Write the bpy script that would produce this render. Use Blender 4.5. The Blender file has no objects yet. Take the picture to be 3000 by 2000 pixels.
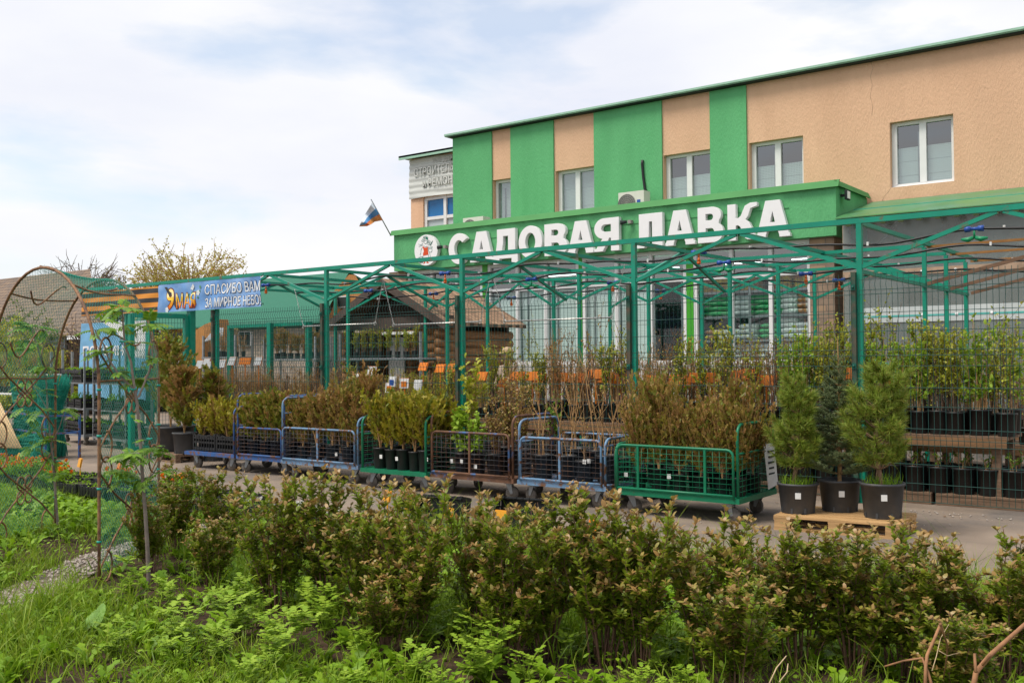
import bpy, math, random
import numpy as np
from mathutils import Vector, Matrix
R = math.radians
sc = bpy.context.scene
COL = sc.collection
rnd = random.Random(7)

# ------------------------------------------------------------------ camera
F_PX, PITCH, ROLL, YAW, EYE = 2907.8, 0.0188, -0.0079, -0.6411, 1.7
FW = np.array([math.sin(YAW)*math.cos(PITCH), math.cos(YAW)*math.cos(PITCH), math.sin(PITCH)])
RT0 = np.array([math.cos(YAW), -math.sin(YAW), 0.0]); UP0 = np.cross(RT0, FW)
RT = math.cos(ROLL)*RT0 + math.sin(ROLL)*UP0
UP = -math.sin(ROLL)*RT0 + math.cos(ROLL)*UP0
C0 = np.array([0, 0, EYE])
cam = bpy.data.cameras.new("camera"); cam_o = bpy.data.objects.new("camera", cam); COL.objects.link(cam_o)
cam_o.matrix_world = Matrix(((RT[0], UP[0], -FW[0], 0), (RT[1], UP[1], -FW[1], 0), (RT[2], UP[2], -FW[2], EYE), (0, 0, 0, 1)))
cam.sensor_width = 36; cam.lens = F_PX/3000*36; cam.clip_start = 0.05; cam.clip_end = 2000
sc.camera = cam_o

# survey helpers: where a sight line of the photograph meets a known upright plane or level
def ray(x, y): return FW + (x-1500)/F_PX*RT - (y-1000)/F_PX*UP
def at(x, y, Y):
    d = ray(x, y); return Vector(C0 + d*(Y/d[1]))
def gr(x, y, z=0.0):
    d = ray(x, y); return Vector(C0 + d*((z-EYE)/d[2]))

# ------------------------------------------------------------------ sky and sun
SUN_EL, SUN_AZ = R(60), R(212)      # azimuth measured clockwise from +Y
world = bpy.data.worlds.new("World"); sc.world = world; world.use_nodes = True
nt = world.node_tree; nt.nodes.clear()
def N(t, nt, **k):
    n = nt.nodes.new(t)
    for a, b in k.items(): setattr(n, a, b)
    return n
def L(nt, a, b): nt.links.new(a, b)
out = N('ShaderNodeOutputWorld', nt); bg = N('ShaderNodeBackground', nt); L(nt, bg.outputs[0], out.inputs[0])
sky = N('ShaderNodeTexSky', nt, sky_type='NISHITA', sun_disc=False, sun_elevation=SUN_EL, sun_rotation=SUN_AZ)
sky.air_density = 1.2; sky.dust_density = 1.0
tc = N('ShaderNodeTexCoord', nt)
mp = N('ShaderNodeMapping', nt); L(nt, tc.outputs['Generated'], mp.inputs[0]); mp.inputs['Scale'].default_value = (1.0, 1.0, 3.0)
mp.inputs['Location'].default_value = (1.15, 0.42, 0.0)
n1 = N('ShaderNodeTexNoise', nt); n1.inputs['Scale'].default_value = 3.1; n1.inputs['Detail'].default_value = 9; n1.inputs['Roughness'].default_value = .52
n1.inputs['Distortion'].default_value = .15
L(nt, mp.outputs[0], n1.inputs['Vector'])
r1 = N('ShaderNodeValToRGB', nt); r1.color_ramp.elements[0].position = .37; r1.color_ramp.elements[1].position = .50
r1.color_ramp.elements[0].color = (.48,.48,.48,1)
L(nt, n1.outputs[0], r1.inputs[0])
n2 = N('ShaderNodeTexNoise', nt); n2.inputs['Scale'].default_value = 2.0; n2.inputs['Detail'].default_value = 6
L(nt, mp.outputs[0], n2.inputs['Vector'])
r2 = N('ShaderNodeValToRGB', nt); r2.color_ramp.elements[0].position = .38; r2.color_ramp.elements[1].position = .62
r2.color_ramp.elements[0].color = (4.55, 4.7, 5.25, 1); r2.color_ramp.elements[1].color = (5.45, 5.45, 5.5, 1)
L(nt, n2.outputs[0], r2.inputs[0])
mx = N('ShaderNodeMixRGB', nt); L(nt, r1.outputs[0], mx.inputs[0]); L(nt, sky.outputs[0], mx.inputs[1]); L(nt, r2.outputs[0], mx.inputs[2])
L(nt, mx.outputs[0], bg.inputs[0]); bg.inputs[1].default_value = 0.125
sd = bpy.data.lights.new("sun", 'SUN'); sd.energy = 2.4; sd.angle = R(24); sd.color = (1.0, .93, .82)
so = bpy.data.objects.new("sun", sd); COL.objects.link(so)
sdir = Vector((math.sin(SUN_AZ)*math.cos(SUN_EL), math.cos(SUN_AZ)*math.cos(SUN_EL), math.sin(SUN_EL)))
so.rotation_euler = sdir.to_track_quat('Z', 'Y').to_euler()
sc.view_settings.view_transform = 'Standard'; sc.view_settings.look = 'None'; sc.view_settings.exposure = 0.58; sc.view_settings.gamma = 1
sc.render.engine = 'CYCLES'
sc.cycles.max_bounces = 6; sc.cycles.transparent_max_bounces = 12; sc.cycles.diffuse_bounces = 4; sc.cycles.glossy_bounces = 2

# ------------------------------------------------------------------ materials
def lin(h):
    h = h.lstrip('#'); v = [int(h[i:i+2], 16)/255 for i in (0, 2, 4)]
    return tuple(((c+.055)/1.055)**2.4 if c > .04045 else c/12.92 for c in v)
def c4(c, k=1.0): return (min(1, c[0]*k), min(1, c[1]*k), min(1, c[2]*k), 1)
MATS = {}
def mat(name, col, rough=.6, var=.12, scale=6.0, bump=0.0, bscale=80.0, metal=0.0, col2=None, s2=5.0, t2=.58, soft=.06, spec=.4, stretch=(1,1,1), detail=6):
    m = bpy.data.materials.new(name); m.use_nodes = True; nt = m.node_tree
    b = nt.nodes['Principled BSDF']; b.inputs['Roughness'].default_value = rough; b.inputs['Metallic'].default_value = metal
    b.inputs['Specular IOR Level'].default_value = spec
    tc = N('ShaderNodeTexCoord', nt); mp = N('ShaderNodeMapping', nt); mp.inputs['Scale'].default_value = stretch
    L(nt, tc.outputs['Object'], mp.inputs[0])
    n = N('ShaderNodeTexNoise', nt); n.inputs['Scale'].default_value = scale; n.inputs['Detail'].default_value = detail; L(nt, mp.outputs[0], n.inputs['Vector'])
    r = N('ShaderNodeValToRGB', nt); r.color_ramp.elements[0].position = .3; r.color_ramp.elements[1].position = .7
    r.color_ramp.elements[0].color = c4(col, 1-var); r.color_ramp.elements[1].color = c4(col, 1+var)
    L(nt, n.outputs[0], r.inputs[0]); res = r.outputs[0]
    if col2:
        k = N('ShaderNodeTexNoise', nt); k.inputs['Scale'].default_value = s2; k.inputs['Detail'].default_value = 8; k.inputs['Roughness'].default_value = .65; L(nt, mp.outputs[0], k.inputs['Vector'])
        q = N('ShaderNodeValToRGB', nt); q.color_ramp.elements[0].position = t2-soft; q.color_ramp.elements[1].position = t2+soft
        L(nt, k.outputs[0], q.inputs[0])
        x = N('ShaderNodeMixRGB', nt); L(nt, q.outputs[0], x.inputs[0]); L(nt, res, x.inputs[1]); x.inputs[2].default_value = c4(col2); res = x.outputs[0]
    L(nt, res, b.inputs['Base Color'])
    if bump:
        k = N('ShaderNodeTexNoise', nt); k.inputs['Scale'].default_value = bscale; k.inputs['Detail'].default_value = 4; L(nt, mp.outputs[0], k.inputs['Vector'])
        u = N('ShaderNodeBump', nt); u.inputs['Strength'].default_value = bump; u.inputs['Distance'].default_value = .02; L(nt, k.outputs[0], u.inputs['Height']); L(nt, u.outputs[0], b.inputs['Normal'])
    MATS[name] = m; return m
def leafmat(name, cols, rough=.5, trans=.28, spec=.35):
    """leaf colours vary from leaf to leaf"""
    m = bpy.data.materials.new(name); m.use_nodes = True; nt = m.node_tree
    b = nt.nodes['Principled BSDF']; b.inputs['Roughness'].default_value = rough; b.inputs['Specular IOR Level'].default_value = spec
    g = N('ShaderNodeNewGeometry', nt); r = N('ShaderNodeValToRGB', nt); e = r.color_ramp.elements
    e[0].color = c4(cols[0]); e[0].position = 0; e[1].color = c4(cols[-1]); e[1].position = 1
    for i, c in enumerate(cols[1:-1]):
        k = e.new((i+1)/(len(cols)-1)); k.color = c4(c)
    L(nt, g.outputs['Random Per Island'], r.inputs[0]); L(nt, r.outputs[0], b.inputs['Base Color'])
    t = N('ShaderNodeBsdfTranslucent', nt); L(nt, r.outputs[0], t.inputs[0])
    x = N('ShaderNodeMixShader', nt); x.inputs[0].default_value = trans
    L(nt, b.outputs[0], x.inputs[1]); L(nt, t.outputs[0], x.inputs[2]); L(nt, x.outputs[0], nt.nodes['Material Output'].inputs[0])
    MATS[name] = m; return m
def glassmat(name, tint, refl=.12, rough=.03, opacity=.0, body=(.5,.5,.5)):
    m = bpy.data.materials.new(name); m.use_nodes = True; nt = m.node_tree; nt.nodes.clear()
    o = N('ShaderNodeOutputMaterial', nt); t = N('ShaderNodeBsdfTransparent', nt); t.inputs[0].default_value = c4(tint)
    g = N('ShaderNodeBsdfGlossy', nt); g.inputs['Roughness'].default_value = rough
    x = N('ShaderNodeMixShader', nt); x.inputs[0].default_value = refl+.04; L(nt, t.outputs[0], x.inputs[1]); L(nt, g.outputs[0], x.inputs[2]); res = x.outputs[0]
    if opacity:
        d = N('ShaderNodeBsdfDiffuse', nt); d.inputs[0].default_value = c4(body); y = N('ShaderNodeMixShader', nt)
        tcn = N('ShaderNodeTexCoord', nt); nn = N('ShaderNodeTexNoise', nt); nn.inputs['Scale'].default_value = 1.5; nn.inputs['Detail'].default_value = 5; L(nt, tcn.outputs['Object'], nn.inputs['Vector'])
        mr = N('ShaderNodeMapRange', nt); mr.inputs[1].default_value = .3; mr.inputs[2].default_value = .7; mr.inputs[3].default_value = opacity-.1; mr.inputs[4].default_value = min(1, opacity+.1)
        L(nt, nn.outputs[0], mr.inputs[0]); L(nt, mr.outputs[0], y.inputs[0]); L(nt, res, y.inputs[1]); L(nt, d.outputs[0], y.inputs[2]); res = y.outputs[0]
    L(nt, res, o.inputs[0]); MATS[name] = m; return m
def emit(name, col, s):
    m = bpy.data.materials.new(name); m.use_nodes = True; nt = m.node_tree; nt.nodes.clear()
    o = N('ShaderNodeOutputMaterial', nt); e = N('ShaderNodeEmission', nt); e.inputs[0].default_value = c4(col); e.inputs[1].default_value = s
    L(nt, e.outputs[0], o.inputs[0]); MATS[name] = m; return m
def rampz(name, stops, rough=.6, axis=2, spec=.3):
    """bands of printed colour along one object axis: stops = [(coordinate, colour)], constant steps, coordinate in metres"""
    m = bpy.data.materials.new(name); m.use_nodes = True; nt = m.node_tree
    b = nt.nodes['Principled BSDF']; b.inputs['Roughness'].default_value = rough; b.inputs['Specular IOR Level'].default_value = spec
    tc = N('ShaderNodeTexCoord', nt); s = N('ShaderNodeSeparateXYZ', nt); L(nt, tc.outputs['Object'], s.inputs[0])
    lo, hi = stops[0][0], stops[-1][0]
    mr = N('ShaderNodeMapRange', nt); mr.inputs[1].default_value = lo; mr.inputs[2].default_value = hi+1e-6; L(nt, s.outputs[axis], mr.inputs[0])
    r = N('ShaderNodeValToRGB', nt); r.color_ramp.interpolation = 'CONSTANT'; e = r.color_ramp.elements
    e[0].position = 0; e[0].color = c4(stops[0][1]); e[1].position = .999; e[1].color = c4(stops[-1][1])
    for z, c in stops[1:-1]:
        k = e.new((z-lo)/(hi-lo)); k.color = c4(c)
    L(nt, mr.outputs[0], r.inputs[0]); L(nt, r.outputs[0], b.inputs['Base Color']); MATS[name] = m; return m
def brickmat(name, c1, c2, mortar, w, h, rough=.85, bump=.4, mort=.02, off=.5, axes='xz'):
    m = bpy.data.materials.new(name); m.use_nodes = True; nt = m.node_tree
    b = nt.nodes['Principled BSDF']; b.inputs['Roughness'].default_value = rough; b.inputs['Specular IOR Level'].default_value = .2
    tc = N('ShaderNodeTexCoord', nt); s = N('ShaderNodeSeparateXYZ', nt); L(nt, tc.outputs['Object'], s.inputs[0])
    cb = N('ShaderNodeCombineXYZ', nt); ad = N('ShaderNodeMath', nt, operation='ADD'); L(nt, s.outputs[0], ad.inputs[0]); L(nt, s.outputs[1], ad.inputs[1])
    L(nt, ad.outputs[0] if axes == 'xz' else s.outputs[0], cb.inputs[0]); L(nt, s.outputs[2 if axes == 'xz' else 1], cb.inputs[1])
    t = N('ShaderNodeTexBrick', nt); t.inputs['Scale'].default_value = 1; t.inputs['Brick Width'].default_value = w; t.inputs['Row Height'].default_value = h
    t.inputs['Mortar Size'].default_value = mort; t.offset = off; t.inputs['Bias'].default_value = 0
    t.inputs['Color1'].default_value = c4(c1); t.inputs['Color2'].default_value = c4(c2); t.inputs['Mortar'].default_value = c4(mortar)
    L(nt, cb.outputs[0], t.inputs['Vector'])
    n = N('ShaderNodeTexNoise', nt); n.inputs['Scale'].default_value = 3; n.inputs['Detail'].default_value = 8; L(nt, tc.outputs['Object'], n.inputs['Vector'])
    x = N('ShaderNodeMixRGB', nt, blend_type='MULTIPLY'); x.inputs[0].default_value = .6; L(nt, t.outputs[0], x.inputs[1])
    r = N('ShaderNodeValToRGB', nt); r.color_ramp.elements[0].color = (.55,.55,.55,1); r.color_ramp.elements[0].position = .3; r.color_ramp.elements[1].position = .7; L(nt, n.outputs[0], r.inputs[0]); L(nt, r.outputs[0], x.inputs[2])
    L(nt, x.outputs[0], b.inputs['Base Color'])
    u = N('ShaderNodeBump', nt); u.inputs['Strength'].default_value = bump; u.inputs['Distance'].default_value = .01; u.invert = True; L(nt, t.outputs['Fac'], u.inputs['Height']); L(nt, u.outputs[0], b.inputs['Normal'])
    MATS[name] = m; return m

stucco_g = mat('green_stucco', (.135,.43,.19), .95, .10, 1.6, .9, 55, spec=.1, col2=(.105,.37,.155), s2=1.3, t2=.55, soft=.2, stretch=(1,1,.22))
stucco_p = mat('peach_stucco', (.72,.46,.30), .95, .08, 1.2, .9, 55, spec=.1, col2=(.62,.385,.245), s2=1.1, t2=.56, soft=.22, stretch=(1,1,.25))
white_pvc = mat('white_pvc', (.72,.72,.71), .4, .03)
cladding = mat('painted_metal_green', (.065,.25,.075), .75, .08, 2)
flash = mat('pale_green_flashing', (.30,.50,.38), .5, .1)
tg = mat('trellis_green', (.003,.235,.150), .40, .10, 5, col2=(.13,.10,.06), s2=7, t2=.64, soft=.05)
tgd = mat('fence_green', (.004,.085,.058), .45, .15, 9)
wiremat = mat('wire_green', (.008,.06,.05), .5, .1)
letterw = mat('sign_white', (.80,.80,.80), .35, .02)
asphalt = mat('asphalt', (.26,.205,.16), .9, .17, 1.6, .6, 120, col2=(.155,.135,.12), s2=.7, t2=.56, soft=.10, spec=.2, detail=10)
soil = mat('soil', (.075,.048,.032), .95, .35, 9, .9, 40, col2=(.035,.024,.016), s2=7, t2=.52, spec=.1)
gravel = mat('gravel', (.24,.195,.155), .9, .35, 25, .9, 60, col2=(.14,.11,.08), s2=18, t2=.5, spec=.15)
concrete = mat('concrete', (.30,.28,.26), .9, .12, 2, .3, 50)
woodl = mat('pallet_wood', (.48,.29,.125), .7, .25, 5, .2, 60, col2=(.28,.16,.07), s2=6, t2=.62, stretch=(.5,6,6))
woodg = mat('weathered_wood', (.19,.12,.075), .8, .3, 6, .3, 60, stretch=(.6,5,5))
plastic = mat('black_plastic', (.014,.0145,.015), .42, .25, 6)
potm = mat('dark_grey_plastic', (.05,.053,.057), .5, .25, 5, col2=(.09,.08,.07), s2=6, t2=.66, soft=.1)
rubber = mat('castor_grey', (.16,.14,.12), .7, .3, 12)
galv = mat('galvanised_steel', (.30,.32,.33), .45, .2, 10, metal=.55)
blue_rust = mat('blue_paint_rusty', (.028,.10,.29), .5, .15, 8, col2=(.15,.065,.03), s2=9, t2=.53, soft=.05)
lblue_rust = mat('light_blue_paint_rusty', (.13,.24,.38), .5, .15, 8, col2=(.16,.075,.035), s2=12, t2=.54, soft=.04)
rust = mat('rust_brown', (.13,.062,.034), .75, .35, 14, col2=(.05,.13,.30), s2=5, t2=.60, soft=.04)
wire_rust = mat('mesh_blue_rust', (.05,.055,.065), .6, .3, 12, col2=(.14,.07,.04), s2=7, t2=.55)
cart_g = mat('cart_green', (.004,.16,.075), .42, .12, 8, col2=(.12,.06,.035), s2=9, t2=.68, soft=.03)
archm = mat('rusty_tube', (.24,.125,.06), .7, .3, 20, col2=(.12,.06,.04), s2=16, t2=.55)
netm = mat('green_net', (.012,.27,.19), .5, .1)
orange = mat('orange_card', (.72,.20,.012), .5, .08)
yellowc = mat('yellow_card', (.75,.33,.02), .5, .08)
whitec = mat('white_card', (.72,.72,.70), .5, .06, 30)
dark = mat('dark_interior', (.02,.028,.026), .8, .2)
hose = mat('black_hose', (.012,.012,.014), .45, .2)
bluep = mat('blue_plastic', (.02,.075,.33), .4, .1)
orangep = mat('orange_plastic', (.65,.12,.01), .4, .1)
greenp = mat('green_plastic', (.005,.24,.10), .4, .1)
tealp = mat('teal_plastic', (.01,.33,.26), .4, .1)
chainm = mat('chain_steel', (.5,.5,.48), .35, .1, metal=.6)
barkm = mat('bark', (.12,.085,.06), .9, .35, 25, .4, 60)
barkr = mat('red_bark', (.15,.08,.05), .85, .3, 30)
twigm = mat('tan_twig', (.40,.235,.10), .85, .35, 20)
greyb = mat('grey_bark', (.22,.175,.15), .85, .2, 25)
compost = mat('compost', (.05,.03,.02), .95, .4, 30, .6, 90)
glass = glassmat('shop_glass', (.80,.88,.86), .03)
glassd = glassmat('upper_glass', (.60,.67,.67), .20)
poly = glassmat('polycarbonate', (.60,.66,.66), .04, .25, .36, (.34,.41,.40))
glow = emit('tube_light', (.85,1,.95), 5.0)
# ------------------------------------------------------------------ mesh helpers
class MB:
    """collects boxes, bars, tubes ... of ONE part"""
    def __init__(s): s.v = []; s.f = []; s.m = []; s.mi = 0; s.sm = []
    def add(s, vs, fs, smooth=False):
        o = len(s.v); s.v += [tuple(v) for v in vs]
        for f in fs: s.f.append([i+o for i in f]); s.m.append(s.mi); s.sm.append(smooth)
        return s
    def box(s, c, d, rz=0.0, M=None):
        hx, hy, hz = d[0]/2, d[1]/2, d[2]/2
        vs = [Vector((x*hx, y*hy, z*hz)) for z in (-1, 1) for y in (-1, 1) for x in (-1, 1)]
        if M is None: M = Matrix.Rotation(rz, 3, 'Z')
        c = Vector(c)
        return s.add([M@v+c for v in vs], [(0,2,3,1),(4,5,7,6),(0,1,5,4),(2,6,7,3),(0,4,6,2),(1,3,7,5)])
    def bar(s, p, q, w, h=None):
        p, q = Vector(p), Vector(q); d = q-p; l = d.length
        if l < 1e-6: return s
        z = d/l; a = Vector((0,0,1)) if abs(z.z) < .95 else Vector((0,1,0))
        x = a.cross(z).normalized(); y = z.cross(x)
        return s.box((p+q)/2, (w, h or w, l), M=Matrix((x, y, z)).transposed())
    def tube(s, pts, r, n=8, closed=False):
        pts = [Vector(p) for p in pts]; k = len(pts); rr = r if isinstance(r, (list, tuple)) else [r]*k
        vs = []; fs = []; up = None
        for i, p in enumerate(pts):
            a = pts[(i-1) % k] if (closed or i) else p; b = pts[(i+1) % k] if (closed or i < k-1) else p
            t = (b-a).normalized()
            if up is None: up = Vector((0,0,1)) if abs(t.z) < .9 else Vector((1,0,0))
            x = up.cross(t); x = x.normalized() if x.length > 1e-5 else Vector((1,0,0)); y = t.cross(x); up = y
            for j in range(n):
                an = 2*math.pi*j/n; vs.append(p+(x*math.cos(an)+y*math.sin(an))*rr[i])
        for i in range(k if closed else k-1):
            for j in range(n):
                a, b = i*n+j, i*n+(j+1) % n; c, d = ((i+1) % k)*n+(j+1) % n, ((i+1) % k)*n+j
                fs.append((a, b, c, d))
        if not closed:
            fs.append(tuple(reversed(range(n)))); fs.append(tuple(range((k-1)*n, k*n)))
        return s.add(vs, fs, True)
    def cyl(s, p, q, r0, r1=None, n=14): return s.tube([p, q], [r0, r0 if r1 is None else r1], n)
    def lathe(s, prof, n=20, c=(0,0,0), close=True):
        vs = []; fs = []; k = len(prof)
        for r, z in prof:
            for j in range(n): a = 2*math.pi*j/n; vs.append((c[0]+r*math.cos(a), c[1]+r*math.sin(a), c[2]+z))
        for i in range(k-1):
            for j in range(n): fs.append((i*n+j, i*n+(j+1) % n, (i+1)*n+(j+1) % n, (i+1)*n+j))
        if close: fs.append(tuple(reversed(range(n)))); fs.append(tuple(range((k-1)*n, k*n)))
        return s.add(vs, fs, True)
    def quad(s, a, b, c, d): return s.add([a, b, c, d], [(0,1,2,3)])
    def slab(s, pts, t):
        """a plate: outline pts (coplanar) with thickness vector t"""
        n = len(pts); t = Vector(t); P = [Vector(p) for p in pts]
        fs = [tuple(range(n-1, -1, -1)), tuple(range(n, 2*n))]+[(i, (i+1) % n, n+(i+1) % n, n+i) for i in range(n)]
        return s.add(P+[p+t for p in P], fs)
    def grid(s, f, nu, nv, smooth=True):
        vs = [f(i/nu, j/nv) for j in range(nv+1) for i in range(nu+1)]
        fs = [(j*(nu+1)+i, j*(nu+1)+i+1, (j+1)*(nu+1)+i+1, (j+1)*(nu+1)+i) for j in range(nv) for i in range(nu)]
        return s.add(vs, fs, smooth)
    def mesh(s, name, mats, o=(0,0,0)):
        me = bpy.data.meshes.new(name)
        me.from_pydata([(v[0]-o[0], v[1]-o[1], v[2]-o[2]) for v in s.v], [], s.f)
        for m in (mats if isinstance(mats, (list, tuple)) else [mats]): me.materials.append(m)
        me.polygons.foreach_set('material_index', s.m); me.polygons.foreach_set('use_smooth', s.sm); me.update()
        return me
    def build(s, name, mats, parent=None, loc=None, rz=0.0):
        """world coordinates in, origin at the parent's (or loc)"""
        o = WL.get(parent.name, Vector()) if parent else (Vector(loc) if loc else Vector())
        ob = bpy.data.objects.new(name, s.mesh(name, mats, o)); COL.objects.link(ob)
        if parent: ob.parent = parent; WL[ob.name] = o
        else: ob.location = o; WL[ob.name] = o.copy()
        return ob
WL = {}
def tag(o, label=None, cat=None, group=None, kind=None):
    if label: o['label'] = label
    if cat: o['category'] = cat
    if group: o['group'] = group
    if kind: o['kind'] = kind
    return o
def thing(name, label, cat, loc=(0,0,0), group=None):
    """an Empty; parts are built in world coordinates around it"""
    o = bpy.data.objects.new(name, None); COL.objects.link(o); o.location = loc; WL[o.name] = Vector(loc); o.empty_display_size = .1
    return tag(o, label, cat, group)
def local(o): WL[o.name] = Vector(); return o      # parts of o are given in o's own coordinates
def part(name, me, parent):
    ob = bpy.data.objects.new(name, me); COL.objects.link(ob); ob.parent = parent; WL[ob.name] = Vector(); return ob
def dup(o, loc=None, rz=None, s=None, label=None, group=None, parent=None):
    c = o.copy(); COL.objects.link(c)
    if parent: c.parent = parent
    if loc is not None: c.location = loc
    if rz is not None: c.rotation_euler = (0, 0, rz)
    if s is not None: c.scale = (s, s, s) if not isinstance(s, (tuple, list)) else s
    if label: c['label'] = label
    if group: c['group'] = group
    for ch in list(o.children): dup(ch, parent=c)
    return c

class TB:
    """numpy triangle builder for foliage and twigs"""
    def __init__(s): s.V = []; s.T = []; s.M = []; s.n = 0
    def add(s, V, T, mi=0):
        V = np.asarray(V, np.float32).reshape(-1, 3); T = np.asarray(T, np.int32).reshape(-1, 3)
        s.V.append(V); s.T.append(T+s.n); s.M.append(np.full(len(T), mi, np.int32)); s.n += len(V); return s
    def leaves(s, P, D, U, Ln, W, kind='oval', mi=0, curl=.15):
        P = np.asarray(P, float); n = len(P)
        if n == 0: return s
        D = np.asarray(D, float); D = D/np.linalg.norm(D, axis=1, keepdims=True)
        S = np.cross(D, U); ls = np.linalg.norm(S, axis=1, keepdims=True); S = np.where(ls > 1e-4, S/np.maximum(ls, 1e-4), np.array([[1.0, 0, 0]])); Nn = np.cross(S, D)
        Ln = np.broadcast_to(Ln, n)[:, None]; W = np.broadcast_to(W, n)[:, None]
        if kind == 'oval':
            tpl = [(0,0,0),(.32,-.5,.35),(.32,.5,.35),(.72,-.42,.3),(.72,.42,.3),(1,0,-.5)]; tri = [(0,1,2),(1,3,4),(1,4,2),(3,5,4)]
        elif kind == 'tri':
            tpl = [(0,-.5,0),(0,.5,0),(1,0,0)]; tri = [(0,2,1)]
        elif kind == 'diamond':
            tpl = [(0,0,0),(.45,-.5,.3),(.45,.5,.3),(1,0,-.3)]; tri = [(0,1,2),(1,3,2)]
        elif kind == 'blade':
            tpl = [(0,-.5,0),(0,.5,0),(.4,-.42,.5),(.4,.42,.5),(.75,-.25,.1),(.75,.25,.1),(1,0,-1)]; tri = [(0,2,3),(0,3,1),(2,4,5),(2,5,3),(4,6,5)]
        elif kind == 'jag':   # lobed dandelion / celandine leaf
            tpl = [(0,0,0),(.25,-.32,.2),(.25,.32,.2),(.4,-.14,.3),(.4,.14,.3),(.58,-.5,.3),(.58,.5,.3),(.7,-.2,.2),(.7,.2,.2),(.86,-.4,-.1),(.86,.4,-.1),(1,0,-.6)]
            tri = [(0,1,3),(0,3,4),(0,4,2),(3,5,7),(3,7,8),(3,8,4),(4,8,6),(7,9,11),(7,11,8),(8,11,10)]
        elif kind == 'fan':   # flat spray of scale foliage
            tpl = [(0,0,0),(.35,-.22,.1),(.5,-.55,0),(.6,-.15,.1),(.85,-.35,-.1),(1,0,-.2),(.85,.35,-.1),(.6,.15,.1),(.5,.55,0),(.35,.22,.1)]
            tri = [(0,1,9),(1,2,3),(1,3,7),(1,7,9),(9,7,8),(3,4,5),(3,5,7),(7,5,6)]
        tpl = np.array(tpl); k = len(tpl)
        V = P[:, None, :]+D[:, None, :]*(tpl[None, :, 0:1]*Ln[:, None, :])+S[:, None, :]*(tpl[None, :, 1:2]*W[:, None, :])+Nn[:, None, :]*(tpl[None, :, 2:3]*Ln[:, None, :]*curl)
        T = np.array(tri)[None]+(np.arange(n)*k)[:, None, None]
        return s.add(V.reshape(-1, 3), T.reshape(-1, 3), mi)
    def tube(s, pts, r, n=5, mi=0):
        pts = np.asarray(pts, float); k = len(pts); r = np.broadcast_to(r, k)
        t = np.gradient(pts, axis=0); t /= np.maximum(np.linalg.norm(t, axis=1, keepdims=True), 1e-6)
        a = np.array([0.31, 0.95, 0.05]) if abs(t[0][2]) > .7 else np.array([0.05, 0.02, 1.0])
        x = np.cross(a, t); x /= np.maximum(np.linalg.norm(x, axis=1, keepdims=True), 1e-6); y = np.cross(t, x)
        an = np.arange(n)*2*math.pi/n
        V = pts[:, None]+(x[:, None]*np.cos(an)[None, :, None]+y[:, None]*np.sin(an)[None, :, None])*r[:, None, None]
        T = []
        for i in range(k-1):
            for j in range(n):
                p, q = i*n+j, i*n+(j+1) % n; T += [(p, q, q+n), (p, q+n, p+n)]
        return s.add(V.reshape(-1, 3), T, mi)
    def mesh(s, name, mats, smooth=False):
        V = np.concatenate(s.V); T = np.concatenate(s.T); Mi = np.concatenate(s.M); n = len(T)
        me = bpy.data.meshes.new(name); me.vertices.add(len(V)); me.vertices.foreach_set('co', V.ravel())
        me.loops.add(n*3); me.loops.foreach_set('vertex_index', T.ravel().astype(np.int32))
        me.polygons.add(n); me.polygons.foreach_set('loop_start', (np.arange(n)*3).astype(np.int32)); me.polygons.foreach_set('material_index', Mi)
        if smooth: me.polygons.foreach_set('use_smooth', np.ones(n, bool))
        for m in (mats if isinstance(mats, (list, tuple)) else [mats]): me.materials.append(m)
        me.update(); me.validate(); return me
def unit(v): v = np.asarray(v, float); return v/np.maximum(np.linalg.norm(v, axis=-1, keepdims=True), 1e-9)

# lettering -----------------------------------------------------------------
def text_me(body, w, h, depth=.004, fat=.0, bevel=0.0):
    """letters lying in XZ, lower left at 0, fitted to w x h, facing -Y; returns (verts, faces)"""
    cu = bpy.data.curves.new('lettering', 'FONT'); cu.body = body; cu.size = 1; cu.offset = fat; cu.resolution_u = 4
    ob = bpy.data.objects.new('lettering', cu); COL.objects.link(ob)
    bpy.context.view_layer.update()
    me = bpy.data.meshes.new_from_object(ob.evaluated_get(bpy.context.evaluated_depsgraph_get()))
    vs = np.array([v.co[:] for v in me.vertices]); fs = [tuple(p.vertices) for p in me.polygons]
    bpy.data.objects.remove(ob); bpy.data.curves.remove(cu); bpy.data.meshes.remove(me)
    lo, hi = vs.min(0), vs.max(0); sx = w/(hi[0]-lo[0]); sz = h/(hi[1]-lo[1])
    return [((v[0]-lo[0])*sx, 0.0, (v[1]-lo[1])*sz) for v in vs], fs
def put_text(mb, body, o, w, h, fat=0.0, f=None):
    vs, fs = text_me(body, w, h, fat=fat); o = Vector(o)
    P = [o+Vector(v) for v in vs]
    if f: P = [f(p) for p in P]
    mb.add(P, fs)
def arc(cx, cz, rx, rz, a0, a1, n=14): return [(cx+rx*math.cos(R(a0+(a1-a0)*i/n)), cz+rz*math.sin(R(a0+(a1-a0)*i/n))) for i in range(n+1)]
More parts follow.
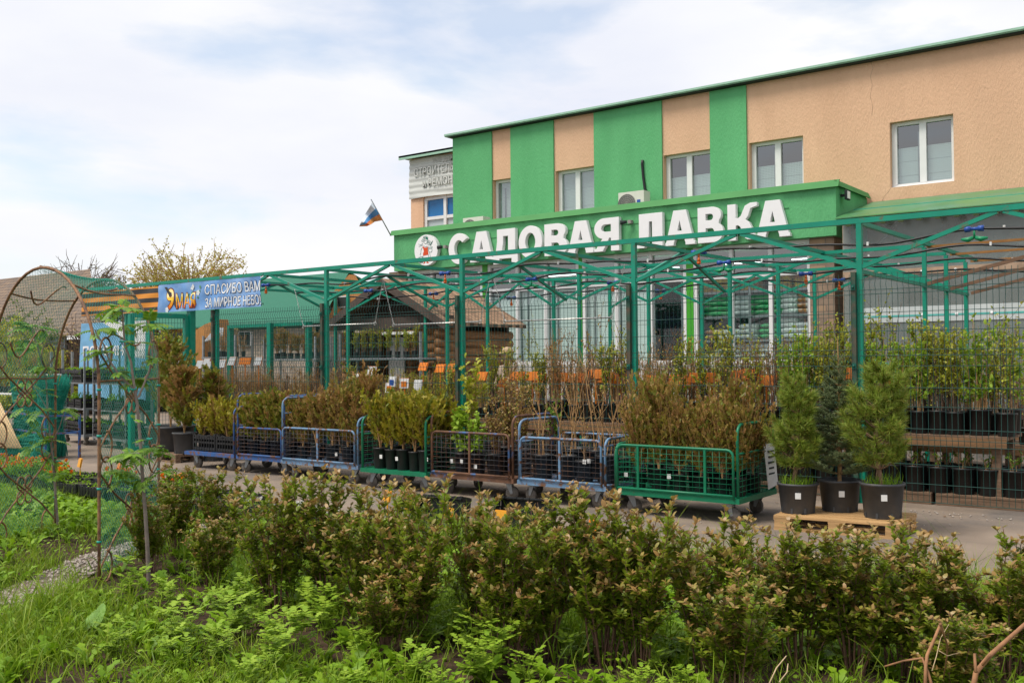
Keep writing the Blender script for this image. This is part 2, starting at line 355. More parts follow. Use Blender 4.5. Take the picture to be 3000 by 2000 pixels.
GLYPH = {
 'А': ([[(0,0),(.28,0),(.28,.05),(.335,.2),(.655,.2),(.71,.05),(.71,0),(1.02,0),(1.02,.07),(.98,.09),(.72,1),(.29,1),(.03,.09),(0,.07)], [(.41,.4),(.585,.4),(.5,.74)]]),
 'С': ([arc(.5,.5,.5,.52,40,325,30)+arc(.5,.5,.235,.30,318,46,24)]),
 'О': ([arc(.5,.5,.5,.52,0,354,40), arc(.5,.5,.225,.30,0,351,30)]),
 'Д': ([[(0,-.13),(.24,-.13),(.24,.04),(.76,.04),(.76,-.13),(1,-.13),(1,.2),(.9,.2),(.9,1),(.16,1),(.16,.6),(.1,.2),(0,.2)], [(.34,.22),(.62,.22),(.62,.78),(.4,.78),(.4,.55)]]),
 'В': ([[(0,0),(.6,0)]+arc(.62,.28,.38,.28,-90,58,10)+arc(.56,.765,.36,.235,-38,90,10)+[(0,1)], [(.3,.17)]+arc(.52,.29,.14,.12,-90,90,8)+[(.3,.41)], [(.3,.62)]+arc(.5,.72,.12,.1,-90,90,8)+[(.3,.82)]]),
 'Я': ([[(1,1)]+arc(.42,.69,.38,.31,90,262,14)+[(.22,.22),(.12,.08),(0,.07),(0,0),(.36,0),(.5,.2),(.62,.4),(.7,.4),(.7,0),(1,0)], [(.7,.58)]+arc(.46,.7,.16,.12,270,90,8)+[(.7,.82)]]),
 'Л': ([[(.16,1),(1,1),(1,0),(.64,0),(.64,.77),(.52,.77),(.50,.3),(.45,.1),(.33,0),(0,0),(0,.07),(.13,.13),(.16,.28)]]),
 'К': ([[(0,0),(.27,0),(.27,.4),(.36,.42),(.44,.36),(.60,.04),(.68,0),(1,0),(1,.07),(.92,.1),(.74,.46),(.6,.55),(.7,.66),(.78,.86),(1,.91),(1,1.0),(.78,1),(.6,.93),(.46,.66),(.36,.6),(.27,.6),(.27,1),(0,1)]]),
}
def glyph(mb, ch, x0, z0, w, h, yback, depth):
    """solid letter standing off a wall that faces -Y"""
    cu = bpy.data.curves.new('letter', 'CURVE'); cu.dimensions = '2D'; cu.fill_mode = 'BOTH'; cu.extrude = depth/2; cu.bevel_depth = .006
    for loop in GLYPH[ch]:
        sp = cu.splines.new('POLY'); sp.points.add(len(loop)-1); sp.use_cyclic_u = True
        for i, (a, b) in enumerate(loop): sp.points[i].co = (a*w, b*h, 0, 1)
    ob = bpy.data.objects.new('letter', cu); COL.objects.link(ob); bpy.context.view_layer.update()
    me = bpy.data.meshes.new_from_object(ob.evaluated_get(bpy.context.evaluated_depsgraph_get()))
    mb.add([(x0+v.co.x, yback-depth/2-v.co.z, z0+v.co.y) for v in me.vertices], [tuple(p.vertices) for p in me.polygons])
    bpy.data.objects.remove(ob); bpy.data.curves.remove(cu); bpy.data.meshes.remove(me)
# ------------------------------------------------------------------ ground
def sheet(name, pts, z, m, kind='structure'):
    mb = MB(); mb.add([(x, y, z) for x, y in pts], [tuple(range(len(pts)))])
    return tag(mb.build(name, m), kind=kind)
sheet('ground', [(-700,-500),(500,-500),(500,900),(-700,900)], 0, asphalt)
VEDGE = [(-40,7.0),(-15,7.25),(-12.4,7.15),(-10.3,7.1),(-7.7,7.3),(-5.5,7.42),(-3.9,7.6),(-2.8,7.73),(-1.8,7.84),(-1.3,7.95),(4,8.6)]
def vedge(x):
    for (a, b), (c, d) in zip(VEDGE, VEDGE[1:]):
        if a <= x <= c: return b+(d-b)*(x-a)/(c-a)
    return 7.5
def gz(x, y):      # gently uneven verge
    return .014+.03*abs(math.sin(x*1.7+y))*math.sin(y*1.3-x*.6)**2*min(1, max(0, (vedge(x)-y)*1.2))
vb = MB()
def vf(u, v):
    x = -40+44*u; y = -4+(vedge(x)+.05*math.sin(x*9)+.04*math.sin(x*23)+4)*v; return (x, y, .008 if v > .97 else gz(x, y))
vb.grid(vf, 220, 60)
tag(vb.build('verge_ground', soil), kind='structure')
PATH = [(-5.2,1.6),(-6.94,3.39),(-7.6,4.24),(-8.01,4.78),(-8.36,5.51),(-8.5,6.1),(-8.55,6.7)]
pb = MB(); vs = []
pw = [.26,.25,.22,.18,.16,.17,.12]
for i, (x, y) in enumerate(PATH):
    for s in (-1, 1): vs.append((x+s*pw[i]*.8, y+s*pw[i]*.6, gz(x, y)+.012))
pb.add(vs, [(2*i, 2*i+1, 2*i+3, 2*i+2) for i in range(len(PATH)-1)])
tag(pb.build('gravel_path', gravel), kind='structure')
pv = MB(); pv.box((-9, 22.6, .125), (24, 9.8, .25)); tag(pv.build('shop_pavement', concrete), kind='structure')
# loose pebbles on the path and along the fence foot
pm = TB(); rs = np.random.RandomState(3)
def pebbles(P, r):
    for p, q in zip(P, r):
        o = np.array([(1,0,0),(-1,0,0),(0,1,0),(0,-1,0),(0,0,.7),(0,0,-.4)])*(rs.rand(6,1)*.5+.7)*q+p
        pm.add(o, [(0,2,4),(2,1,4),(1,3,4),(3,0,4),(2,0,5),(1,2,5),(3,1,5),(0,3,5)])
for i in range(len(PATH)-1):
    a, b = np.array(PATH[i]), np.array(PATH[i+1])
    t = rs.rand(260); w = rs.uniform(-1, 1, 260)*.9
    P = a+(b-a)*t[:, None]+np.stack([w*pw[i]*.8, w*pw[i]*.6], 1)
    pebbles([(x, y, gz(x, y)+.018) for x, y in P], rs.uniform(.008, .024, 260))
P = [(rs.uniform(-3.3, 0), 11.35+rs.normal()*.12, .006) for _ in range(120)]+[(rs.uniform(-6, 0), rs.uniform(8.2, 11.2), .005) for _ in range(40)]
pebbles(P, rs.uniform(.006, .02, 160))
for m_ in [pm.mesh('pebbles', mat('pebble_stone', (.36,.31,.27), .9, .4, 60))]:
    o = bpy.data.objects.new('pebbles', m_); COL.objects.link(o); tag(o, kind='stuff')

# ------------------------------------------------------------------ shop
SF, SU = 1.4, 1.2069
def sf(x, z, y=14.54): return Vector((x*SF, y*SF, EYE+(z-EYE)*SF))
def su(x, z, y=18.63): return Vector((x*SU, y*SU, EYE+(z-EYE)*SU))
shop = thing('garden_shop', 'two storey shop with green and peach stucco stripes and a green front canopy', 'shop building', (-12, 22, 0))
YW = 18.63*SU; ZT = EYE+5.46*SU; ZW0, ZW1 = EYE+3.09*SU, EYE+4.28*SU
XL, XR = -15.61*SU, 3.0
wins = [(-14.44,-13.88),(-12.63,-11.58),(-9.88,-8.80),(-7.97,-6.87),(-5.25,-4.16)]
w = MB()
xs = [XL]+[v*SU for p in wins for v in p]+[XR]
def wall_box(mb, x0, x1, z0, z1, y0, y1): mb.box(((x0+x1)/2, (y0+y1)/2, (z0+z1)/2), (x1-x0, y1-y0, z1-z0))
for i in range(0, len(xs), 2): wall_box(w, xs[i], xs[i+1], .25, ZT, YW, YW+.35)
for a, b in wins:
    wall_box(w, a*SU, b*SU, ZW1, ZT, YW, YW+.35); wall_box(w, a*SU, b*SU, .25, ZW0, YW, YW+.35)
wall_box(w, XL, XL+.35, .25, ZT, YW+.35, YW+9)
w.build('upper_wall', stucco_p, shop)
d = MB(); d.quad((XL+.36, YW+1.3, .3), (XR, YW+1.3, .3), (XR, YW+1.3, ZT-.1), (XL+.36, YW+1.3, ZT-.1)); d.build('room_back', dark, shop)
for a, b, lo in [(-15.61,-14.44,0),(-13.88,-12.66,0),(-11.58,-9.90,0),(-8.80,-8.01,0)]:
    g = MB(); wall_box(g, a*SU-(.04 if a < -15 else 0), b*SU, 4.4, ZT-.02, YW-.045, YW-.001); g.build('green_panel', stucco_g, shop)
rf = MB(); rf.box(((XL+XR)/2-.05, YW+4.05, ZT+.06), (XR-XL+.30, 8.6, .05))
rf.slab([(XL-.18, YW-.22, ZT+.09), (XR, YW-.22, ZT+.09), (XR, YW-.22, ZT+.015), (XL-.18, YW-.22, ZT+.015)], (0, .03, 0))
rf.slab([(XL-.21, YW-.22, ZT+.09), (XL-.21, YW+8, ZT+.09), (XL-.21, YW+8, ZT+.015), (XL-.21, YW-.22, ZT+.015)], (.03, 0, 0))
rf.build('roof_edge', flash, shop)
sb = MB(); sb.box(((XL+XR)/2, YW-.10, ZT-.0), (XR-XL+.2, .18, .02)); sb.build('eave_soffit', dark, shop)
def window(x0, x1, z0, z1, y, parent, sash=2, blind=.62):
    f = MB(); t = .07; yc = y+.04
    for x in (x0+t/2, x1-t/2): f.box((x, yc, (z0+z1)/2), (t, .08, z1-z0))
    for z in (z0+t/2, z1-t/2): f.box(((x0+x1)/2, yc, z), (x1-x0-2*t, .08, t))
    if sash == 2:
        xm = (x0+x1)/2; f.box((xm+.02, yc-.004, (z0+z1)/2), (.10, .085, z1-z0-2*t))
        for x in (x0+t+.02, xm-.05): f.box((x, yc-.012, (z0+z1)/2), (.04, .07, z1-z0-2*t))
    W = f.build('window', white_pvc, parent)
    p = MB(); p.quad((x0+t, y+.055, z0+t), (x1-t, y+.055, z0+t), (x1-t, y+.055, z1-t), (x0+t, y+.055, z1-t)); p.build('pane', glassd, W)
    s = MB(); s.slab([(x0-.03, y-.13, z0-.02), (x1+.03, y-.13, z0-.02), (x1+.03, y+.02, z0+.012), (x0-.03, y+.02, z0+.012)], (0, 0, .018)); s.build('sill', white_pvc, W)
    if blind:
        b = MB(); zb = z0+(z1-z0)*blind; yb = y+.12
        for k in range(3):
            a0, a1 = z0-.05+(zb-z0+.05)*k/3, z0-.05+(zb-z0+.05)*(k+1)/3-.006
            b.box(((x0+x1)/2, yb, (a0+a1)/2), (x1-x0+.1, .02, a1-a0))
        b.build('pegboard', pegb, W)
        b = MB(); b.box((x0+(x1-x0)*.42, yb-.03, (z0+z1)/2-.1), (.035, .02, z1-z0-.25)); b.build('upright', galv, W)
    return W
pegb = bpy.data.materials.new('pegboard'); pegb.use_nodes = True
_n = pegb.node_tree; _b = _n.nodes['Principled BSDF']; _b.inputs['Roughness'].default_value = .6
_t = N('ShaderNodeTexCoord', _n); _s = N('ShaderNodeVectorMath', _n, operation='SCALE'); _s.inputs['Scale'].default_value = 26; L(_n, _t.outputs['Object'], _s.inputs[0])
_f = N('ShaderNodeVectorMath', _n, operation='FRACTION'); L(_n, _s.outputs[0], _f.inputs[0])
_x = N('ShaderNodeSeparateXYZ', _n); L(_n, _f.outputs[0], _x.inputs[0])
def _cen(o):
    a = N('ShaderNodeMath', _n, operation='SUBTRACT'); L(_n, o, a.inputs[0]); a.inputs[1].default_value = .5
    c = N('ShaderNodeMath', _n, operation='ABSOLUTE'); L(_n, a.outputs[0], c.inputs[0]); return c.outputs[0]
_m = N('ShaderNodeMath', _n, operation='MAXIMUM'); L(_n, _cen(_x.outputs[0]), _m.inputs[0]); L(_n, _cen(_x.outputs[2]), _m.inputs[1])
_l = N('ShaderNodeMath', _n, operation='LESS_THAN'); _l.inputs[1].default_value = .2; L(_n, _m.outputs[0], _l.inputs[0])
_c = N('ShaderNodeMixRGB', _n); L(_n, _l.outputs[0], _c.inputs[0]); _c.inputs[1].default_value = (.80,.86,.84,1); _c.inputs[2].default_value = (.36,.42,.41,1); L(_n, _c.outputs[0], _b.inputs['Base Color'])
for i, (a, b) in enumerate(wins): window(a*SU+.005, b*SU-.005, ZW0+.005, ZW1-.005, YW+.14, shop, 1 if i == 0 else 2, [1.0, 1.0, .62, .62, .62][i])
# rear wing, set back on the left
YG = 19.6*SU; wl = at(1203, 460, YG).x; wr = XL+.1
wz = at(1203, 600, YG).z
g = MB(); z0w, z1w = at(1300, 570, YG).z, ZT-.1; zs = 5.2
xw0, xw1 = at(1240, 620, YG).x, at(1240, 620, YG).x+1.7
wall_box(g, wl, xw0, .25, z1w, YG, YG+.3); wall_box(g, xw0, wr, z0w, z1w, YG, YG+.3); wall_box(g, xw0, wr, .25, zs, YG, YG+.3); wall_box(g, wl, wl+.3, .25, z1w, YG+.3, YG+8)
wing = g.build('rear_wing', stucco_p, shop)
r2_ = MB(); r2_.box(((wl+wr)/2-.1, YG+3.9, ZT-.04), (wr-wl+.3, 8.4, .06)); r2_.slab([(wl-.25, YG-.3, ZT-.01), (wr, YG-.3, ZT-.01), (wr, YG-.3, ZT-.14), (wl-.25, YG-.3, ZT-.14)], (0, .03, 0)); r2_.build('wing_roof_edge', flash, wing)
ww = MB(); yy = YG+.1
for x in (xw0+.05, xw0+.86, xw1+.06): ww.box((x, yy, (zs+z0w)/2), (.11, .09, z0w-zs))
zm = zs+(z0w-zs)*.60
for z in (zs+.05, zm, z0w-.05): ww.box(((xw0+xw1)/2+.05, yy+.003, z), (xw1-xw0, .08, .10))
W = ww.build('window', white_pvc, wing)
p = MB(); p.quad((xw0, yy+.02, zm), (xw1, yy+.02, zm), (xw1, yy+.02, z0w), (xw0, yy+.02, z0w)); p.build('blue_pane', mat('blue_film', (.015,.14,.36), .25, .1, 3), W, )
p = MB(); p.quad((xw0, yy+.02, zs), (xw1, yy+.02, zs), (xw1, yy+.02, zm), (xw0, yy+.02, zm)); p.build('pane', mat('frosted_pane', (.45,.52,.53), .15, .05, 2), W)
# old white advertising sheet on the wing
ob_ = thing('advertising_sheet', 'faded white vinyl sheet with outlined lettering under the eave of the rear wing', 'banner', (wl, YG-.03, 6.5))
s = MB(); sx0, sx1 = wl-.02, wr
zb0, zb1 = z0w-.02, ZT-.15
s.grid(lambda u, v: (sx0+(sx1-sx0)*u, YG-.05-.015*math.sin(u*9+v*5)-.012*math.sin(v*40+u*3), zb0+(zb1-zb0)*v+.02*math.sin(u*5)), 40, 30)
s.build('sheet', mat('faded_vinyl', (.56,.58,.55), .5, .10, 3, stretch=(.6,1,5)), ob_)
outl = mat('grey_outline', (.30,.33,.30), .7, .1); inner = mat('faded_white', (.64,.65,.62), .6, .04)
H_ = zb1-zb0
def sheet_line(txt, px0, py0, px1, h):
    a = at(px0, py0, YG-.07); wd = at(px1, py0, YG-.07).x-a.x
    t = MB(); put_text(t, txt, (a.x, YG-.082, a.z), wd, h, .035); t.build('lettering', outl, ob_)
    t = MB(); put_text(t, txt, (a.x+.012, YG-.087, a.z+.012), wd-.024, h-.024, .008); t.build('lettering', inner, ob_)
cx_ = lambda a, b: (1200+a/7.127, 460+b/7.127)
sheet_line('ВСЕ ДЛЯ', *cx_(480,150), cx_(905,0)[0], .17)
sheet_line('СТРОИТЕЛЬС', *cx_(90,430), cx_(1050,0)[0], .30)
sheet_line('и', *cx_(272,640), cx_(345,0)[0], .20); sheet_line('РЕМОНТ', *cx_(385,628), cx_(1010,0)[0], .28)
# front canopy
YF = 14.54*SF; fx0, fx1 = -13.79*SF, -4.88*SF; fz0, fz1 = EYE+1.80*SF, EYE+2.53*SF
cn = MB(); cn.box(((fx0+fx1)/2, (YF+YW)/2-.03, (fz0+fz1)/2), (fx1-fx0, YW-YF-.06, fz1-fz0)); canopy = cn.build('front_canopy', stucco_g, shop)
cp = MB()
z0c, z1c = fz1-.03, fz1+.12
cp.slab([(fx0-.08, YF-.09, z0c), (fx1+.08, YF-.09, z0c), (fx1+.08, YF-.02, z1c), (fx0-.08, YF-.02, z1c)], (0, .05, .01))
cp.slab([(fx1+.09, YF-.04, z0c+.01), (fx1+.09, YW-.05, z0c+.01), (fx1+.03, YW-.05, z1c-.01), (fx1+.03, YF-.04, z1c-.01)], (-.05, 0, .012))
cp.box(((fx0+fx1)/2, (YF+YW)/2, fz1+.05), (fx1-fx0-.05, YW-YF-.1, .08))
cp.build('coping', cladding, canopy)
gv = MB(); gv.box(((fx0+fx1)/2+.5, YF-.006, sf(0,3.97).z), (fx1-fx0-3, .012, .012)); gv.build('groove_trim', mat('groove_green', (.05,.24,.09), .8), canopy)
# glazing
YGZ = 14.75*SF; gz0, gz1, gzt = EYE-.09*SF, EYE+1.80*SF, EYE+1.30*SF
bays = [(1199,1268,1341,1418),(1433,1518,1601,1700),(1709,1809,1909,2015),(2035,2145,2260,2380)]
pxx = lambda p: at(p, 900, YGZ).x
for bi, bay in enumerate(bays):
    X = [pxx(p) for p in bay]; f = MB(); t = .085
    for i, x in enumerate(X): f.box((x+(t/2 if i == 0 else (-t/2 if i == 3 else 0)), YGZ, (gz0+gz1)/2), (t, .10, gz1-gz0))
    for z in (gz0+.05, gz1-.05, gzt): f.box(((X[0]+X[3])/2, YGZ+.004, z), (X[3]-X[0], .085, .085))
    fr = f.build('shop_window', white_pvc, shop)
    for i in range(3):
        p = MB(); p.quad((X[i], YGZ+.02, gz0), (X[i+1], YGZ+.02, gz0), (X[i+1], YGZ+.02, gzt), (X[i], YGZ+.02, gzt)); p.build('pane', glass, fr)
        p = MB(); p.quad((X[i], YGZ+.02, gzt), (X[i+1], YGZ+.02, gzt), (X[i+1], YGZ+.02, gz1), (X[i], YGZ+.02, gz1)); p.build('top_pane', glassd, fr)
    if bi < 3:
        for i in range(3):
            if bi == 2 and i == 2: continue
            b = MB()
            for k in range(4):
                a0, a1 = gz0+(gzt-.05-gz0)*k/4, gz0+(gzt-.05-gz0)*(k+1)/4-.008
                b.box(((X[i]+X[i+1])/2+.05, YGZ+.10, (a0+a1)/2), (X[i+1]-X[i]-.03, .02, a1-a0))
            b.build('pegboard', pegb, fr)
            u = MB(); u.box((X[i]+.3*(X[i+1]-X[i]), YGZ+.075, (gz0+gzt)/2), (.04, .02, gzt-gz0)); u.build('upright', galv, fr)
gpil = mat('bright_green_pilaster', (.05,.33,.02), .45, .05)
for a, b in ((1418,1433),(1700,1709.5),(2015,2035)):
    g = MB(); x0, x1 = pxx(a), pxx(b); g.box(((x0+x1)/2, YGZ-.02, (gz0+gz1)/2), (x1-x0, .09, gz1-gz0)); g.build('pilaster', gpil, shop)
stone = brickmat('sandstone_blocks', (.40,.27,.17), (.24,.19,.15), (.22,.17,.13), .34, .14, bump=.6, mort=.012)
for a, b in ((2380,2452),(1150,1199)):
    g = MB(); x0, x1 = pxx(a), pxx(b); g.box(((x0+x1)/2, YGZ+.12, (gz1+.25)/2), (x1-x0, .5, gz1-.25)); g.build('stone_pillar', stone, shop)
g = MB(); g.box(((pxx(1199)+pxx(2380))/2, YGZ+.05, (gz0+.25)/2), (pxx(2380)-pxx(1199), .3, gz0-.25)); g.build('plinth', mat('white_plinth', (.55,.54,.52), .8, .1), shop)
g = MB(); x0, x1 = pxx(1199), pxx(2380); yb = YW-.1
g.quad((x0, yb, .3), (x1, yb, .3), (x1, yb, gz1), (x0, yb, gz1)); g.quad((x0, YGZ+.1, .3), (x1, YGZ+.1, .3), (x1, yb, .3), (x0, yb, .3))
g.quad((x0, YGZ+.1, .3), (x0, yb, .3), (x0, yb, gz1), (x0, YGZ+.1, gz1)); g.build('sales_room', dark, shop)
for i in range(4):
    t = MB(); xx = pxx((1560,1850,2090,2290)[i]); t.box((xx+.35, YGZ+.9, gz1-.32), (.9, .05, .02)); t.build('ceiling_light', glow, shop)
# shelving behind the right hand windows
sx0, sx1 = pxx(1985), pxx(2385); shf = thing('sack_shelving', 'grey steel shelving behind the shop windows loaded with garden sacks', 'shelving', (sx0, YGZ+.8, .3))
levels = [1.62, 2.33, 2.74, 3.02]; levels = [EYE+(z-EYE)*SF for z in (1.50, 1.98, 2.36, 2.76)]
for z in levels:
    s = MB(); s.box(((sx0+sx1)/2, YGZ+.45, z), (sx1-sx0, .6, .05)); s.build('shelf', galv, shf)
for p_ in (1992, 2190, 2370):
    s = MB(); s.box((pxx(p_), YGZ+.13, 1.9), (.05, .04, 3.2)); s.build('upright', galv, shf)
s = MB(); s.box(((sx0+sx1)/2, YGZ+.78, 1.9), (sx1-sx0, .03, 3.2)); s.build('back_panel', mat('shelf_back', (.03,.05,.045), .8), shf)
def sack_me(sd):
    b = MB(); q = random.Random(sd); w_, d_, h_ = .52, .40, .13
    def f(u, v):
        a = u*2*math.pi; e = math.sin(v*math.pi)**.5
        return (w_/2*e*math.copysign(abs(math.cos(a))**.5, math.cos(a))+.01*q.uniform(-1, 1), d_/2*e*math.copysign(abs(math.sin(a))**.5, math.sin(a)), h_/2-h_/2*math.cos(v*math.pi)+.012*q.uniform(-1, 1)*e)
    b.grid(f, 16, 8); return b
sackm = [mat('sack_green', (.03,.30,.10), .35, .3, 9), mat('sack_white', (.72,.75,.73), .4, .25, 9, col2=(.05,.25,.12), s2=6, t2=.6), mat('sack_silver', (.58,.62,.62), .35, .25, 9), mat('sack_orange', (.40,.16,.04), .4, .3, 9, col2=(.5,.5,.45), s2=7, t2=.55)]
sname = ['green', 'white and green', 'silver grey', 'orange and white']
smesh = [[sack_me(k*7+i).mesh('sack', sackm[k]) for i in range(2)] for k in range(4)]
rows = [(0, [(2065,1,3),(2105,2,4),(2165,2,5),(2215,2,5),(2290,2,5),(2350,2,5)]), (1, [(2080,3,2),(2125,1,2),(2175,1,3),(2240,0,3),(2300,1,4),(2345,2,3)]), (2, [(2070,0,4),(2110,0,4),(2160,2,4),(2205,0,4),(2255,0,4),(2300,1,4),(2350,3,4)])]
for li, r_ in rows:
    for p_, k, n_ in r_:
        for j in range(n_):
            o = bpy.data.objects.new('sack', smesh[k][(j+p_) % 2]); COL.objects.link(o); o.location = (pxx(p_)+rnd.uniform(-.03, .03), YGZ+.42, levels[li]+.03+j*.115); o.rotation_euler = (0, 0, rnd.uniform(-.1, .1))
            tag(o, '%s plastic sack lying in a pile on the %s shelf behind glass' % (sname[k], ('lowest','middle','highest')[li]), 'sack', 'garden sacks piled on the shop shelves')
yb_ = mat('yellow_packets', (.62,.42,.03), .5, .4, 12, col2=(.30,.10,.03), s2=4, t2=.5)
g = MB()
for p_ in (2060, 2110, 2185, 2275, 2345): g.box((pxx(p_), YGZ+.4, levels[3]+.17), (.42, .3, .28))
tag(g.build('packet_row', yb_), 'row of yellow and brown packets on the top shelf behind the window', 'packets')
# sign -----------------------------------------------------------------
sg = thing('shop_sign', 'large raised white letters САДОВАЯ ЛАВКА on the green canopy', 'sign', (-12.3, YF, 4.4))
dz = EYE+1.92*SF-.115; hh = (4.085-3.62)*SF+.125
for ch, x0, x1 in [('С',-12.27,-11.77),('А',-11.74,-11.21),('Д',-11.19,-10.64),('О',-10.61,-10.10),('В',-10.04,-9.56),('А',-9.55,-9.02),('Я',-9.02,-8.52),('Л',-8.21,-7.70),('А',-7.64,-7.13),('В',-7.06,-6.63),('К',-6.55,-6.07),('А',-6.08,-5.56)]:
    b = MB(); glyph(b, ch, x0*SF*.9995, dz, (x1-x0)*SF, hh, YF-.03, .11); b.build('letter', letterw, sg)
# round emblem
ex, ez, er = -12.845*SF, EYE+2.15*SF, .30*SF
em = thing('round_sign', 'round white sign with a girl in a red dress carrying a potted flower', 'sign', (ex, YF, ez))
b = MB(); ye = YF-.14
pts = [(er*math.cos(2*math.pi*i/48), er*math.sin(2*math.pi*i/48)) for i in range(48)]
b.add([(ex+x, YF-.02, ez+z) for x, z in pts]+[(ex+x, ye, ez+z) for x, z in pts], [tuple(range(48, 96))]+[(i, (i+1) % 48, 48+(i+1) % 48, 48+i) for i in range(48)])
b.build('disc', letterw, em)
redm = mat('emblem_red', (.62,.07,.01), .5, .03); grnm = mat('emblem_green', (.0,.20,.12), .5, .03)
uv = lambda x, y: (ex+(x-725)/475*er, ez-(y-775+(x-725)*-.0)/615*er)
def flat(mb, pts, k=0): mb.add([(uv(x, y)[0], ye-.003-k*.002, uv(x, y)[1]) for x, y in pts], [tuple(range(len(pts)))])
b = MB()
flat(b, [(615,600),(650,660),(720,680),(790,660),(820,640),(830,665),(800,700),(810,800),(830,970),(605,998),(610,880),(640,820),(615,700),(575,660)])
flat(b, [(640,1180),(695,1180),(690,1290),(640,1320),(605,1320),(640,1270)]); flat(b, [(750,1180),(805,1180),(805,1270),(855,1280),(830,1305),(745,1300)])
b.build('dress', redm, em)
b = MB()
def stroke(pts, wd=9, closed=False):
    P = [Vector((uv(x, y)[0], ye-.005, uv(x, y)[1])) for x, y in pts]
    if closed: P.append(P[0])
    for p, q in zip(P, P[1:]): b.bar(p, q, wd/475*er, .003) if abs((q-p).normalized().z) < .95 else b.bar(p, q, wd/475*er, .003)
def ring(x, y, r, wd=9): stroke([(x+r*math.cos(R(a)), y+r*math.sin(R(a))) for a in range(0, 360, 36)], wd, True)
ring(710, 450, 70); [ring(x, y, r_) for x, y, r_ in ((585,390,36),(640,320,40),(690,290,34),(735,240,30),(655,255,30),(800,380,28),(785,280,30))]
flat(b, [(720,290),(760,265),(805,300),(815,350),(740,355)], 1); ring(860, 500, 80, 12); ring(860, 500, 30, 14)
stroke([(920,620),(1010,430),(940,520),(900,620)]); stroke([(800,680),(990,670),(970,720),(820,730),(800,680)]); stroke([(820,730),(835,840),(930,880),(975,830),(970,720)])
stroke([(570,660),(520,760),(515,880),(480,930),(500,980)]); stroke([(430,1040),(580,1010),(590,1100)]); stroke([(430,1040),(430,1110)]); stroke([(450,1250),(610,1240),(600,1265),(460,1280)], 9, True)
stroke([(605,998),(600,1160)]); stroke([(830,970),(850,1160)]); stroke([(870,880),(920,1100)]); stroke([(640,600),(700,640),(780,620)]); stroke([(420,500),(520,545),(600,500)]); stroke([(430,600),(540,580),(610,560)])
b.build('outline_drawing', grnm, em)
# fittings
def spot(px, py):
    p = at(px, py, YF-.12); t = thing('spotlight', 'small dark floodlight on the green canopy beside the %s' % ('round sign' if px < 1500 else 'letter Я'), 'floodlight', p)
    b = MB(); b.cyl(p+Vector((-.13, -.10, -.02)), p+Vector((-.02, 0, 0)), .05, .04, 16); b.build('lamp_head', dark, t)
    b = MB(); b.box(p+Vector((.05, .05, 0)), (.08, .12, .08)); b.build('bracket', concrete, t)
spot(1298, 723); spot(1838, 650)
p = at(2459, 574, YF+.3); t = thing('led_floodlight', 'square black floodlight on the side of the canopy', 'floodlight', p)
b = MB(); b.box((fx1+.14, p.y, p.z), (.05, .22, .20)); b.box((fx1+.06, p.y, p.z), (.12, .05, .05)); b.build('housing', dark, t)
b = MB(); b.box((fx1+.168, p.y, p.z), (.008, .17, .15)); b.build('lens', letterw, t)
def aircon(px0, px1, pyt, lab):
    y = 21.9; a = at(px0, pyt, y); x1 = at(px1, pyt, y).x; w_ = x1-a.x-.1; z1 = a.z; h_ = .62
    t = thing('air_conditioner', lab, 'air conditioner', (a.x+w_/2, y, z1-h_))
    b = MB(); b.box((a.x+w_/2, y+.15, z1-h_/2), (w_, .32, h_)); b.build('casing', mat('beige_casing', (.62,.60,.54), .5, .04), t)
    b = MB(); cx, cz = a.x+w_*.33, z1-h_*.5
    for r_ in (.06, .11, .16, .21, .25): b.tube([(cx+r_*math.cos(q*math.pi/12), y-.018, cz+r_*math.sin(q*math.pi/12)) for q in range(24)], .007, 4, True)
    for q in range(18): b.bar((cx, y-.018, cz), (cx+.25*math.cos(q*math.pi/9), y-.018, cz+.25*math.sin(q*math.pi/9)), .008, .006)
    b.build('fan_grille', concrete, t)
    b = MB(); b.lathe([(.26, 0), (.24, .004)], 28); 
    for i in range(len(b.v)): v = b.v[i]; b.v[i] = (cx+v[0], y-.012-v[2], cz+v[1])
    b.build('fan_opening', mat('grille_shadow', (.10,.10,.10), .6), t)
    b = MB(); b.box((a.x+w_*.80, y-.012, z1-h_*.42), (.10, .006, .07)); b.build('badge', bluep, t)
    b = MB()
    for s_ in (.2, .8): b.box((a.x+w_*s_, y+.15, (z1-h_+fz1+.09)/2), (.06, .3, z1-h_-fz1-.09) if z1-h_ > fz1+.1 else (.06, .3, .02))
    b.build('feet', dark, t)
aircon(1357, 1424, 640, 'beige air conditioner half hidden behind the canopy edge below the wing window')
aircon(1812, 1897, 566, 'beige air conditioner on the canopy with a black pipe rising behind it')
cc7 = lambda a, b: (1700+a*.5527, 100+b*.5527)
b = MB(); b.tube([at(*cc7(x, y), YW-.08) for x, y in ((330,668),(328,690),(334,760),(342,820),(356,870),(356,900))], .035, 8)
tag(b.build('refrigerant_pipe', hose), 'black insulated pipe running down the green wall to the air conditioner', 'pipe')
b = MB()
for pts in (((1540,150),(1552,180),(1538,225),(1548,270),(1536,330),(1550,380),(1546,430)), ((1648,812),(1630,840),(1612,858),(1598,890))):
    b.tube([at(*cc7(x, y), YW-.0005) for x, y in pts], .004, 4)
b.build('crack', mat('crack_shadow', (.42,.28,.19), .9), shop)
